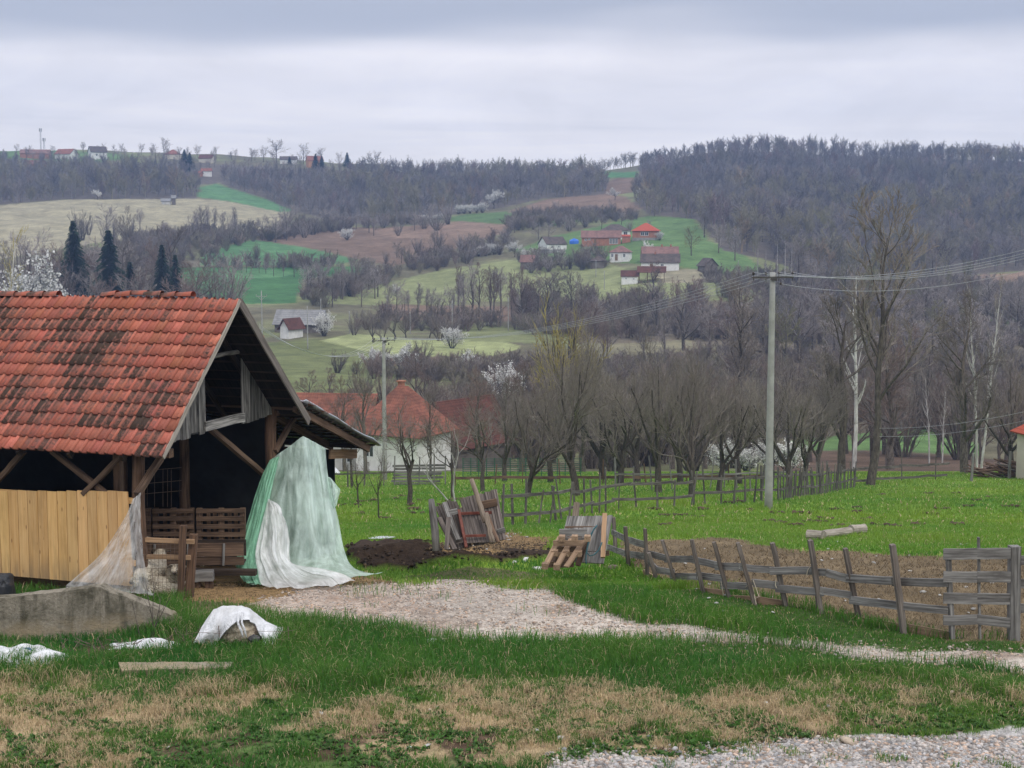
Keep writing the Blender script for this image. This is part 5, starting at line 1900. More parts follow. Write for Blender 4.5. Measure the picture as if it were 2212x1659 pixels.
def sheep(name, label, loc, rz, head_turn=0.0, lying=False, s=1.0):
    """standing ewe facing +x; one continuous body: trunk, neck, head, ears, legs, tail"""
    hz = 0.50 if not lying else 0.26
    ht = head_turn
    V, E, Rr, K = [], [], [], []

    def a(p, r, parent=None, k=(1, 1, 1)):
        V.append(p)
        Rr.append(r)
        K.append(k)
        if parent is not None:
            E.append((parent, len(V) - 1))
        return len(V) - 1
    pel = a((-0.30, 0, hz), (0.19, 0.20))
    mid = a((-0.02, 0, hz - 0.01), (0.215, 0.23), pel)
    sh_ = a((0.24, 0, hz + 0.01), (0.185, 0.205), mid)
    tail = a((-0.50, 0, hz + 0.02), (0.07, 0.07), pel)
    a((-0.53, 0, hz - 0.2), 0.03, tail)
    nk = a((0.40, 0.03 * ht, hz + 0.13), 0.125, sh_)
    hx, hy = math.cos(ht), math.sin(ht)
    b0 = Vector((0.46, 0.08 * ht, hz + 0.25))
    hd = a(tuple(b0), (0.085, 0.09), nk, (1.25, 1.2, 1.15))
    f1 = a(tuple(b0 + Vector((hx * 0.11, hy * 0.11, -0.06))), (0.060, 0.068), hd, (1.35, 1.33, 1.3))
    a(tuple(b0 + Vector((hx * 0.20, hy * 0.20, -0.125))), (0.036, 0.036), f1, (0.12, 0.10, 0.10))
    for sg in (-1, 1):
        e0 = b0 + Vector((-hy * sg * 0.08, hx * sg * 0.08, 0.015))
        q = a(tuple(e0), 0.026, hd, (0.14, 0.12, 0.11))
        a(tuple(e0 + Vector((-hy * sg * 0.10 + hx * 0.02, hx * sg * 0.10 + hy * .02, -0.045))), (0.030, 0.012), q, (0.08, 0.07, 0.07))
    for (x, j) in ((0.26, sh_), (-0.30, pel)):
        for sg in (-1, 1):
            if lying:
                q = a((x + 0.03, sg * 0.15, 0.16), 0.06, j)
                q = a((x + 0.16, sg * 0.19, 0.06), 0.035, q, (0.8, 0.75, 0.7))
                a((x + 0.02, sg * 0.21, 0.03), 0.022, q, (0.6, 0.55, 0.5))
            elif x > 0:
                q = a((x, sg * 0.10, hz - 0.20), 0.066, j)
                q = a((x + 0.02, sg * 0.10, 0.19), 0.032, q, (0.8, 0.76, 0.7))
                q = a((x, sg * 0.10, 0.05), 0.024, q, (0.9, 0.85, 0.8))
                a((x + 0.035, sg * 0.10, 0.015), 0.026, q, (0.25, 0.22, 0.2))
            else:
                q = a((x + 0.05, sg * 0.11, hz - 0.18), 0.085, j)
                q = a((x - 0.06, sg * 0.11, 0.21), 0.036, q, (0.8, 0.76, 0.7))
                q = a((x - 0.02, sg * 0.11, 0.05), 0.025, q, (0.9, 0.85, 0.8))
                a((x + 0.015, sg * 0.11, 0.015), 0.027, q, (0.25, 0.22, 0.2))
    o = skin_body(name, V, E, Rr, M['sheep'], pel, 2)
    me = o.data
    co = np.zeros(len(me.vertices) * 3, np.float32)
    me.vertices.foreach_get("co", co)
    co = co.reshape(-1, 3)
    sk = np.array(V)
    kk = np.array(K)
    d = np.linalg.norm(co[:, None] - sk[None], axis=2)
    wgt = 1 / (d + 0.02) ** 4
    c = (wgt[..., None] * kk[None]).sum(1) / wgt.sum(1)[:, None]
    # grubby belly and flanks
    dirt = np.clip((hz - 0.02 - co[:, 2]) * 2.2, 0, 0.55) * (np.abs(co[:, 0]) < 0.45)
    c = c * (1 - dirt[:, None] * np.array([0.75, 0.8, 0.85]))
    # two dark eyes
    for sg in (-1, 1):
        ep = np.array(b0 + Vector((hx * 0.075 - hy * sg * 0.058, hy * 0.075 + hx * sg * 0.058, 0.02)))
        m_ = np.linalg.norm(co - ep, axis=1) < 0.022
        c[m_] = 0.05
    # woolly lumps on trunk and neck
    wl = np.clip((np.linalg.norm(co[:, None] - sk[None, [0, 1, 2, 5]], axis=2).min(1) < 0.27) * 1.0, 0, 1)
    lump = (fbm(co[:, 0] * 22 + 5, co[:, 2] * 22 + co[:, 1] * 20, 77, 2) - 0.5) * 0.028 * wl
    nrm = np.zeros(len(me.vertices) * 3, np.float32)
    me.vertices.foreach_get("normal", nrm)
    co = co + nrm.reshape(-1, 3) * lump[:, None]
    me.vertices.foreach_set("co", co.astype(np.float32).ravel())
    ca = me.color_attributes.new("Col", 'FLOAT_COLOR', 'POINT')
    c4 = np.ones((len(c), 4), np.float32)
    c4[:, :3] = c
    ca.data.foreach_set("color", c4.ravel())
    o.location = loc
    o.rotation_euler = (0, 0, rz)
    o.scale = (s, s, s)
    return tag(o, label, 'sheep', 'sheep in the barn')


def flat(px, py, Y):
    p = at(px, py, Y)
    p.z = gz(p.x, p.y)
    return p


sheep('sheep', 'cream sheep with white face and black ears looking out of the barn', flat(377, 1280, 24.95), R(-72), R(-10), False, 0.80)
sheep('sheep', 'cream sheep seen from behind, standing beside the clear plastic sheet', flat(326, 1284, 24.85), R(75), R(20), False, 0.95)
sheep('sheep', 'cream sheep lying against the wire below the standing one', flat(350, 1290, 24.72), R(200), R(30), True, 0.85)
sheep('sheep', 'dim sheep deep in the barn at the end of the trough near the corner post', flat(325, 1220, 27.05), R(200), 0.4, False, 1.15)
sheep('sheep', 'dim sheep deep in the barn behind the trough by the gate posts', flat(372, 1220, 27.05), R(170), 0.3, False, 1.12)

# ================================================================== CONCRETE WALL, SACKS, SLAB
mc, t = newmat('old_stained_concrete')
ob = t.n('ShaderNodeTexCoord').outputs['Object']
n1 = t.noise(ob, 2.2, 6, 0.7, 0.5)
n2 = t.noise(t.n('ShaderNodeMapping', {0: ob, 3: (3.5, 3.5, 0.5)}).outputs[0], 1.6, 4, 0.6)
n3 = t.noise(ob, 26, 5, 0.7)
sx = t.n('ShaderNodeSeparateXYZ', {0: ob})
base = t.mix(t.n('ShaderNodeMapRange', {0: n3, 1: 0.3, 2: 0.7}).outputs[0], (0.18, 0.155, 0.12), (0.33, 0.295, 0.235))
base = t.mix(t.n('ShaderNodeMapRange', {0: n1, 1: 0.44, 2: 0.64, 4: 0.8}).outputs[0], base, (0.060, 0.055, 0.036))
base = t.mix(t.n('ShaderNodeMapRange', {0: n2, 1: 0.5, 2: 0.68, 4: 0.75}).outputs[0], base, (0.052, 0.048, 0.032))
och = t.math('MULTIPLY', t.n('ShaderNodeMapRange', {0: sx.outputs[2], 1: 0.05, 2: 0.28, 3: 0.85, 4: 0.0}).outputs[0], t.n('ShaderNodeMapRange', {0: n1, 1: 0.35, 2: 0.6}).outputs[0])
base = t.mix(och, base, (0.36, 0.285, 0.185))
finish(t, base, 0.95, t.math('ADD', n3, t.math('MULTIPLY', n1, 2)), 0.8, 0.03, 0.1)
M['concrete'] = mc


def slabwall(name, prof_, base, thick, mat, dz=0.0, jit=0.01):
    """wall: front face profile [(px,py,Y) top edge], ground line base, given thickness away from the camera"""
    vs, fs = [], []
    n = len(prof_)
    for i in range(n):
        tp = at(*prof_[i])
        b0 = Vector((tp.x, tp.y, -0.25))
        j = lambda: random.uniform(-jit, jit)
        vs += [b0[:], (tp.x + j(), tp.y + j(), tp.z + j()), (tp.x + j() + 0.02, tp.y + thick + j(), tp.z + j()), (tp.x, tp.y + thick, -0.25)]
    for i in range(n - 1):
        o = i * 4
        for q in range(3):
            fs.append((o + q, o + q + 1, o + 4 + q + 1, o + 4 + q))
    fs += [(0, 3, 2, 1), ((n - 1) * 4, (n - 1) * 4 + 1, (n - 1) * 4 + 2, (n - 1) * 4 + 3)]
    me = bpy.data.meshes.new(name)
    me.from_pydata(vs, [], fs)
    me.materials.append(mat)
    return link(name, me)


pr = [(-260, 1304, 21.2), (-100, 1298, 21.5), (0, 1293, 21.75), (60, 1286, 21.85), (130, 1278, 22.0), (190, 1270, 22.1), (214, 1267, 22.15), (222, 1271, 22.15), (236, 1280, 22.2), (270, 1289, 22.3), (310, 1305, 22.4), (345, 1318, 22.5), (372, 1330, 22.55), (386, 1345, 22.6), (390, 1368, 22.6)]
pr2 = []
for i in range(len(pr) - 1):
    for k in range(5):
        f = k / 5
        pr2.append(tuple(pr[i][q] * (1 - f) + pr[i + 1][q] * f for q in range(3)))
pr2.append(pr[-1])
tag(slabwall('concrete_wall', pr2, 0, 0.24, M['concrete'], jit=0.007), 'stained concrete wall with sloping end in front of the barn', 'wall')
# slab lying in the grass
p0, p1 = G(262, 1462), G(498, 1457)
mb = MB()
d = (p1 - p0)
n_ = 12
vs, fs = [], []
for i in range(n_ + 1):
    f = i / n_
    c_ = p0.lerp(p1, f)
    w_ = 0.26 * (1 - 0.35 * f)
    h_ = 0.10
    for (dy, z) in ((0, -0.05), (-0.02, h_ - 0.01), (0.0, h_), (w_, h_ + 0.02), (w_, -0.05)):
        vs.append((c_.x + random.uniform(-.01, .01) + 0.12 * (dy / 0.3) * -1 * (f < .01), c_.y + dy + random.uniform(-.012, .012), c_.z + z + random.uniform(-.008, .008)))
    if i:
        o = (i - 1) * 5
        for q in range(4):
            fs.append((o + q, o + q + 1, o + 6 + q, o + 5 + q))
fs += [(4, 3, 2, 1, 0), tuple(n_ * 5 + q for q in range(5))]
me = bpy.data.meshes.new('concrete_slab')
me.from_pydata(vs, [], fs)
me.materials.append(M['concrete'])
tag(link('concrete_slab', me), 'broken concrete kerb slab lying in green grass below the white sack', 'concrete slab')

msk_, t = newmat('white_woven_sack')
ob = t.n('ShaderNodeTexCoord').outputs['Object']
n1 = t.noise(ob, 5, 6, 0.7, 1.2)
n2 = t.noise(ob, 2.0, 3, 0.6)
base = t.mix(t.n('ShaderNodeMapRange', {0: n2, 1: 0.45, 2: 0.75}).outputs[0], (0.78, 0.78, 0.80), (0.52, 0.51, 0.50))
finish(t, base, 0.6, n1, 0.9, 0.10, 0.3)
M['sack'] = msk_
M['fleece'] = simple_mat('raw_fleece', (0.42, 0.33, 0.22), (0.75, 0.66, 0.52), 26, 0.95, 1.0, 0.04, 6)


def cloth_patch(name, fn, nu, nv, mat, sm=True, thick=0.006):
    vs = []
    for j in range(nv):
        for i in range(nu):
            vs.append(tuple(fn(i / (nu - 1), j / (nv - 1))))
    idx = np.arange(nu * nv).reshape(nv, nu)
    q = np.stack([idx[:-1, :-1], idx[:-1, 1:], idx[1:, 1:], idx[1:, :-1]], -1).reshape(-1, 4)
    o = link(name, npmesh(name, np.array(vs), [q], mat, smooth=sm))
    if thick:
        m_ = o.modifiers.new('thickness', 'SOLIDIFY')
        m_.thickness = thick
    return o


# torn big sack draped over a heap of fleece
S0 = G(508, 1392)


def _sackpt(px, py, Y):
    return at(px, py, Y)


TOPC = [(448, 1336), (462, 1316), (480, 1309), (500, 1308), (520, 1309), (538, 1314), (548, 1322), (566, 1336), (592, 1356), (604, 1372)]


def sack_fn(a, b):
    # b: 0 rear foot, .5 crest, 1 front hem (which hangs like an arch over the fleece)
    x = a * (len(TOPC) - 1)
    i = min(int(x), len(TOPC) - 2)
    f = x - i
    cx = TOPC[i][0] * (1 - f) + TOPC[i + 1][0] * f
    cy = TOPC[i][1] * (1 - f) + TOPC[i + 1][1] * f
    crest = at(cx, cy, 21.75)
    hemx = 412 + (606 - 412) * a
    arch = max(0.0, math.sin(math.pi * min(max((a - 0.27) / 0.55, 0), 1)))
    hem = at(hemx * (1 - arch) + cx * arch * 1.0, 1397 - 58 * arch ** 0.6 - 6 * math.sin(a * 17), 21.45 - 0.06 * arch)
    rear = Vector((crest.x, crest.y + 0.55, 0.0))
    fold = 0.03 * math.sin(a * 27 + b * 5) + 0.02 * math.sin(a * 49 - b * 4) + 0.11 * (float(vnoise(a * 5, b * 4, 15)) - .5) + 0.08 * (float(vnoise(a * 9, b * 7, 5)) - .5)
    if b > 0.4:
        f = (b - 0.4) / 0.6
        p = crest.lerp(hem, f)
        p.y -= 0.10 * math.sin(math.pi * f) + fold * (0.3 + f)
        p.z += 0.02 * math.sin(a * 23 + f * 6) * f
    else:
        f = b / 0.4
        p = rear.lerp(crest, f)
        p.y += 0.1 * math.sin(math.pi * f) + fold * 0.5
    return p


sk_ = cloth_patch('woven_sack', sack_fn, 90, 40, M['sack'])
tag(sk_, 'big torn white woven sack draped like a tent over cream fleece', 'sack')
for (xa, xb, ya, w_) in ((515, 519, 1326, 0.035), (524, 526, 1324, 0.03)):
    a_, b_ = at(xa, ya, 21.35), at(xb + 6, 1376, 21.25)
    mb = MB()
    mb.tube([a_, a_.lerp(b_, .35) + Vector((-0.02, -0.06, 0)), a_.lerp(b_, .7) + Vector((0.0, -0.03, 0)), b_], [w_ * .7, w_ * .5, w_ * .6, w_ * .3], 6)
    mb.build('hanging_strap', M['sack'], sk_, True)
bm = bmesh.new()
bmesh.ops.create_icosphere(bm, subdivisions=5, radius=1)
cF = at(520, 1372, 21.62)
for v in bm.verts:
    c_ = v.co.copy()
    k = 1 + 0.22 * (float(fbm(c_.x * 3 + 4, c_.z * 3 + c_.y * 2, 31, 3)) - 0.5) * 2
    v.co = Vector((c_.x * 0.34, c_.y * 0.17, c_.z * 0.24)) * k
    v.co += Vector((0, 0, 0))
me = bpy.data.meshes.new('fleece_heap')
bm.to_mesh(me)
bm.free()
me.polygons.foreach_set("use_smooth", [True] * len(me.polygons))
me.materials.append(M['fleece'])
tag(link('fleece_heap', me, None, (cF.x, cF.y, 0.12)), 'heap of cream raw fleece under the torn white sack', 'fleece')
bm = bmesh.new()
bmesh.ops.create_icosphere(bm, subdivisions=3, radius=1)
for v in bm.verts:
    k = 1 + 0.5 * (float(fbm(v.co.x * 3, v.co.z * 3 + v.co.y, 41)) - 0.5)
    v.co = Vector((v.co.x * .085, v.co.y * .06, v.co.z * .065)) * k
me = bpy.data.meshes.new('dark_bundle')
bm.to_mesh(me)
bm.free()
me.materials.append(simple_mat('dark_rag', (0.03, 0.03, 0.032), (0.12, 0.115, 0.115), 18, 0.8))
tag(link('dark_bundle', me, None, at(548, 1380, 21.35)), 'small dark rag bundle at the right foot of the torn white sack', 'rag')
# sagging old wire fence in front of the sack
mb = MB()
for k in range(16):
    px = 400 + k * 15
    q0 = G(px, 1402)
    if k % 5 == 0:
        mb.tube([q0, q0 + Vector((random.uniform(-.03, .03), 0, 0.34 if k else 0.2))], 0.007, 4)
    else:
        mb.tube([q0, q0 + Vector((0.01, 0, 0.24))], 0.003, 3)
for h_ in (0.10, 0.22):
    mb.tube([G(400 + k * 24, 1402) + Vector((0, -0.01, h_ + 0.02 * math.sin(k * 1.3) + 0.006 * k)) for k in range(11)], 0.0035, 3)
tag(mb.build('wire_fence', m_wire), 'low rusty wire fence sagging in front of the torn white sack', 'fence')


# flat sacks
def flat_sack(px, py, w_, d_, h_, seed, label, name='woven_sack', rz=0.0):
    c0 = G(px, py)

    def fn(a, b):
        e = (math.sin(math.pi * a) ** 0.55) * (math.sin(math.pi * b) ** 0.55)
        x = (a - .5) * w_ * (1 + 0.12 * math.sin(b * 9 + seed))
        y = (b - .5) * d_ * (1 + 0.15 * math.sin(a * 8 + seed))
        z = h_ * min(1, e * 1.3) * (0.35 + 0.9 * float(vnoise(a * 4 + seed, b * 2.2, seed))) * (0.75 + 0.25 * math.sin(a * 9 + b * 4)) + 0.03 * (float(vnoise(a * 11, b * 9, seed + 3)) - .3)
        return c0 + Vector((x * math.cos(rz) - y * math.sin(rz), x * math.sin(rz) + y * math.cos(rz), z))
    return tag(cloth_patch(name, fn, 46, 26, M['sack']), label, 'sack')


s_ = flat_sack(62, 1428, 1.10, 0.75, 0.30, 3, 'white woven sack with blue stripe lying at the foot of the concrete wall', rz=-0.08)
mb = MB()
pts = [at(8, 1413, 20.85), at(40, 1404, 20.95), at(62, 1402, 21.0), at(80, 1416, 20.9)]
mb.tube(pts, [0.02, 0.03, 0.03, 0.015], 6)
mb.build('blue_stripe', simple_mat('faded_blue_print', (0.06, 0.10, 0.20), (0.12, 0.17, 0.28), 10, 0.6), s_)
flat_sack(312, 1396, 0.95, 0.4, 0.11, 9, 'flattened white woven sack among dead twigs right of the concrete wall', rz=0.05)
# black wrapped bundle behind the wall
bm = bmesh.new()
bmesh.ops.create_icosphere(bm, subdivisions=4, radius=1)
for v in bm.verts:
    c_ = v.co
    k = 1 + 0.3 * (float(fbm(c_.x * 2.5 + 1, c_.z * 2.5 + c_.y, 61)) - 0.5)
    pw = lambda q: math.copysign(abs(q) ** 0.6, q)
    v.co = Vector((pw(c_.x) * .19, pw(c_.y) * .2, pw(c_.z) * .24)) * k
me = bpy.data.meshes.new('black_bundle')
bm.to_mesh(me)
bm.free()
me.materials.append(M['black_sheet'])
bp_ = at(2, 1272, 22.6)
tag(link('black_bundle', me, None, bp_), 'black plastic wrapped bundle standing on end behind the concrete wall', 'bundle')
mb = MB()
mb.beam((bp_.x, bp_.y, -0.05), (bp_.x, bp_.y, bp_.z - 0.12), 0.34, 0.34, segs=3, jit=0.01)
tag(mb.build('stump_block', M['brown_wood']), 'wooden block carrying the black bundle behind the concrete wall', 'block')


# dead twigs and young shoots by the wall
def twigs(name, spots, label, cat, mat='bark_dark'):
    b = Branches(len(label))
    P, Rr = [], []
    for (px, py, n_, h_, spread) in spots:
        c0 = G(px, py)
        for _ in range(n_):
            a = random.uniform(0, 6.28)
            sp = random.uniform(0.1, spread)
            hh = h_ * random.uniform(0.5, 1.0)
            d = Vector((math.cos(a) * sp, math.sin(a) * sp * 0.6, hh))
            q0 = c0 + Vector((random.uniform(-.12, .12), random.uniform(-.08, .08), -0.02))
            P.append([tuple(q0 + d * f + Vector((random.uniform(-.02, .02),) * 2 + (0,)) * f) for f in (0, .35, .7, 1)])
            Rr.append([0.007, 0.006, 0.005, 0.003])
    b.trunks(P, Rr)
    b.level(3, (0.3, 0.8), (0.25, 0.5), 3, 0.15, 0.1, 0.6, 0.3, 1.0, 0.6, rmin=0.0025)
    V, Q = merge([tube_arrays(*l, 4) for l in b.lv])
    return tag(link(name, npmesh(name, V, [Q], M[mat])), label, cat)


twigs('sapling_shoots', [(332, 1376, 3, 1.05, 0.35), (318, 1380, 2, 0.8, 0.4)], 'thin bare shoots growing up in front of the concrete wall', 'shoots')
twigs('brushwood', [(215, 1402, 9, 0.16, 0.7), (280, 1398, 9, 0.14, 0.6), (350, 1394, 8, 0.2, 0.5), (395, 1388, 6, 0.3, 0.3), (150, 1412, 6, 0.18, 0.6), (430, 1398, 6, 0.2, 0.4)], 'tangle of dead brushwood along the foot of the concrete wall', 'brushwood', 'twig_red')

# ================================================================== LEANING PICKET GATE
# picture point -> plane leaning back: all at about 28.6 m
GY0 = 27.6


def g5(x, y, Y=GY0):
    return at((1680 + x / 4.6075) / 1.8517, (1880 + y / 4.6075) / 1.8517, Y)


pk = thing('picket_gate', 'leaning wooden picket gate with a red metal frame, propped by stakes', 'gate', G(1010, 1188))
o0 = pk.location.copy()
Yb, Yt = 28.15, 28.75


def stick(name, a, b, w_, d_, mat, Ya=Yb, Yb_=Yt, off=0.0, parent=pk, segs=4):
    mb = MB()
    mb.beam(g5(*b, Ya + off) - o0, g5(*a, Yb_ + off) - o0, w_, d_, segs=segs, jit=0.003)
    return mb.build(name, M[mat], parent)


M['picket_wood'] = wood_mat('weathered_picket', (0.065, 0.052, 0.046), (0.225, 0.188, 0.165), (0.038, 0.03, 0.026), 0.7)
for k in range(20):                               # back row of pickets
    f = k / 19
    xt = 310 + (1385 - 310) * f
    yt = 665 - 300 * f + random.uniform(-14, 14) - (40 if k in (3, 4, 7) else 0)
    xb = 640 + (1555 - 640) * f
    yb = 1475 - 190 * f
    if k == 7:
        continue
    stick('picket', (xt, yt), (xb, yb), 0.066, 0.022, 'picket_wood', off=0.02 + random.uniform(-.01, .01))
for k in range(8):                                # short front pickets inside the metal frame
    xt = 755 + k * 46
    stick('picket', (xt, 700 - k * 4), (xt + 145 + k * 5, 1350 - k * 2), 0.055, 0.025, 'picket_wood', off=-0.07)
stick('cross_rail', (490, 800), (690, 752), 0.06, 0.10, 'grey_wood', 28.45, 28.45, -0.10)
stick('cross_rail', (1110, 650), (1420, 585), 0.06, 0.14, 'brown_wood', 28.62, 28.62, -0.06)
stick('cross_rail', (1430, 1135), (1570, 1098), 0.05, 0.09, 'grey_wood', 28.3, 28.3, -0.06)
stick('cross_rail', (650, 1320), (790, 1282), 0.05, 0.09, 'picket_wood', 28.2, 28.2, -0.10)
m_red = simple_mat('rusty_red_paint', (0.115, 0.035, 0.026), (0.20, 0.070, 0.048), 12, 0.6, 0.2, 0.005)
M['red_metal'] = m_red
mb = MB()
mb.beam(g5(850, 1425, Yb - 0.12) - o0, g5(710, 740, Yt - 0.22) - o0, 0.055, 0.055)
mb.beam(g5(740, 802, Yt - 0.26) - o0, g5(1320, 782, Yt - 0.24) - o0, 0.04, 0.05)
mb.beam(g5(832, 1215, Yb - 0.1) - o0, g5(1215, 1205, Yb - 0.08) - o0, 0.035, 0.045)
mb.build('metal_frame', m_red, pk)
M['pole_wood'] = wood_mat('grey_tan_pole', (0.15, 0.115, 0.085), (0.33, 0.265, 0.205), (0.08, 0.06, 0.045), 0.6)
# stakes and poles leaning on the gate
for (a, b, w_, nm, lab, mt_, Ya, Yc) in (
        ((945, 170), (1215, 960), 0.105, 'wooden_pole', 'tall split pole leaning on the picket gate, longest of its props', 'pole_wood', 28.15, 28.5),
        ((1215, 790), (1335, 1345), 0.11, 'wooden_pole', 'barkless round pole standing before the red metal gate frame', 'pole_wood', 27.95, 28.2),
        ((1235, 820), (1440, 1330), 0.07, 'wooden_stake', 'dark stake leaning at the end of the picket gate', 'brown_wood', 28.0, 28.4),
        ((525, 870), (488, 1465), 0.085, 'wooden_stake', 'thin upright stake in front of the picket gate beside the corner post', 'picket_wood', 27.7, 28.1),
        ((450, 600), (700, 1290), 0.10, 'wooden_plank', 'pale slanting plank nailed over the picket gate', 'grey_wood', 28.0, 28.45),
        ((350, 880), (640, 1465), 0.10, 'wooden_plank', 'brown slanting plank at the hinge end of the picket gate', 'picket_wood', 27.85, 28.4)):
    mb = MB()
    a_, b_ = g5(*a, Yc), g5(*b, Ya)
    if 'pole' in nm:
        mb.tube([b_.lerp(a_, f) + Vector((random.uniform(-.01, .01), 0, 0)) for f in np.linspace(0, 1, 7)], np.linspace(w_ * .52, w_ * .42, 7), 9, rough=0.08)
    else:
        mb.beam(b_, a_, w_, w_ * .4, segs=5, jit=0.004)
    tag(mb.build(nm, M[mt_], None, 'pole' in nm), lab, nm.split('_')[1])
mb = MB()
mb.tube([g5(300, 1490, 28.05), g5(275, 1100, 28.15), g5(235, 800, 28.2), g5(205, 540, 28.3)], [0.075, 0.075, 0.07, 0.06], 9, rough=0.1)
tag(mb.build('fence_post', M['grey_wood'], None, True), 'crooked grey post standing at the left end of the picket gate', 'post')

# ================================================================== PLANK PANEL, PALLET, HOSE


def g6(x, y, Y):
    return at((2140 + x / 5.925) / 1.8517, (2020 + y / 5.925) / 1.8517, Y)


pp = thing('plank_hurdle', 'silvery grey plank panel leaning on the fence corner behind the broken pallet', 'panel', G(1275, 1232))
o0 = pp.location.copy()
for k in range(10):
    f = k / 9
    xt, yt = 830 + 960 * f, 268 - 14 * f + random.uniform(-10, 8)
    xb, yb = 560 + 1010 * f, 1330 + 60 * f
    mb = MB()
    mb.beam(g6(xb, yb, 26.95 - 0.25 * f) - o0, g6(xt, yt, 27.75 - 0.25 * f) - o0, random.uniform(.085, .11), 0.022, segs=5, jit=0.003)
    mb.build('plank', M['grey_wood'], pp)
for (ya, Yq) in ((560, 27.55), (1150, 27.1)):
    mb = MB()
    mb.beam(g6(720, ya, Yq) - o0, g6(1760, ya - 10, Yq - 0.22) - o0, 0.04, 0.09)
    mb.build('batten', M['brown_wood'], pp)
mb = MB()
mb.beam(g6(1612, 1250, 26.55), g6(1650, 205, 27.2), 0.085, 0.05, segs=6, jit=0.004)
tag(mb.build('wooden_plank', M['tan_wood']), 'fresh tan plank standing upright against the grey plank panel', 'plank')
mb = MB()
mb.beam(g6(935, 650, 27.9), g6(990, -60, 28.15), 0.15, 0.04, segs=6, jit=0.006, taper=0.7)
tag(mb.build('wooden_plank', M['pole_wood']), 'reddish split plank rising behind the grey plank panel', 'plank')
m_hose = simple_mat('blue_green_hose', (0.03, 0.09, 0.11), (0.05, 0.14, 0.16), 8, 0.5, 0)
mb = MB()
hp = [(1470, 490), (1380, 600), (1300, 800), (1240, 1000), (1225, 1130), (1300, 1205), (1400, 1180), (1500, 1080), (1560, 960), (1590, 880)]
mb.tube([g6(x, y, 26.9 - 0.28 * (y / 1300)) for x, y in hp], 0.012, 6)
hp = [(1475, 480), (1400, 560), (1330, 690), (1260, 900), (1215, 1100), (1205, 1300), (1215, 1400)]
mb.tube([g6(x, y, 26.88 - 0.28 * (y / 1300)) for x, y in hp], 0.012, 6)
tag(mb.build('hose', m_hose, None, True), 'blue green hose hanging over the grey plank panel', 'hose')
# broken pallets
M['pallet_wood'] = wood_mat('pallet_tan', (0.21, 0.135, 0.085), (0.40, 0.275, 0.18), (0.10, 0.07, 0.05), 0.6)
bp = thing('broken_pallet', 'broken tan pallet with bare runners leaning in front of the grey plank panel', 'pallet', G(1205, 1228))
o0 = bp.location.copy()


def bpal(name, a, b, Ya, Yb_, w_, h_, parent, o0, mat='pallet_wood'):
    mb = MB()
    mb.beam(g6(*b, Yb_) - o0, g6(*a, Ya) - o0, w_, h_, segs=4, jit=0.004)
    return mb.build(name, M[mat], parent)


for (xt, yt, xb, yb) in ((600, 760, 215, 1490), (890, 770, 490, 1510), (1205, 780, 740, 1470)):
    bpal('runner', (xt, yt), (xb, yb), 26.75, 26.1, 0.10, 0.03, bp, o0)
bpal('slat', (430, 900), (1110, 905), 26.45, 26.4, 0.03, 0.10, bp, o0)
bpal('slat', (650, 820), (1180, 830), 26.75, 26.7, 0.02, 0.09, bp, o0, 'grey_wood')
bpal('slat', (500, 1170), (1000, 1185), 26.55, 26.5, 0.02, 0.08, bp, o0)
for (x, y) in ((625, 800), (930, 800), (1235, 800), (460, 1140), (735, 1150), (1030, 1160), (225, 1455), (505, 1475)):
    mb = MB()
    c_ = g6(x, y, 26.42 if y < 1300 else 26.1) - o0
    mb.beam(c_ + Vector((0, -0.03, 0)), c_ + Vector((0.02, 0.10, 0.01)), 0.11, 0.10)
    mb.build('block', M['pallet_wood'], bp)
bp2 = thing('old_pallet', 'dark old pallet standing behind the broken tan pallet', 'pallet', G(1232, 1222))
o0 = bp2.location.copy()
bpal('slat', (575, 655), (1240, 660), 26.9, 26.85, 0.04, 0.13, bp2, o0, 'grey_wood')
bpal('slat', (480, 1060), (1100, 1050), 26.85, 26.8, 0.03, 0.11, bp2, o0, 'brown_wood')
bpal('slat', (320, 1420), (920, 1400), 26.75, 26.7, 0.03, 0.11, bp2, o0, 'brown_wood')
for (xt, xb) in ((640, 400), (960, 700), (1270, 1010)):
    bpal('runner', (xt, 700), (xb, 1440), 27.0, 26.75, 0.10, 0.04, bp2, o0, 'brown_wood')
for k in range(4):
    bpal('slat', (700 + k * 130, 690), (470 + k * 130, 1420), 27.1, 26.85, 0.08, 0.02, bp2, o0, 'brown_wood')
o_ = stones_mesh(np.array([G(1322, 1228)[:]]), np.array([0.17]), np.array([[0.6, 0.45, 0.38]]))
M['rock'] = simple_mat('brown_stone', (0.10, 0.075, 0.06), (0.22, 0.17, 0.14), 9, 0.9)
tag(link('stone', npmesh('stone', o_[0], [o_[1]], M['rock'], o_[2])), 'brown stone in the grass at the foot of the fence corner', 'stone')
mwh = simple_mat('pale_stone', (0.42, 0.41, 0.39), (0.68, 0.67, 0.64), 20, 0.8, usecol=True)
for (px, py, r_, lab) in ((1133, 1213, 0.10, 'round grey white stone beside a smaller one left of the broken pallet'), (1111, 1216, 0.07, 'small grey stone left of the round pale stone'), (1160, 1231, 0.11, 'flat white stone just in front of the broken pallet'),
                          (932, 1386, 0.08, 'pale stone half hidden in grass at the gravel edge'), (1213, 1600, 0.09, 'white angular stone in dry grass near the bottom edge'), (1833, 1607, 0.11, 'big tan stone on the gravel at the bottom')):
    v_, f_, c_ = stones_mesh(np.array([(G(px, py) + Vector((0, 0, r_ * .2)))[:]]), np.array([r_]), np.array([[1., 1., 1.]]), 0.55)
    me = npmesh('stone', v_, [f_], mwh, c_ * ([0.75, .62, .5] if 'tan' in lab else [1, 1, 1]), True)
    tag(link('stone', me), lab, 'stone')
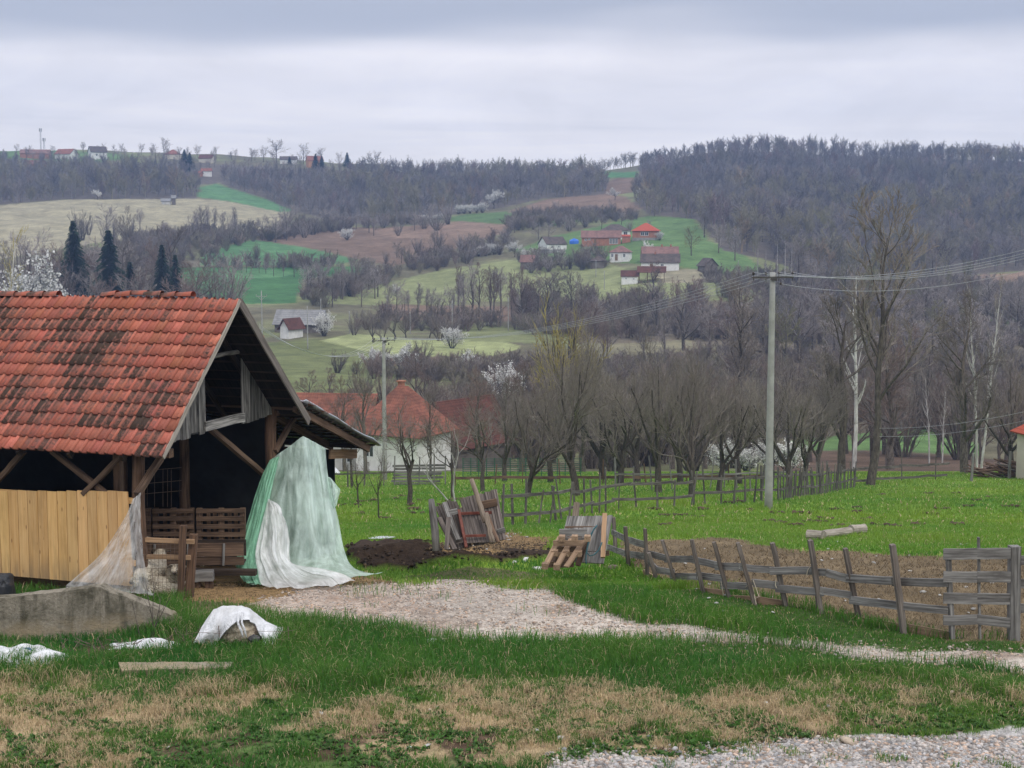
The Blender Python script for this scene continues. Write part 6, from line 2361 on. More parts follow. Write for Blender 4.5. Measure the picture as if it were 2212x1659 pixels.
# litter of white scraps in pen and yard: too many and too small to count
P, rr_ = [], []
for (xa, xb, ya, yb, n_) in ((1090, 1140, 1140, 1165, 16), (930, 1060, 1170, 1192, 14), (1450, 2180, 1170, 1350, 46), (1000, 1100, 1160, 1180, 6), (300, 2100, 1520, 1650, 16)):
    for _ in range(n_):
        q = G(random.uniform(xa, xb), random.uniform(ya, yb))
        P.append((q + Vector((0, 0, 0.02)))[:])
        rr_.append(random.uniform(0.02, 0.055))
v_, f_, c_ = stones_mesh(np.array(P), np.array(rr_), np.tile(np.array([[1., 1., 1.]]), (len(P), 1)), 0.4)
tag(link('rubble', npmesh('rubble', v_, [f_], mwh, c_ * RNG.uniform(.55, 1.0, (len(P), 1)).repeat(len(_IV), 0))), kind='stuff')
# dung and straw clods on the heap
P, rr_, cl_ = [], [], []
for _ in range(2600):
    q = G(random.uniform(748, 1225), random.uniform(1172, 1238))
    X_, Y_ = np.array([q.x]), np.array([q.y])
    zid = zones(X_, Y_, np.array([q.z]))[1][0]
    if zid not in (2, 3) or q.x < -4.5:
        continue
    P.append((q + Vector((0, 0, random.uniform(0, .12) if zid == 2 else 0)))[:])
    rr_.append(random.uniform(0.012, 0.05) if zid == 2 else random.uniform(.015, .04))
    k = random.random()
    cl_.append([0.036, 0.025, 0.018] if k < 0.85 else [0.10, 0.07, 0.04])
v_, f_, c_ = stones_mesh(np.array(P), np.array(rr_), np.array(cl_) * RNG.uniform(.5, 1.5, (len(P), 1)), 0.7)
tag(link('dung_heap', npmesh('dung_heap', v_, [f_], simple_mat('dung_clods', (0.8, 0.8, 0.8), (1.2, 1.2, 1.2), 30, 0.95, 0.5, usecol=True), c_)), 'low dark dung heap between the green plastic sheet and the picket gate', 'dung heap')
# puddles of meltwater / film by the heap
mpud = simple_mat('wet_film', (0.36, 0.38, 0.40), (0.66, 0.68, 0.70), 4, 0.25, 0.5, 0.05, spec=0.5)
for (px, py, w_, d_, lab) in ((828, 1163, 0.75, 0.55, 'pale plastic film lying in grass behind the dung heap'), (862, 1178, 0.8, 0.35, 'strip of pale film at the edge of the dung heap')):
    c0 = G(px, py)

    def fn(a, b, c0=c0, w_=w_, d_=d_):
        r_ = 0.5 * (0.7 + 0.5 * float(vnoise(a * 5, 3, int(w_ * 100))))
        x = math.cos(a * 6.283) * r_ * b * w_
        y = math.sin(a * 6.283) * r_ * b * d_ * 2
        return Vector((c0.x + x, c0.y + y, gz(c0.x + x, c0.y + y) + 0.035 + 0.05 * float(vnoise(x * 6, y * 6, 4)) * (1.02 - b)))
    tag(cloth_patch('plastic_film', fn, 30, 10, mpud, thick=0.004), lab, 'plastic film')
p_ = G(722, 1023)
flat_sack(720, 1023, 0.9, 0.5, 0.5, 21, 'white sack lying by the fence seen beside the barn lean-to')
# ================================================================== FENCES
def f5(x, y):
    return 1296 + x * .41404, 999 + y * .41404


fen = thing('plank_fence', 'rickety grey plank fence along the near side of the muddy pen', 'fence', G(1700, 1300))
fo = fen.location.copy()
POSTS = [((70, 285), (82, 450), .12), ((132, 335), (152, 540), .10), ((235, 345), (250, 600), .09), ((255, 470), (305, 612), .11), ((325, 405), (412, 645), .10), ((480, 402), (547, 680), .11),
         ((595, 415), (682, 702), .11), ((720, 418), (818, 742), .11), ((900, 420), (978, 752), .12), ((1098, 405), (1158, 790), .13), ((1278, 448), (1358, 812), .12), ((1527, 428), (1592, 896), .135)]


def post_between(a, b, w_, nm='post', parent=fen, fo=fo, mat='grey_wood', d=None, front=0.0):
    pb = G(*f5(*b))
    pt = at(*f5(*a), pb.y - 0.02 + front)
    mb = MB()
    base = pb + Vector((0, front, -0.12))
    mb.beam(base - fo, pt - fo, w_ * .92, d or w_ * .6, segs=5, jit=0.005, taper=random.uniform(.85, 1.0))
    mb.build(nm, M[mat], parent)
    return pb.y


PY = []
M['post_grey'] = wood_mat('grey_post_brown_foot', (0.075, 0.060, 0.050), (0.25, 0.215, 0.185), (0.045, 0.032, 0.024), 0.6)
for a, b, w_ in POSTS:
    PY.append((f5(*b)[0], post_between(a, b, w_, mat='post_grey')))
gate_y = G(*f5(1990, 925)).y
PY += [(f5(1835, 925)[0], gate_y), (f5(2160, 905)[0], G(*f5(2160, 905)).y), (f5(2300, 930)[0], G(*f5(2200, 915)).y)]
PY.sort()
_pxs, _pys = [p[0] for p in PY], [p[1] for p in PY]


def rail(pts, h, mat='grey_wood', nm='rail', off=-0.07, parent=fen, fo=fo, th=0.03):
    P = []
    for (x, y) in pts:
        px, py = f5(x, y)
        Y = float(np.interp(px, _pxs, _pys)) + off
        P.append(at(px, py, Y) - fo)
    mb = MB()
    for i in range(len(P) - 1):
        e = (P[i + 1] - P[i]).normalized() * 0.03
        mb.beam(P[i] - e * (i == 0), P[i + 1] + e * (i == len(P) - 2), th, h * random.uniform(.92, 1.06), segs=5, jit=0.004)
    return mb.build(nm, M[mat], parent)


H = 0.122
for seg in ([(62, 362), (132, 398)], [(128, 398), (242, 432)], [(235, 470), (345, 500)], [(340, 505), (485, 503)], [(478, 505), (612, 536)], [(606, 542), (740, 545)], [(735, 548), (905, 562)], [(895, 566), (1100, 564)],
            [(1095, 568), (1180, 575), (1288, 605)], [(1285, 604), (1530, 618)], [(1532, 622), (1805, 627)],
            [(25, 435), (130, 475), (232, 490)], [(240, 505), (300, 560), (385, 575)], [(372, 592), (512, 596)], [(510, 590), (636, 604)], [(638, 640), (772, 645)], [(800, 628), (925, 642)], [(925, 656), (1158, 678)], [(1158, 668), (1310, 692)], [(1308, 716), (1562, 748)], [(1592, 750), (1806, 772)]):
    rail(seg, H)
for seg, mt_ in (([(232, 580), (285, 612)], 'pallet_wood'), ([(485, 682), (548, 676), (652, 690)], 'pallet_wood'), ([(690, 716), (830, 724), (952, 744)], 'pallet_wood'), ([(920, 770), (1050, 778), (1182, 806)], 'dark_wood'), ([(1186, 796), (1330, 806)], 'pallet_wood'), ([(1326, 824), (1580, 866)], 'pallet_wood'), ([(1612, 868), (1812, 904)], 'pallet_wood'), ([(1808, 934), (2035, 944)], 'grey_wood')):
    rail(seg, 0.15, mt_, 'bottom_board', 0.05)
# twine hanging on the rails
m_tw = simple_mat('pale_twine', (0.42, 0.36, 0.27), (0.6, 0.52, 0.4), 20, 0.8, 0)
mb = MB()
for pts in ([(1095, 545), (1085, 560), (1078, 590)], [(918, 612), (915, 640), (922, 655)], [(632, 620), (640, 660), (645, 710)], [(760, 650), (800, 615), (830, 700), (790, 720)], [(795, 640), (815, 740)]):
    P = []
    for (x, y) in pts:
        px, py = f5(x, y)
        P.append(at(px, py, float(np.interp(px, _pxs, _pys)) - 0.11) - fo)
    mb.tube(P, 0.007, 4)
mb.build('twine', m_tw, fen)
# gate
gt2 = thing('plank_gate', 'grey four board gate at the end of the muddy pen fence', 'gate', G(*f5(1990, 930)))
go = gt2.location.copy()
for a, b, w_, nm in (((1815, 455), (1838, 935), .12, 'upright'), ((1975, 390), (1982, 935), .06, 'upright')):
    p = at(*f5(*b), gate_y)
    q = at(*f5(*a), gate_y)
    mb = MB()
    mb.beam(p - go, q - go, w_, w_ * .5, segs=4, jit=0.004)
    mb.build(nm, M['grey_wood'], gt2)
for k, (ya, yb) in enumerate(((478, 474), (597, 597), (708, 712), (824, 838))):
    mb = MB()
    p, q = at(*f5(1792, ya), gate_y - 0.06) - go, at(*f5(2142, yb), gate_y - 0.06) - go
    m_ = (p + q) / 2 + Vector((0, 0, 0.035 if k == 3 else 0.0))
    mb.beam(p, m_, 0.03, 0.165 if k < 3 else .15, segs=4, jit=0.004)
    mb.beam(m_, q, 0.03, 0.165 if k < 3 else .15, segs=4, jit=0.004)
    mb.build('board', M['grey_wood'], gt2)
pb = G(*f5(2158, 925))
mb = MB()
mb.beam(pb - Vector((0, 0, .1)), at(*f5(2162, 436), pb.y), 0.17, 0.15, segs=6, jit=0.004)
gp_ = tag(mb.build('gate_post', M['grey_wood']), 'thick square grey post at the latch end of the four board gate', 'post')
mb = MB()
fx = thing('plank_fence', 'short end of plank fence right of the thick square gate post', 'fence', G(2208, 1378))
for y_ in (510, 630, 760):
    mb = MB()
    mb.beam(at(*f5(2178, y_), pb.y) - fx.location, at(*f5(2320, y_ + 6), pb.y - .1) - fx.location, 0.03, 0.14, segs=3, jit=0.004)
    mb.build('rail', M['grey_wood'], fx)

# hollow concrete or log pieces lying in the field


def g5f(x, y):
    return f5(x, y)


c0 = G(*f5(1120, 398))
for (xa, ya, xb, yb, r_, mt_, lab) in ((1082, 386, 1160, 388, .135, 'log_pale', 'short grey log section lying in the field, left piece of three'), (1162, 382, 1300, 362, .12, 'log_pale', 'longest pale log section lying in the field between two short ones'), (1308, 358, 1378, 352, .135, 'log_pale', 'short mossy log section at the right end of the row in the field')):
    if 'log_pale' not in M:
        M['log_pale'] = wood_mat('pale_log', (0.17, 0.14, 0.11), (0.46, 0.41, 0.35), (0.09, 0.08, 0.06), 0.5)
    a_, b_ = G(*f5(xa, ya + 14)), G(*f5(xb, yb + 16))
    a_, b_ = a_ + Vector((0, 0, r_ * .8)), b_ + Vector((0, 0, r_ * .8))
    mb = MB()
    n_ = 6
    mb.tube([a_.lerp(b_, i / (n_ - 1)) for i in range(n_)], [r_ * random.uniform(.93, 1.06) for _ in range(n_)], 14, rough=0.05)
    tag(mb.build('log', M[mt_]), lab, 'log')

# ------------------------------------------------------------------ far fences: stakes and two bent rails
M['fence_wood'] = wood_mat('dark_grey_stakes', (0.055, 0.048, 0.043), (0.21, 0.19, 0.17), (0.03, 0.026, 0.022), 0.7)


def stake_fence(label, path, hgt_, rails, gap, railw=0.10, name='stake_fence', postw=0.075, mat='fence_wood', miss=0.0, wild=0.08):
    W = [G(*p) for p in path]
    f = thing(name, label, 'fence', W[0])
    o0 = f.location.copy()
    L = [0]
    for i in range(1, len(W)):
        L.append(L[-1] + (W[i] - W[i - 1]).length)

    def pt(s):
        i = int(np.clip(np.searchsorted(L, s) - 1, 0, len(W) - 2))
        q = W[i].lerp(W[i + 1], (s - L[i]) / max(L[i + 1] - L[i], 1e-6))
        return Vector((q.x, q.y, gz(q.x, q.y)))
    s = 0.0
    tops = []
    n = 0
    while s < L[-1] and n < 92:
        if random.random() > miss:
            q = pt(s)
            h = hgt_ * random.uniform(0.8, 1.25)
            lean = Vector((random.gauss(0, wild), random.gauss(0, wild * .6), 0)) * h
            mb = MB()
            mb.beam(q - Vector((0, 0, .15)) - o0, q + lean + Vector((0, 0, h)) - o0, postw * random.uniform(.7, 1.25), postw * random.uniform(.6, 1.0), segs=3, jit=0.006, taper=random.uniform(.6, 1.0))
            mb.build('post', M[mat], f)
            n += 1
        s += gap * random.uniform(0.75, 1.25)
    for rh in rails:
        s = 0.0
        while s < L[-1] - .3:
            ln = min(random.uniform(2.2, 3.6), L[-1] - s)
            a_, m_, b_ = pt(s - .05), pt(s + ln / 2), pt(s + ln + .1)
            h0, h1 = rh + random.uniform(-.05, .05), rh + random.uniform(-.05, .05)
            mb = MB()
            up_ = Vector((0, -0.06, 0))
            mb.beam(a_ + up_ + Vector((0, 0, h0)) - o0, m_ + up_ + Vector((0, 0, (h0 + h1) / 2 - .03)) - o0, 0.03, railw, segs=3, jit=0.008)
            mb.beam(m_ + up_ + Vector((0, 0, (h0 + h1) / 2 - .03)) - o0, b_ + up_ + Vector((0, 0, h1)) - o0, 0.03, railw, segs=3, jit=0.008)
            mb.build('rail', M[mat], f)
            s += ln
    return f


stake_fence('old grey stake and rail fence running from the picket gate towards the orchard', [(1084, 1142), (1180, 1132), (1260, 1116), (1320, 1104), (1420, 1098), (1500, 1092)], 1.25, (0.42, 0.95), 0.95, 0.10)
stake_fence('stake and rail fence continuing behind the concrete pole to the tall tree', [(1500, 1091), (1600, 1088), (1680, 1083), (1740, 1074), (1800, 1062), (1850, 1052)], 1.35, (0.5, 1.05), 0.62, 0.10)
stake_fence('sparse wire and rail fence below the ploughed strip at the far edge of the field', [(1846, 1049), (1900, 1043), (1980, 1039), (2048, 1034)], 1.5, (0.3, 1.0), 3.4, 0.14, wild=0.03)
stake_fence('dark broken rail fence behind the orchard trees', [(985, 1050), (1100, 1047), (1250, 1046), (1400, 1045), (1560, 1043), (1660, 1042)], 1.3, (0.45,), 2.2, 0.16, mat='brown_wood')
stake_fence('thin stakes standing along the meadow beside the barn lean-to', [(716, 1056), (770, 1052), (850, 1048)], 1.6, (0.8,), 1.5, 0.08)
stake_fence('second row of stakes behind the orchard in front of the scrub', [(1330, 1060), (1450, 1060), (1600, 1056), (1700, 1052)], 1.5, (0.9,), 1.1, 0.10, mat='grey_wood')
# hurdle fence of rough boards near the white house
hb_ = thing('board_fence', 'stack of rough horizontal boards forming a fence below the white house', 'fence', G(900, 1048))
o0 = hb_.location.copy()
Yh = o0.y
for k in range(7):
    y_ = 1046 - k * 6.6
    mb = MB()
    mb.beam(at(848 + random.uniform(-4, 4), y_, Yh) - o0, at(960 + random.uniform(-10, 4), y_ - 2 + random.uniform(-3, 3), Yh + .3) - o0, 0.03, 0.13, segs=6, jit=0.012)
    mb.build('board', M['grey_wood'], hb_)
for px in (852, 905, 938, 962):
    mb = MB()
    mb.beam(at(px, 1052, Yh - .05) - o0, at(px + random.uniform(-3, 3), 985 + random.uniform(-6, 6), Yh - .05) - o0, 0.09, 0.08, segs=3, jit=.006)
    mb.build('post', M['grey_wood'], hb_)
# green netting fence behind the orchard
M['net'] = simple_mat('green_net', (0.02, 0.09, 0.055), (0.05, 0.15, 0.09), 30, 0.7, 0)
gn = thing('mesh_fence', 'dark green mesh fence with white posts behind the orchard', 'fence', GY(1150, 95))
o0 = gn.location.copy()
mb = MB()
for k in range(16):
    a_ = GY(1000 + k * 17, 95)
    mb.beam(a_ - o0, a_ + Vector((0, 0, 1.3)) - o0, 0.05, 0.05)
mb.build('post_row', M['net'], gn)
mb = MB()
for k in range(9):
    a_, b_ = GY(1000, 95), GY(1256, 95)
    mb.beam(a_ + Vector((0, 0, .1 + k * .14)) - o0, b_ + Vector((0, 0, .1 + k * .14)) - o0, 0.012, 0.03)
mb.build('mesh', M['net'], gn)

# woodpile at the far right of the field
wp0 = G(2160, 1032)
wp = thing('woodpile', 'long pile of cut branches at the far right edge of the field', 'woodpile', wp0)
for nm, n_, mt_ in (('branches', 120, 'brown_wood'), ('pale_branches', 26, 'log_pale')):
    mb = MB()
    for k in range(n_):
        x = random.uniform(-1.5, 4.2)
        z = random.uniform(0.03, 1.05) * (1 - abs(x - 1.2) / 5.0)
        L = random.uniform(1.0, 2.2)
        a = random.gauss(-0.22, 0.22)
        y = random.uniform(-.5, .5)
        p = Vector((x - L / 2 * math.cos(a), y, max(0.02, z - L / 2 * math.sin(a))))
        q = Vector((x + L / 2 * math.cos(a), y + random.uniform(-.3, .3), max(0.02, z + L / 2 * math.sin(a))))
        r_ = random.uniform(.02, .055)
        mb.tube([p, p.lerp(q, .5) + Vector((0, 0, random.uniform(-.05, .05))), q], [r_, r_ * .9, r_ * .7], 5)
    mb.build(nm, M[mt_], wp)
for px, lab in ((2098, 'pale split post at the near end of the woodpile'), (2180, 'straight grey post standing in front of the woodpile')):
    b_ = G(px, 1040 - (px > 2150) * 6)
    mb = MB()
    mb.beam(b_ - Vector((0, 0, .2)), b_ + Vector((0.1 if px < 2150 else 0, 0, 1.75)), .16, .13, segs=4, jit=.006)
    tag(mb.build('fence_post', M['grey_wood']), lab, 'post')
# ================================================================== BUILDINGS
M['lime_wall'] = simple_mat('limewashed_wall', (0.60, 0.59, 0.56), (0.80, 0.79, 0.76), 1.5, 0.9, 0.2, 0.02, 5)
M['old_lime'] = simple_mat('weathered_plaster', (0.40, 0.39, 0.36), (0.62, 0.61, 0.57), 0.8, 0.95, 0.3, 0.02, 6)
M['cream_wall'] = simple_mat('cream_plaster', (0.50, 0.45, 0.36), (0.60, 0.55, 0.45), 0.8, 0.9, 0.1)
M['brick'] = simple_mat('raw_red_brick', (0.30, 0.13, 0.085), (0.42, 0.20, 0.135), 1.2, 0.9, 0.2)
M['orange_wall'] = simple_mat('orange_plaster', (0.45, 0.22, 0.12), (0.52, 0.28, 0.16), 0.8, 0.9, 0.1)
M['window'] = simple_mat('dark_window_glass', (0.03, 0.032, 0.036), (0.07, 0.075, 0.08), 1.0, 0.2, 0, spec=0.5)
M['frame'] = simple_mat('white_window_frame', (0.6, 0.6, 0.6), (0.75, 0.75, 0.74), 2, 0.6, 0)
M['plank_wall'] = simple_mat('grey_plank_wall', (0.10, 0.085, 0.075), (0.21, 0.185, 0.165), 1.2, 0.95, 0.4)
M['door_wood'] = simple_mat('brown_door', (0.16, 0.10, 0.06), (0.26, 0.17, 0.10), 2, 0.8, 0.1)
M['base_grey'] = simple_mat('grey_plinth', (0.22, 0.21, 0.2), (0.33, 0.32, 0.3), 1.5, 0.95, 0.2)


def roof_mat(name, c0, c1, c2, amt=0.5, rows=3.2):
    m, t = newmat(name)
    ob = t.n('ShaderNodeTexCoord').outputs['Object']
    g = attr(t, "gr").outputs['Vector']
    n1 = t.noise(ob, 0.9, 5, 0.65)
    n2 = t.noise(ob, 7, 4, 0.7)
    base = t.mix(t.n('ShaderNodeMapRange', {0: n2, 1: 0.3, 2: 0.7}).outputs[0], c0, c1)
    base = t.mix(t.math('MULTIPLY', t.n('ShaderNodeMapRange', {0: n1, 1: 0.42, 2: 0.62}).outputs[0], amt), base, c2)
    sp_ = t.n('ShaderNodeSeparateXYZ', {0: g})
    row = t.math('FRACT', t.math('MULTIPLY', sp_.outputs[1], rows))
    colm = t.math('FRACT', t.math('MULTIPLY', sp_.outputs[0], 5.0))
    gap = t.n('ShaderNodeMapRange', {0: row, 1: 0.0, 2: 0.22, 3: 0.35, 4: 1.0}).outputs[0]
    gapc = t.n('ShaderNodeMapRange', {0: colm, 1: 0.0, 2: 0.25, 3: 0.65, 4: 1.0}).outputs[0]
    f_ = t.math('MULTIPLY', gap, gapc)
    base = t.mix(1.0, base, t.ramp(f_, [(0, 0.28), (1, 1.0)]), 'MULTIPLY')
    finish(t, base, 0.9, t.math('ADD', row, t.math('MULTIPLY', colm, 0.5)), 0.6, 0.06, 0.15)
    return m


M['tile_red'] = roof_mat('red_tiles', (0.245, 0.088, 0.062), (0.35, 0.145, 0.105), (0.145, 0.068, 0.052), 0.8)
M['tile_dark'] = roof_mat('brown_tiles', (0.105, 0.045, 0.036), (0.17, 0.075, 0.058), (0.075, 0.038, 0.032), 0.7)
M['tile_old'] = roof_mat('grey_brown_tiles', (0.105, 0.082, 0.075), (0.165, 0.13, 0.115), (0.06, 0.05, 0.048), 0.7)
M['tile_pink'] = roof_mat('faded_pink_tiles', (0.23, 0.125, 0.105), (0.32, 0.185, 0.16), (0.15, 0.095, 0.085), 0.7)
M['tile_bright'] = roof_mat('bright_red_tiles', (0.42, 0.085, 0.05), (0.50, 0.125, 0.075), (0.36, 0.075, 0.05), 0.3)
M['tile_grey'] = roof_mat('grey_slabs', (0.24, 0.235, 0.235), (0.36, 0.355, 0.35), (0.17, 0.165, 0.16), 0.6, 1.5)


def quad_mb(mb, pts, th=0.10):
    """roof plane with thickness; gr = (along, up the slope)"""
    P = [Vector(p) for p in pts]
    n = (P[1] - P[0]).cross(P[-1] - P[0]).normalized()
    ex = (P[1] - P[0]).normalized()
    ey = n.cross(ex)
    V = P + [p - n * th for p in P]
    k = len(P)
    g = [((p - P[0]).dot(ex), (p - P[0]).dot(ey), 0) for p in V]
    fs = [tuple(range(k)), tuple(range(2 * k - 1, k - 1, -1))] + [(i, k + i, k + (i + 1) % k, (i + 1) % k) for i in range(k)]
    mb.add(V, fs, g)


def house(name, label, cat, px, Y, w, d, hw, hr, rz, roof='gable', wall='lime_wall', rmat='tile_red', over=0.35, wins=(), door=None, chim=(), group=None, axis='x', plinth=None, up=0.0, wall_parts=True, ridge_in=None):
    """w along local x (front faces -y), d deep; gable ridge along axis"""
    o = thing(name, label, cat, GY(px, Y) + Vector((0, 0, up)), rz, group)
    mb = MB()
    x0, x1, y0, y1 = -w / 2, w / 2, -d / 2, d / 2
    if wall_parts:
        mb.box((x0, y0, -2.0), (x1, y1, hw))
        if roof == 'gable':
            if axis == 'x':
                for xx in (x0, x1):
                    mb.add([(xx, y0, hw), (xx, y1, hw), (xx, 0, hw + hr * (1 - 0.0))], [(0, 1, 2) if xx > 0 else (0, 2, 1)])
            else:
                for yy in (y0, y1):
                    mb.add([(x0, yy, hw), (x1, yy, hw), (0, yy, hw + hr)], [(0, 1, 2) if yy < 0 else (0, 2, 1)])
        mb.build('wall', M[wall], o)
    if plinth:
        mb = MB()
        mb.box((x0 - .03, y0 - .03, -2), (x1 + .03, y1 + .03, plinth))
        mb.build('plinth', M['base_grey'], o)
    mb = MB()
    e = over
    if roof == 'gable':
        if axis == 'x':
            s = hr / (d / 2)
            z0 = hw - s * e + .02
            zt = hw + hr + .02
            quad_mb(mb, [(x0 - e, y0 - e, z0), (x1 + e, y0 - e, z0), (x1 + e, 0, zt), (x0 - e, 0, zt)])
            quad_mb(mb, [(x1 + e, y1 + e, z0), (x0 - e, y1 + e, z0), (x0 - e, 0, zt), (x1 + e, 0, zt)])
        else:
            s = hr / (w / 2)
            z0 = hw - s * e + .02
            zt = hw + hr + .02
            quad_mb(mb, [(x1 + e, y0 - e, z0), (x1 + e, y1 + e, z0), (0, y1 + e, zt), (0, y0 - e, zt)])
            quad_mb(mb, [(x0 - e, y1 + e, z0), (x0 - e, y0 - e, z0), (0, y0 - e, zt), (0, y1 + e, zt)])
    elif roof == 'hip':
        zt = hw + hr
        z0 = hw - 0.1
        if ridge_in is not None:
            rx, ry = ridge_in
        elif w >= d:
            rx, ry = (w - d) / 2, 0
        else:
            rx, ry = 0, (d - w) / 2
        A, B, C_, D = (x0 - e, y0 - e, z0), (x1 + e, y0 - e, z0), (x1 + e, y1 + e, z0), (x0 - e, y1 + e, z0)
        if rx + ry < 0.05:
            T = (0, 0, zt)
            for a, b in ((A, B), (B, C_), (C_, D), (D, A)):
                quad_mb(mb, [a, b, T])
        elif rx > 0:
            r0, r1 = (-rx, 0, zt), (rx, 0, zt)
            quad_mb(mb, [A, B, r1, r0])
            quad_mb(mb, [C_, D, r0, r1])
            quad_mb(mb, [B, C_, r1])
            quad_mb(mb, [D, A, r0])
        else:
            r0, r1 = (0, -ry, zt), (0, ry, zt)
            quad_mb(mb, [B, C_, r1, r0])
            quad_mb(mb, [D, A, r0, r1])
            quad_mb(mb, [A, B, r0])
            quad_mb(mb, [C_, D, r1])
    elif roof == 'shed':
        quad_mb(mb, [(x0 - e, y0 - e, hw), (x1 + e, y0 - e, hw), (x1 + e, y1 + e, hw + hr), (x0 - e, y1 + e, hw + hr)])
    ro = mb.build('roof', M[rmat], o)
    for (cx, cy, cw, ch) in chim:
        mb = MB()
        mb.box((cx - cw / 2, cy - cw / 2, hw), (cx + cw / 2, cy + cw / 2, hw + hr + ch))
        mb.box((cx - cw / 2 - .08, cy - cw / 2 - .08, hw + hr + ch), (cx + cw / 2 + .08, cy + cw / 2 + .08, hw + hr + ch + .12))
        mb.build('chimney', M['brick'], ro)
    for (face, c_, z, ww, wh) in wins:
        mb = MB()
        mf = MB()
        q = 0.03
        if face == 'f':
            mb.box((c_ - ww / 2, y0 - q - .012, z - wh / 2), (c_ + ww / 2, y0 - q, z + wh / 2))
            mf.box((c_ - ww / 2 - .1, y0 - q, z - wh / 2 - .1), (c_ + ww / 2 + .1, y0 - .002, z + wh / 2 + .1))
            mf.box((c_ - .04, y0 - q - .03, z - wh / 2), (c_ + .04, y0 - q - .012, z + wh / 2))
        elif face == 'r':
            mb.box((x1 + q, c_ - ww / 2, z - wh / 2), (x1 + q + .012, c_ + ww / 2, z + wh / 2))
            mf.box((x1 + .002, c_ - ww / 2 - .1, z - wh / 2 - .1), (x1 + q, c_ + ww / 2 + .1, z + wh / 2 + .1))
        else:
            mb.box((x0 - q - .012, c_ - ww / 2, z - wh / 2), (x0 - q, c_ + ww / 2, z + wh / 2))
            mf.box((x0 - q, c_ - ww / 2 - .1, z - wh / 2 - .1), (x0 - .002, c_ + ww / 2 + .1, z + wh / 2 + .1))
        wn = mf.build('window', M['frame'], o)
        mb.build('pane', M['window'], wn)
    if door:
        c_, ww, wh, dm = door
        mb = MB()
        mb.box((c_ - ww / 2, y0 - .04, 0.0), (c_ + ww / 2, y0 - .003, wh))
        mb.build('door', M[dm], o)
    return o


# --- village near the orchard
h1 = house('white_house', 'white house with orange hipped tile roof seen behind the orchard trees', 'house', 872, 122, 5.9, 5.4, 3.4, 3.7, R(-28), 'hip', 'lime_wall', 'tile_red', 0.6, wins=(('f', -1.6, 1.9, 0.7, 0.9),), chim=((-0.5, 0.5, 0.42, 0.25),), ridge_in=(0.5, 0))
house('long_farmhouse', 'long red tiled house roof showing between the barn lean-to and the white house', 'house', 716, 126, 7.4, 5.5, 3.3, 3.3, R(-7), 'gable', 'old_lime', 'tile_red', 0.4, wins=(('f', 2.0, 1.6, 0.7, 0.9),))
house('brown_roof_barn', 'barn with steep dark brown tile roof right of the white house', 'barn', 1002, 133, 5.0, 7.5, 2.9, 3.4, R(-38), 'gable', 'plank_wall', 'tile_dark', 0.5, axis='y')
house('yellow_house', 'corner of a cream house with red roof at the right edge of the field', 'house', 2296, 92, 3.4, 5, 2.9, 1.5, R(12), 'hip', 'cream_wall', 'tile_bright', 0.35)
# --- valley sheds
house('grey_barn', 'long open fronted barn with pale grey roof in the valley', 'barn', 655, 335, 10.5, 6.5, 2.0, 2.8, R(-8), 'gable', 'plank_wall', 'tile_grey', 0.5, wins=())
house('white_hut', 'small white gabled hut with brown roof before the grey barn', 'hut', 634, 322, 2.3, 5.0, 2.6, 1.7, R(-30), 'gable', 'lime_wall', 'tile_dark', 0.5, axis='y')
# --- hamlet on the hillside
HG = 'hillside hamlet'
house('white_farmhouse', 'long low white house with dark roof, leftmost in the hillside hamlet', 'house', 1192, 505, 7.6, 6.0, 2.6, 2.4, R(28), 'gable', 'lime_wall', 'tile_old', 0.3, (('f', -1.8, 1.6, .5, .6), ('f', 0.8, 1.6, .5, .5), ('r', 0.0, 3.4, .7, .7)), plinth=0.7)
house('brick_outbuilding', 'long raw brick outbuilding with faded roof and glazed porch in the hamlet', 'outbuilding', 1296, 508, 13.2, 6.0, 2.6, 2.2, R(-4), 'gable', 'brick', 'tile_pink', 0.35, (('f', -5.2, 1.6, .7, .5), ('f', -4.0, 1.8, .6, .4), ('f', 3.2, 1.2, .7, 1.7), ('f', 4.2, 1.2, .7, 1.7), ('f', 5.2, 1.2, .7, 1.7)), (-2.0, 0.8, 1.9, 'door_wood'))
house('brick_annex', 'small red roofed brick annex between the long outbuilding and red house', 'annex', 1349, 507, 2.8, 3.0, 2.0, 0.6, R(-4), 'shed', 'brick', 'tile_bright', 0.2)
house('white_villa', 'white house with brown hipped roof behind the long brick outbuilding', 'house', 1325, 530, 10.0, 7.0, 3.2, 2.2, R(3), 'hip', 'lime_wall', 'tile_old', 0.4, (('f', -3.3, 2.2, 1.2, 1.0), ('f', 3.3, 2.2, 1.2, 1.0)))
house('red_house', 'red brick house with bright red hipped roof in the hillside hamlet', 'house', 1391, 510, 8.2, 7.4, 3.0, 2.6, R(-14), 'hip', 'brick', 'tile_bright', 0.5, (('f', -0.6, 1.9, 1.1, 1.1), ('f', 0.8, 1.9, 1.1, 1.1)), plinth=0.6)
house('white_cottage', 'small white cottage with pinkish hipped roof standing alone on the green slope', 'cottage', 1338, 470, 6.2, 5.0, 2.7, 1.9, R(-14), 'hip', 'lime_wall', 'tile_pink', 0.35, (('f', -2.3, 1.6, .6, .9), ('f', 1.5, 1.6, .6, .9)), (-1.0, 0.9, 2.0, 'door_wood'))
house('pink_roof_house', 'long cream house with faded pink roof and two chimneys', 'house', 1421, 462, 11.0, 6.5, 2.4, 2.0, R(-3), 'gable', 'cream_wall', 'tile_pink', 0.3, (), None, ((0.6, 0, .5, .5), (3.4, 0, .5, .5)))
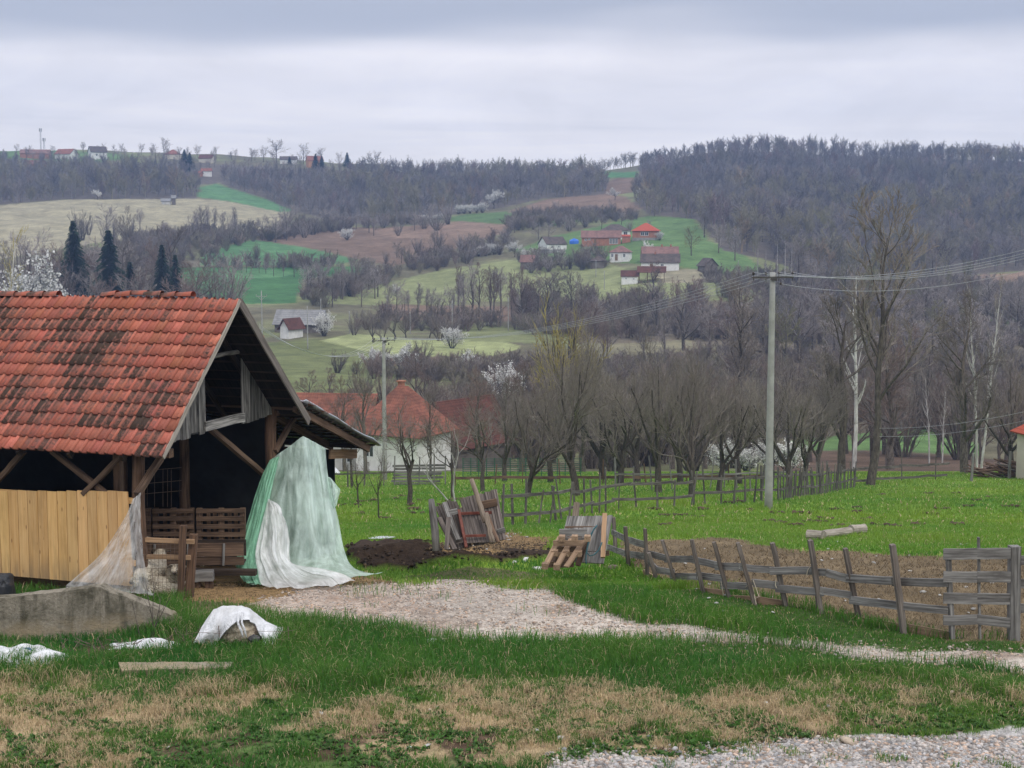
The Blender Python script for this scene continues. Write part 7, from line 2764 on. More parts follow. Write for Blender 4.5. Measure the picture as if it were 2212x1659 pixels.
house('low_white_house', 'low white house with brown half roof below the pink roofed house', 'house', 1422, 446, 11.2, 6.5, 2.3, 2.3, R(-6), 'gable', 'lime_wall', 'tile_old', 0.4, (('f', 0.6, 1.3, .8, .5),), (-2.6, 0.9, 1.7, 'door_wood'), ((-1.5, 0, .5, .5),))
house('white_hut', 'white hut with two tiny windows beside the open red roofed shed', 'hut', 1357, 428, 4.6, 4.0, 2.2, 1.5, R(-5), 'gable', 'lime_wall', 'tile_dark', 0.3, (('f', -1.0, 1.4, .4, .3), ('f', 1.2, 1.3, .4, .3)))
sh = house('open_shed', 'open hay shed with rusty red roof on tall posts', 'shed', 1404, 428, 7.6, 5.2, 2.9, 1.5, R(-6), 'gable', 'plank_wall', 'tile_dark', 0.4, wall_parts=False)
for x in (-3.6, -1.2, 1.2, 3.6):
    for y in (-2.4, 2.4):
        mb = MB()
        mb.beam((x, y, -1.5), (x, y, 3.0), 0.16, 0.16)
        mb.build('post', M['brown_wood'], sh)
house('plank_shed', 'grey wooden shed with lean-to roof right of the hamlet', 'shed', 1523, 440, 4.2, 4.2, 2.2, 2.0, R(25), 'gable', 'plank_wall', 'tile_old', 0.4, axis='y')
house('hut', 'little brown roofed hut among blossoming shrubs below the hamlet', 'hut', 1140, 470, 4.2, 3.8, 2.2, 2.0, R(-10), 'gable', 'plank_wall', 'tile_pink', 0.3)
house('shed', 'dark open shed at the end of the shrub row below the hamlet', 'shed', 1290, 462, 4.2, 4.0, 2.1, 1.6, R(-15), 'hip', 'plank_wall', 'tile_old', 0.3)
tp = MB()
c_ = GY(1238, 520)
tp.add([(-1.6, -1, 1.0), (1.6, -1, 1.1), (1.5, 1, 1.5), (-1.4, 1, 1.4), (0, 0, 2.0), (-1.6, -1, 0), (1.6, -1, 0), (1.5, 1, 0), (-1.4, 1, 0)], [(0, 1, 4), (1, 2, 4), (2, 3, 4), (3, 0, 4), (0, 5, 6, 1), (1, 6, 7, 2), (2, 7, 8, 3), (3, 8, 5, 0)])
tag(tp.build('tarpaulin', simple_mat('blue_tarp', (0.03, 0.12, 0.5), (0.06, 0.2, 0.7), 1, 0.5, 0), None, loc=c_), 'bright blue tarpaulin covered stack beside the long low white house', 'tarpaulin')
# --- skyline village
for (nm, lab, px, Y, w, d, hw, hr, rz, rf, wl, rm, wn) in (
        ('long_house', 'long reddish roofed farm building beneath the telecom masts on the skyline', 98, 905, 17, 8, 2.6, 2.4, R(8), 'gable', 'brick', 'tile_pink', ()),
        ('red_roof_house', 'red roofed house with white gable right of the skyline masts', 163, 900, 11, 8, 2.8, 3.0, R(-20), 'gable', 'lime_wall', 'tile_red', ()),
        ('gabled_house', 'tall white gabled house with dark roof on the skyline', 229, 895, 9.5, 7.5, 4.0, 3.4, R(30), 'gable', 'lime_wall', 'tile_old', (('f', -1.5, 2.2, 1, 1.2), ('r', 0, 2.2, 1, 1.2), ('r', 0, 4.6, .8, .9))),
        ('hip_roof_house', 'house with pointed red hipped roof alone on the skyline', 389, 905, 9.5, 8.5, 2.4, 3.0, R(10), 'hip', 'cream_wall', 'tile_red', ()),
        ('dark_roof_house', 'low house with dark brown roof among the skyline trees', 460, 905, 8.0, 7, 2.4, 2.2, R(-5), 'gable', 'cream_wall', 'tile_dark', ()),
        ('low_farmhouse', 'low pale farmhouse on the ridge left of the orange house', 633, 920, 10.0, 6, 2.4, 2.0, R(3), 'gable', 'lime_wall', 'tile_old', ()),
        ('orange_house', 'orange walled house half hidden by dark conifers on the ridge', 688, 910, 9.0, 8, 4.2, 2.8, R(20), 'gable', 'orange_wall', 'tile_red', (('f', 0, 2.5, 1, 1.2),)),
        ('cottage', 'small white and brick cottage in the gap of the left wood', 459, 835, 5.5, 5, 2.8, 1.4, R(10), 'gable', 'lime_wall', 'tile_red', ()),
        ('brick_hut', 'tiny red roofed brick hut left of the cottage in the wood gap', 440, 830, 4.5, 4, 1.8, 1.2, R(-10), 'gable', 'brick', 'tile_red', ()),
        ('red_barn', 'long low red roofed barn on the green slope below the skyline', 97, 850, 11, 5, 1.8, 2.2, R(-4), 'gable', 'brick', 'tile_red', ()),
        ('hunting_hide', 'tiny wooden tower hide at the edge of the left wood above the tan meadow', 388, 690, 1.6, 1.6, 3.4, 1.0, 0.1, 'gable', 'plank_wall', 'tile_grey', ()),
        ('white_hut', 'whitish hut on the tan meadow beside the wooden hide', 372, 690, 4.0, 3, 1.6, 1.1, 0.1, 'gable', 'old_lime', 'tile_grey', ())):
    house(nm, lab, nm.split('_')[-1], px, Y, w, d, hw, hr, rz, rf, wl, rm, 0.4, wn)
# --- telecom masts
M['mast'] = simple_mat('mast_steel', (0.30, 0.30, 0.31), (0.42, 0.42, 0.43), 1, 0.5, 0)
for px, ht, lab in ((109.5, 15.5, 'taller slim lattice telecom mast on the skyline'), (116.5, 9.5, 'shorter telecom mast with antennas on the skyline')):
    o = thing('telecom_mast', lab, 'mast', GY(px, 925))
    mb = MB()
    for a in range(3):
        x, y = 0.55 * math.cos(a * 2.094), 0.55 * math.sin(a * 2.094)
        mb.tube([(x, y, -1), (x * .7, y * .7, ht)], 0.07, 4)
    n_ = int(ht / 0.9)
    for k in range(n_):
        f = k / n_
        for a in range(3):
            r_ = 0.55 * (1 - .3 * f)
            x, y = r_ * math.cos(a * 2.094), r_ * math.sin(a * 2.094)
            x2, y2 = r_ * math.cos((a + 1) * 2.094), r_ * math.sin((a + 1) * 2.094)
            mb.tube([(x, y, ht * f), (x2, y2, ht * f + .9)], 0.045, 3)
    mb.build('lattice', M['mast'], o)
    for k in range(3):
        mb = MB()
        a = k * 2.094
        mb.box((math.cos(a) * .8 - .18, math.sin(a) * .8 - .18, ht - 1.8), (math.cos(a) * .8 + .18, math.sin(a) * .8 + .18, ht + 0.2))
        mb.build('antenna', M['mast'], o)

# ================================================================== POWER LINE
M['pole'] = simple_mat('grey_concrete_pole', (0.25, 0.245, 0.23), (0.37, 0.365, 0.345), 2.5, 0.9, 0.2, 0.01)
M['iron'] = simple_mat('dark_iron', (0.045, 0.042, 0.04), (0.11, 0.10, 0.095), 8, 0.6, 0.1)
M['insul'] = simple_mat('brown_insulator', (0.02, 0.014, 0.012), (0.05, 0.032, 0.026), 8, 0.3, 0, spec=0.5)
m_cond, t = newmat('aluminium_wire')
finish(t, (0.42, 0.42, 0.45, 1), 0.5)
M['wire'] = m_cond


def pole(label, base, h, r0, r1, arm=1.45, rz=0.0, lean=0.0, kind='four', name='utility_pole'):
    o = thing(name, label, 'utility pole', base, rz)
    o.rotation_euler[1] = lean
    mb = MB()
    n_ = 10
    mb.tube([(0, 0, -0.4 + (h + .4) * i / (n_ - 1)) for i in range(n_)], [r0 + (r1 - r0) * i / (n_ - 1) for i in range(n_)], 14, rough=0.012)
    mb.build('shaft', M['pole'], o, True)
    ins = []
    if kind == 'four':
        mb = MB()
        mb.beam((-arm / 2, -r1 - .03, h - .18), (arm / 2, -r1 - .03, h - .18), 0.05, 0.05)
        mb.beam((-arm / 2, r1 + .03, h - .20), (arm / 2, r1 + .03, h - .20), 0.05, 0.05)
        mb.beam((-.12, -r1 - .05, h - .22), (.12, -r1 - .05, h - .27), 0.03, 0.10)
        mb.build('crossarm', M['iron'], o)
        for f in (-.5, -.19, .13, .47):
            mb = MB()
            x = f * arm
            mb.tube([(x, -r1 - .03, h - .30), (x, -r1 - .03, h - .10)], 0.012, 5)
            mb.tube([(x, -r1 - .03, h - .10), (x, -r1 - .03, h - .06), (x, -r1 - .03, h - .01), (x, -r1 - .03, h + .02)], [.03, .052, .05, .025], 10)
            mb.build('insulator', M['insul'], o, True)
            ins.append(Vector((x, -r1 - .03, h - .005)))
        mb = MB()
        mb.tube([(0.26, -r1 - .05, h - .25), (0.27, -r1 - .05, h - .36)], 0.01, 4)
        mb.tube([(0.27, -r1 - .05, h - .36), (0.27, -r1 - .05, h - .40), (0.27, -r1 - .05, h - .46)], [.03, .048, .04], 8)
        mb.build('insulator', M['insul'], o)
        ins.append(Vector((0.27, -r1 - .05, h - .42)))
    elif kind == 'y':                     # branched arm of the medium voltage line
        mb = MB()
        mb.beam((-arm / 2, 0, h - 1.0), (arm / 2, 0, h - 1.0), 0.10, 0.08)
        mb.beam((-arm * .36, 0, h - 1.0), (0, 0, h - 1.75), 0.08, 0.06)
        mb.beam((arm * .36, 0, h - 1.0), (0, 0, h - 1.75), 0.08, 0.06)
        for x in (-arm / 2, arm / 2):
            mb.tube([(x, 0, h - 1.0), (x, 0, h - .65)], .05, 5)
        mb.build('crossarm', M['pole'], o)
        ins = [Vector((-arm / 2, 0, h - .65)), Vector((0, 0, h + .05)), Vector((arm / 2, 0, h - .65))]
    mat_ = Matrix.Translation(base) @ Matrix.Rotation(rz, 4, 'Z')
    return [mat_ @ v for v in ins], o


b0 = G(1660, 1100)
h0 = at(1666, 588, b0.y).z - b0.z
I0, P0 = pole('tall round concrete pole with four brown insulators standing in the grass field', b0, h0, 0.155, 0.10, 1.5, R(6), 0.0)
b1 = GY(831, 92)
h1_ = at(832, 729, 92).z - b1.z
I1, P1 = pole('concrete pole with crossarm in front of the white house', b1, h1_, 0.15, 0.10, 1.5, R(35))
YL = []
for (px, py, Y, arm, lab) in ((570.6, 628, 270, 1.9, 'white y arm pole right above the barn roof peak'), (668, 661, 300, 1.9, 'dark y arm pole beside the grey barn'), (978, 649, 330, 2.0, 'pale y arm pole above the blossom shrubs')):
    b = GY(px, Y)
    I, _ = pole(lab, b, at(px, py, Y).z - b.z, 0.13, 0.09, arm, 0.1, 0, 'y')
    YL.append(I)
for k, (px, py, Y) in enumerate(((697, 646, 350), (839, 637, 380), (888, 677, 340), (1098, 642, 360), (1188, 608, 390), (1243, 602, 400), (1303, 585, 420), (1285, 570, 445), (1589, 571, 440), (758, 700, 330))):
    b = GY(px, Y)
    pole(('slim pole beside the brown scrub strip in the valley' if k < 4 or k == 9 else 'slim pole on the pale hillside meadow below the hamlet'), b, max(5.0, at(px, py, Y).z - b.z), 0.12, 0.085, 0.9, 0, 0, 'none' if k not in (5,) else 'y', 'slim_pole')
    bpy.context.scene.collection.objects[-1].get('label')
for o in [o for o in col.objects if o.name.startswith('slim_pole')]:
    o['group'] = 'slim poles in the valley' if 'valley' in o['label'] else 'slim poles on the hillside meadow'


def span(name, label, a, b, sag, r=0.011, n=24, group=None):
    mb = MB()
    pts = []
    for i in range(n + 1):
        f = i / n
        p = Vector(a).lerp(Vector(b), f)
        p.z -= sag * 4 * f * (1 - f)
        pts.append(p)
    mb.tube(pts, r, 4)
    return tag(mb.build(name, M['wire'], None, True), label, 'wire', group)


# wires from the big pole away to the upper right, and back down to the pole by the white house
for k, (py, q) in enumerate(((519, 0), (527, 1), (532, 2), (538, 3), (566, 4))):
    span('wire', 'wire rising from the big concrete pole to the right edge', I0[q], at(2330, py - 12, 40), 0.55, 0.0085, 30, 'wires right of the big pole')
for q in range(4):
    span('wire', 'sagging wire from the big concrete pole back to the pole by the white house', I0[q], I1[q], 0.9, 0.0085, 30, 'wires between the two near poles')
for q in range(4):
    span('wire', 'thin wire from the pole by the white house towards the barn', I1[q], at(560, 700 + q * 3, 60), 1.2, 0.008, 24, 'wires left of the white house pole')
for q in range(2):
    span('low_wire', 'low thin wire sloping past the tall trees to the right edge', at(1900, 925 + 18 * q, 75), at(2300, 868 + 20 * q, 60), 0.3, 0.008, 16, 'low wires before the tall trees')
# ================================================================== INDIVIDUAL TREES
JC = {}


def joined(kind, seed, crown_mat=None):
    """the parts of a tree too small in the picture to show them, as one mesh"""
    key = (kind, seed, crown_mat)
    if key in JC:
        return JC[key]
    Vs, Ls, Ts, Mi, mats, o = [], [], [], [], [], 0
    for pn, me in proto(kind, seed):
        n = len(me.vertices)
        co = np.zeros(n * 3, np.float32)
        me.vertices.foreach_get("co", co)
        l = np.zeros(len(me.loops), np.int32)
        me.loops.foreach_get("vertex_index", l)
        k = len(me.loops) // len(me.polygons)
        Vs.append(co.reshape(-1, 3))
        Ls.append(l.reshape(-1, k) + o)
        mats.append(M[crown_mat] if crown_mat and pn == 'crown' else me.materials[0])
        Mi.append(np.full(len(me.polygons), len(mats) - 1))
        o += n
    JC[key] = npmesh('tree', np.concatenate(Vs), Ls, mats, midx=np.concatenate(Mi))
    return JC[key]


NAMES = {'orchard': 'fruit_tree', 'round': 'bare_tree', 'tall': 'tall_tree', 'birch': 'birch_tree', 'poplar': 'poplar_tree', 'young': 'young_plum_tree', 'shrub': 'bare_shrub', 'scrub': 'bare_shrub',
         'willow': 'willow_shrub', 'far': 'bare_tree', 'faru': 'bare_tree', 'faro': 'budding_tree', 'blossom': 'blossom_tree', 'blossomshrub': 'blossom_shrub', 'conifer': 'spruce_tree'}


def put(kind, seed, base, hpx, label, group=None, wide=1.0, crown_mat=None, far=None, rz=None, lean=0.0):
    h = hpx / ppm(base.y)
    cat = 'shrub' if 'shrub' in NAMES[kind] else 'tree'
    if far is None:
        far = base.y > 210
    rz = random.uniform(0, 6.28) if rz is None else rz
    if far:
        o = link(NAMES[kind], joined(kind, seed, crown_mat), None, base, rz)
        s = h / 10
        o.scale = (s * wide, s * wide, s)
        if lean:
            o.rotation_euler[1] = lean
        return tag(o, label, cat, group)
    return tree(kind, seed, base, h, label, NAMES[kind], cat, group, wide, rz, lean, crown_mat)


# --- orchard behind the fence
ORCH = [
    ('orchard', 1, 1247, 1075, 345, 0.85, 'largest spreading fruit tree behind the stake fence, centre of the orchard'),
    ('orchard', 2, 1139, 1079, 250, 0.9, 'low branching fruit tree between the picket gate and the largest tree'),
    ('young', 1, 1043, 1062, 205, 1.35, 'single stemmed fruit tree directly behind the picket gate'),
    ('orchard', 3, 1422, 1066, 320, 0.85, 'tall dark fruit tree midway between the largest tree and concrete pole'),
    ('orchard', 4, 1494, 1074, 285, 0.9, 'thick trunked fruit tree left of the concrete pole'),
    ('orchard', 6, 1552, 1064, 250, 0.9, 'twin stemmed fruit tree nearest left of the concrete pole'),
    ('orchard', 3, 1704, 1055, 245, 1.0, 'fruit tree just right of the concrete pole'),
    ('orchard', 5, 1736, 1040, 230, 0.95, 'rounded fruit tree second to the right of the concrete pole'),
    ('young', 2, 774, 1097, 125, 0.9, 'small pruned plum tree close beside the green plastic sheet'),
    ('young', 3, 818, 1124, 175, 0.55, 'thin crooked plum tree with bent trunk in the meadow'),
    ('young', 2, 884, 1092, 240, 1.35, 'leaning plum tree with open crown before the white house'),
    ('young', 1, 977, 1078, 190, 0.8, 'slim dark plum tree behind the left end of the picket gate'),
]
for kd, sd_, px, py, hp, wd, lab in ORCH:
    put(kd, sd_, G(px, py), hp, lab, None, wd, None, False)
for k, (kd, sd_, px, py, hp) in enumerate((('orchard', 5, 1340, 1046, 270), ('orchard', 2, 1378, 1042, 250), ('orchard', 1, 1470, 1044, 255), ('orchard', 6, 1598, 1046, 240), 
                                           ('orchard', 1, 1190, 1042, 240), ('orchard', 3, 1090, 1040, 205), ('orchard', 2, 1668, 1036, 220), ('orchard', 3, 1300, 1036, 250), ('orchard', 4, 1770, 1030, 200))):
    put(kd, sd_, G(px, py), hp, 'bare fruit tree in the rear rows of the orchard', 'rear orchard trees', 0.95, None, False)
M['dead'] = bark_mat('bleached_dead_wood', (0.20, 0.19, 0.175), (0.40, 0.385, 0.36), 0.1, 6)
# dead white branch standing by the picket gate
b = Branches(5)
c0 = G(985, 1100)
b.trunk([tuple(c0 + Vector(v)) for v in ((0, 0, 0), (-.1, 0, .7), (-.05, .05, 1.4), (.1, 0, 2.1), (.05, 0, 2.7))], [.04, .035, .03, .02, .01])
b.level(4, (0.5, 1.0), (0.4, 0.6), 4, .2, .1, .6, .3, 1.0, .4, rmin=.012)
V, Q = merge([tube_arrays(*l, 5) for l in b.lv])
tag(link('dead_branch', npmesh('dead_branch', V, [Q], M['dead'])), 'pale dead branch stuck upright behind the picket gate', 'branch')
b = Branches(6)
c0 = G(950, 1095)
b.trunk([tuple(c0 + Vector(v)) for v in ((0.5, 0, 0), (.1, 0, .5), (-.45, .05, 1.1), (-.5, 0, 1.6), (-.2, 0, 2.2))], [.035, .03, .028, .02, .01])
b.level(4, (0.5, 1.0), (0.4, 0.6), 4, .2, .1, .6, .3, 1.0, .4, rmin=.012)
V, Q = merge([tube_arrays(*l, 5) for l in b.lv])
tag(link('dead_branch', npmesh('dead_branch', V, [Q], M['dead'])), 'pale forked dead branch leaning left behind the picket gate', 'branch')

# --- tall trees at the right
put('tall', 1, G(1877, 1048), 560, 'tallest tree, with rising limbs and seed tufts, right of the concrete pole', None, 1.15, None, False, rz=0.4)
put('birch', 1, G(1845, 1016), 430, 'white stemmed birch leaning towards the tallest tree', None, 0.9, None, False, rz=0.0, lean=0.06)
put('round', 1, G(1818, 1024), 390, 'grey two stemmed tree left of the leaning birch', None, 0.9, None, False)
put('round', 2, G(2084, 1024), 370, 'broad dark tree standing by the woodpile at the right', None, 0.95, None, False)
put('birch', 2, GY(2112, 105), 410, 'left of two tall white birches above the woodpile', None, 0.55, None, False, lean=0.02)
put('birch', 3, GY(2120, 104), 405, 'right of two tall white birches above the woodpile, leaning outwards', None, 0.55, None, False, rz=0.2, lean=0.11)
put('orchard', 2, GY(2188, 98), 260, 'gnarled dark tree leaning beside the cream house', None, 0.9, None, False)
put('round', 3, GY(1925, 125), 300, 'dense brown bush tree behind the tallest tree', None, 1.25, 'twig_red', False)
put('birch', 2, GY(2008, 140), 190, 'thin pale birch between the tallest tree and the woodpile tree', None, 0.8, None, False)
put('birch', 1, GY(2036, 138), 165, 'short pale birch left of the broad dark tree', None, 0.8, None, False)
put('round', 1, GY(1600, 175), 330, 'big spreading tree left behind the concrete pole', None, 1.05, None, False)
put('willow', 1, GY(1222, 165), 310, 'yellow green willow with white shoots above the largest fruit tree', None, 0.9, None, False)
put('round', 2, GY(790, 100), 230, 'dark bushy tree behind the pole by the white house', None, 0.8, None, False)
put('round', 3, GY(745, 112), 190, 'brown bushy tree before the long red roof', None, 1.0, 'twig_red', False)
put('round', 1, GY(930, 95), 190, 'slender dark tree at the corner of the white house', None, 0.6, None, False)
put('young', 2, GY(760, 82), 170, 'dark bare tree at the tip of the barn lean-to roof', None, 1.0, None, False)
put('round', 3, GY(1035, 110), 210, 'brown bush tree beside the dark roofed barn', None, 0.9, 'twig_red', False)
put('blossom', 1, GY(892, 150), 105, 'white blossom tree rising behind the white house roof', None, 0.7, None, False)


def cluster(label, group, kinds, pxr, Yr, hpx, n, wide=(0.8, 1.15), crown=None, seeds=(1, 2, 3), jit=True):
    for k in range(n):
        px = pxr[0] + (pxr[1] - pxr[0]) * (k + random.uniform(0.1, 0.9)) / n
        Y = random.uniform(*Yr)
        kd = random.choice(kinds)
        put(kd, random.choice(seeds), GY(px, Y), random.uniform(*hpx), label, group, random.uniform(*wide), random.choice(crown) if crown else None)


# belts of bare trees between the orchard and the hills
cluster('bare tree in the brown belt behind the orchard', 'belt behind the orchard', ['round', 'round', 'scrub'], (1080, 1620), (105, 160), (150, 230), 20, (0.9, 1.3), ['twig', 'twig_red', 'twig'])
cluster('bare tree in the belt behind the tall trees', 'belt behind the tall trees', ['round', 'round', 'scrub'], (1640, 2230), (130, 200), (130, 230), 18, (0.9, 1.3), ['twig', 'twig_red', 'twig'])
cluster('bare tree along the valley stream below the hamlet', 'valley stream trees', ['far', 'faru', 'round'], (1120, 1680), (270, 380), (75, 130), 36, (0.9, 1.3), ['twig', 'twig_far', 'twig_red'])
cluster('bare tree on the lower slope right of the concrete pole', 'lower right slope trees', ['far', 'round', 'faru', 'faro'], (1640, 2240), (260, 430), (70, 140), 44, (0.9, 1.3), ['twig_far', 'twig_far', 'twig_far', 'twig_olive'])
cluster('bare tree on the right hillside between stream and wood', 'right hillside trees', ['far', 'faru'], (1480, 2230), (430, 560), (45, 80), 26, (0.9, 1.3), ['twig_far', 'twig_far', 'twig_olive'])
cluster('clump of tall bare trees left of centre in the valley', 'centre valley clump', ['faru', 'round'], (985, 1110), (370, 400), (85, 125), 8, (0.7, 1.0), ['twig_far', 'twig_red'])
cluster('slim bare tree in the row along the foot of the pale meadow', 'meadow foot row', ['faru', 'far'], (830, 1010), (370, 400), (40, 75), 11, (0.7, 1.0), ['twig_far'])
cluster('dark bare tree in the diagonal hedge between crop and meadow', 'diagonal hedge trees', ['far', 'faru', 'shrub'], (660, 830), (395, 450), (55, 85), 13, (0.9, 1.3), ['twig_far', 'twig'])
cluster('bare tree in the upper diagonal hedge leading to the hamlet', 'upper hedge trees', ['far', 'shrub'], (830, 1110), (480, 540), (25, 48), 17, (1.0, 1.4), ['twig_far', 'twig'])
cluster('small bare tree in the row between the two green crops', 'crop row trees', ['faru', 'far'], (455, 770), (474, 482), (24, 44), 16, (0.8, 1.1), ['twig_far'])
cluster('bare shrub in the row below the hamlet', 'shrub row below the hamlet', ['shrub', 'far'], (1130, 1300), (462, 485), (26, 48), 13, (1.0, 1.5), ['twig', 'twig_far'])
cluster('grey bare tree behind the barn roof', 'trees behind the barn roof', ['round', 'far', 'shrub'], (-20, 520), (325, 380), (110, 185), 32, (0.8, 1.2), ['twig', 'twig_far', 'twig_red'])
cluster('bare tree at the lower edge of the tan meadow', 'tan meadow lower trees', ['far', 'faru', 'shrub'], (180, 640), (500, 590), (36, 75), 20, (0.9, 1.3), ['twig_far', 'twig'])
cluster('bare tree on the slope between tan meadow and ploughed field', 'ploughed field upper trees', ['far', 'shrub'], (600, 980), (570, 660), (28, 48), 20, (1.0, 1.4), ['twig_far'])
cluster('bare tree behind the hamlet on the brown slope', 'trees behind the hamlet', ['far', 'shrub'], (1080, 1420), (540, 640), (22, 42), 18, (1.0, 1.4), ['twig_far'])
cluster('pollarded bare tree in the valley meadow', 'valley pollards', ['orchard', 'shrub'], (760, 990), (300, 330), (40, 68), 8, (0.8, 1.1), None)
cluster('brown bare shrub beside the pale valley strip', 'valley strip shrubs', ['scrub', 'shrub'], (715, 1080), (235, 275), (30, 62), 10, (1.0, 1.5), None)
cluster('bare bush behind the village roofs', 'bushes behind the village roofs', ['scrub', 'shrub', 'round'], (650, 1100), (160, 215), (70, 130), 14, (0.9, 1.4), ['twig', 'twig_red'])
# named trees further off
put('round', 2, GY(286, 430), 150, 'big bare tree standing alone before the tan meadow', None, 0.6)
for k, px in enumerate((436, 458, 474, 492, 516)):
    put('faru', 1 + k % 3, GY(px, 590), random.uniform(48, 62), 'bare tree in the row of five on the tan meadow', 'row of five on the tan meadow', 0.85)
for k, (px, Y, hp, w_, lab) in enumerate(((247, 345, 208, 1.15, 'tallest dark spruce above the barn roof'), (172, 350, 214, 1.0, 'second dark spruce, left of the tallest one'), (291, 340, 150, 1.1, 'short dark spruce just right of the tallest one'),
                                          (360, 338, 188, .9, 'ragged pine above the barn ridge, right of the spruces'), (388, 340, 165, .9, 'thin ragged pine beside the barn ridge tiles'))):
    put('conifer', 1 + k % 2, GY(px, Y), hp, lab, None, w_, None, False)
put('birch', 1, GY(6, 190), 400, 'leaning birch with yellow buds at the left edge above the roof', None, 0.6, 'willow', False, rz=0.3, lean=0.15)
put('willow', 2, GY(18, 250), 150, 'yellow green shrub at the left edge above the roof', None, 0.8, None, False)
put('blossom', 1, GY(108, 322), 190, 'largest white blossom tree above the barn roof', None, 0.9)
put('blossom', 2, GY(62, 324), 150, 'pale blossom tree left of the largest one above the barn roof', None, 0.8)
BL = [(704, 325, 52, 'white blossom tree beside the grey barn'), (802, 262, 52, 'grey white blossom shrub left of the pole by the valley strip'), (862, 258, 66, 'broad white blossom shrub right of the pole by the valley strip'), (977, 300, 50, 'bright white blossom bush under the pale y arm pole'),
      (1002, 255, 52, 'round topped white blossom tree in the pale valley strip'), (1112, 500, 36, 'bright round white blossom tree left of the hamlet'), (1088, 210, 80, 'white blossom tree above the dark roofed barn'), (1068, 700, 42, 'large white blossom tree at the edge of the ploughed field'),
      (1395, 472, 36, 'white blossom thicket beside the white cottage'), (755, 580, 28, 'white blossom tree at the left end of the ploughed field'), (858, 430, 26, 'lone white blossom shrub in the diagonal hedge'), (808, 470, 24, 'small white blossom at the corner of the ploughed field'),
      (1132, 490, 24, 'small white blossom left of the hut'), (1150, 492, 25, 'small white blossom above the little hut'), (1212, 488, 22, 'white blossom in the shrub row below the hamlet'), (1420, 505, 20, 'white blossom behind the red house'),
      (1325, 690, 26, 'white blossom at the brown slope edge below the ridge gap'), (1380, 690, 24, 'white blossom on the edge of the right wood'), (1565, 560, 34, 'white blossom tree in the right wood'), (226, 700, 22, 'white blossom at the edge of the left wood'), (1690, 420, 22, 'white blossom behind the top of the concrete pole')]
for k, (px, Y, hp, lab) in enumerate(BL):
    put('blossom' if k % 3 else 'blossomshrub', 1 + k % 2, GY(px, Y), hp, lab, None, random.uniform(.9, 1.15))
for k, (x0, x1, Y, hp, n, lab) in enumerate(((900, 960, 660, 14, 5, 'low white blossom hedge above the ploughed field'), (985, 1050, 680, 20, 5, 'white blossom hedge beside the large blossom tree'), (1030, 1085, 515, 24, 5, 'white blossom hedge left of the hamlet'), (2, 70, 280, 60, 3, 'pale blossom at the left edge above the roof'), (1545, 1725, 118, 66, 4, 'pale blossoming bush behind the orchard trunks'))):
    for q in range(n):
        put('blossomshrub', 1 + q % 2, GY(x0 + (x1 - x0) * (q + .5) / n, Y), hp * random.uniform(.8, 1.2), lab, lab, 1.2)
for k, px in enumerate((1630, 1647, 1672, 1688, 1702)):
    put('poplar', 1 + k % 2, GY(px, 425), (92, 78, 96, 100, 96)[k], 'slender pale poplar in the group above the concrete pole top', 'poplars above the concrete pole', 0.5)
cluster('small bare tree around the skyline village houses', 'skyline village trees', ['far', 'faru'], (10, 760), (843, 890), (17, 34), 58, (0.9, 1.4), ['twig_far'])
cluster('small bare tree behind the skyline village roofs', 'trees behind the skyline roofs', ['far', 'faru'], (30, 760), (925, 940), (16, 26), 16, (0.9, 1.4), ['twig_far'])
# skyline trees that stand out
SKY = [(370, 40, 1.1, 'rounded'), (608, 52, 1.15, 'tallest rounded'), (665, 46, 1.0, 'egg shaped'), (703, 42, 1.1, 'wide'), (821, 40, .8, 'lone slim'), (999, 34, 1.0, 'small dome shaped'), (480, 30, 1.0, 'low'), (322, 26, 1.0, 'small dark'), (345, 26, 1.0, 'small round'),
       (279, 26, .9, 'thin'), (440, 28, 1.1, 'small pale'), (520, 26, 1.0, 'narrow'), (555, 30, 1.1, 'ragged'), (580, 36, .9, 'upright'), (243, 26, .9, 'little'), (1163, 34, 1.0, 'dark'), (1298, 32, .9, 'stubby'), (740, 34, .9, 'leaning')]
for k, (px, hp, w_, adj) in enumerate(SKY):
    near_ = {370: 'left of the pointed roof', 608: 'above the ridge', 665: 'over the orange house', 703: 'right of the orange house', 821: 'above the wood', 999: 'on the middle wood', 480: 'right of the dark roofed house', 322: 'left of the pointed roof', 345: 'beside the pointed roof', 279: 'right of the tall gabled house', 440: 'left of the dark roofed house', 520: 'along the ridge', 555: 'along the ridge', 580: 'beside the tallest one', 243: 'behind the tall gabled house', 1163: 'on the middle wood crest', 1298: 'by the ridge gap', 740: 'where the village ends'}[px]
    put('far', 1 + k % 3, GY(px, 925), hp, f'{adj} bare tree on the skyline {near_}', None, w_, 'twig_far')
for px, Y, hp, lab in ((690, 895, 34, 'dark conifer in front of the orange house'), (703, 893, 30, 'second dark conifer before the orange house'), (413, 850, 46, 'dark conifer group at the gap in the left wood'), (424, 850, 40, 'smaller conifer at the gap in the left wood'), (635, 915, 18, 'tiny pointed conifer beside the low ridge farmhouse'), (757, 915, 34, 'dark conifer where the wood meets the village ridge'), (5, 890, 52, 'rounded dark conifer at the left end of the skyline')):
    put('conifer', 1, GY(px, Y), hp, lab, None, 1.5)
for k in range(12):
    px = 1302 + k * 5.8 + random.uniform(-2.5, 2.5)
    put(random.choice(['faru', 'far']), 1 + k % 3, GY(px, random.uniform(930, 948)), random.uniform(20, 36), 'slim bare tree in the row on the green ridge gap', 'row in the ridge gap', random.uniform(.8, 1.1), 'twig')

# ------------------------------------------------------------------ undergrowth: hedges and thickets too dense to count


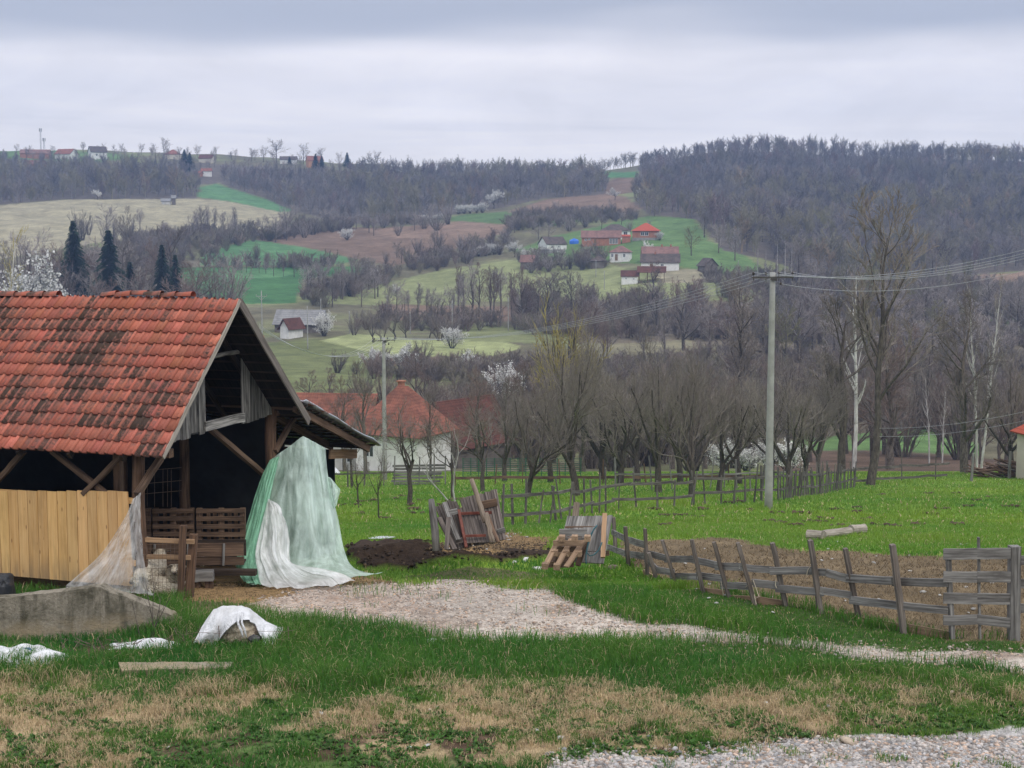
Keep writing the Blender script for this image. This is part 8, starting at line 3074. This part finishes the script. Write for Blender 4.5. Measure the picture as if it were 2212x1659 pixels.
def thicket(name, polys, spacing, hts, bounds, cols, dens=1.0):
    x0, x1, y0, y1 = bounds
    n = int((x1 - x0) * (y1 - y0) / spacing ** 2)
    X = RNG.uniform(x0, x1, n)
    Y = RNG.uniform(y0, y1, n)
    Z = hgt(X, Y)
    px, py = proj(X, Y, Z)
    w_ = (fbm(X / 9, Y / 9, 600) - .5)
    k = np.zeros(n, bool)
    for p in polys:
        k |= inpoly(px + w_ * 18, py + w_ * 7, p)
    k &= fbm(X / 5, Y / 5, 610) > 0.36
    X, Y, Z = X[k], Y[k], Z[k]
    base = []
    for s in (1, 2, 3, 4):
        b = Branches(700 + s)
        ns = 9
        a = b.r.uniform(0, 6.28, ns)
        out = b.r.uniform(.5, 5, ns)
        zt = b.r.uniform(5, 10, ns)
        P = np.zeros((ns, 3, 3))
        for q, f in enumerate((0, .5, 1)):
            P[:, q, 0] = np.cos(a) * (.6 + out * f)
            P[:, q, 1] = np.sin(a) * (.6 + out * f)
            P[:, q, 2] = -.5 + zt * f
        b.trunks(P, np.repeat(np.array([[.16, .13, .08]]), ns, 0))
        b.level(8, (0.3, 0.9), (.3, .55), 3, .15, .12, .6, .15, 1.0, .6, rmin=.11)
        b.level(3, (0.3, 0.9), (.5, .8), 2, .15, .1, .7, .2, 1.0, .6, rmin=.09)
        base.append(merge([tube_arrays(*l, 3) for l in b.lv]))
    wh = RNG.integers(0, 4, len(X))
    Vs, Qs, Cs, o = [], [], [], 0
    for w2 in range(4):
        ii = np.where(wh == w2)[0]
        v, q = base[w2]
        a = RNG.uniform(0, 6.28, len(ii))
        s = RNG.uniform(hts[0], hts[1], len(ii)) / 10
        wd = s * RNG.uniform(.9, 1.5, len(ii))
        x = (v[None, :, 0] * np.cos(a)[:, None] - v[None, :, 1] * np.sin(a)[:, None]) * wd[:, None] + X[ii][:, None]
        y = (v[None, :, 0] * np.sin(a)[:, None] + v[None, :, 1] * np.cos(a)[:, None]) * wd[:, None] + Y[ii][:, None]
        z = v[None, :, 2] * s[:, None] + Z[ii][:, None]
        Vs.append(np.stack([x, y, z], -1).reshape(-1, 3))
        Qs.append((np.arange(len(ii))[:, None, None] * len(v) + q[None] + o).reshape(-1, 4))
        o += len(ii) * len(v)
        c = np.array(cols)[RNG.integers(0, len(cols), len(ii))] * RNG.uniform(.75, 1.25, (len(ii), 1))
        Cs.append(np.repeat(c, len(v), 0))
    me = npmesh(name, np.concatenate(Vs), [np.concatenate(Qs)], M['forest'], np.concatenate(Cs))
    print(name, len(X), len(me.polygons))
    return tag(link(name, me), kind='stuff')


BR = [(0.195, 0.165, 0.145), (0.205, 0.160, 0.138), (0.175, 0.150, 0.135), (0.215, 0.190, 0.140)]
thicket('hedgerow_scrub', [
    [(650, 655), (700, 618), (800, 600), (1000, 540), (1100, 500), (1120, 520), (1010, 570), (820, 622), (700, 665)],
    [(440, 574), (800, 572), (800, 580), (440, 582)],
    [(1120, 566), (1300, 566), (1310, 585), (1120, 585)],
    [(560, 520), (620, 500), (700, 470), (800, 485), (700, 505), (600, 520)],
    [(230, 520), (420, 500), (600, 505), (520, 535), (440, 560), (300, 600), (100, 600)],
    [(640, 465), (760, 480), (960, 470), (960, 480), (780, 495), (640, 500)],
    [(1100, 470), (1350, 460), (1380, 475), (1200, 492), (1100, 500)],
    [(830, 690), (1100, 692), (1130, 715), (900, 716), (760, 712)],
    [(1100, 650), (1400, 645), (1660, 655), (1700, 735), (1500, 732), (1300, 742), (1130, 720)],
    [(1500, 600), (1660, 600), (2240, 620), (2240, 740), (1700, 740), (1660, 660)],
    [(1480, 640), (1700, 640), (2240, 660), (2240, 770), (1640, 770), (1480, 745)],
], 3.3, (2.2, 5.2), (-140, 260, 320, 640), BR)
thicket('valley_scrub', [
    [(780, 795), (1130, 790), (1240, 800), (1640, 760), (2240, 745), (2240, 900), (1900, 920), (1640, 930), (1350, 975), (1240, 960), (1050, 930), (900, 860)],
    [(1000, 965), (1240, 985), (1650, 1000), (1650, 1010), (1000, 1000)],
    [(1640, 930), (1900, 905), (2240, 890), (2240, 940), (2120, 950), (1900, 925), (1700, 950)],
], 2.6, (1.4, 3.6), (-60, 130, 138, 330), BR)

P, rr_ = [], []
for k in range(60):
    q = G(random.uniform(740, 1000) if k < 18 else random.uniform(1400, 2190), random.uniform(1060, 1125) if k < 18 else random.uniform(1062, 1140))
    for _ in range(7):
        p = q + Vector((random.uniform(-.22, .22), random.uniform(-.2, .2), 0))
        P.append((p.x, p.y, gz(p.x, p.y) + 0.05))
        rr_.append(random.uniform(.05, .12))
v_, f_, c_ = stones_mesh(np.array(P), np.array(rr_), np.tile(np.array([[.085, .058, .038]]), (len(P), 1)) * RNG.uniform(.6, 1.3, (len(P), 1)), 0.6)
tag(link('molehills', npmesh('molehills', v_, [f_], simple_mat('loose_earth', (0.8, 0.8, 0.8), (1.2, 1.2, 1.2), 20, 0.95, 0.5, usecol=True), c_)), kind='stuff')
# ================================================================== HAZE (outermost box; sky is outside it)
mh, t = newmat('haze_air')
vol = t.n('ShaderNodeVolumePrincipled', {'Color': (0.39, 0.59, 1.0, 1), 'Density': HAZE_D, 'Anisotropy': 0.2})
t.n('ShaderNodeOutputMaterial', {'Volume': vol.outputs[0]})
hb = MB()
hb.box((-2600, -60, -60), (2600, 1500, 150))
tag(hb.build('haze', mh), kind='stuff')
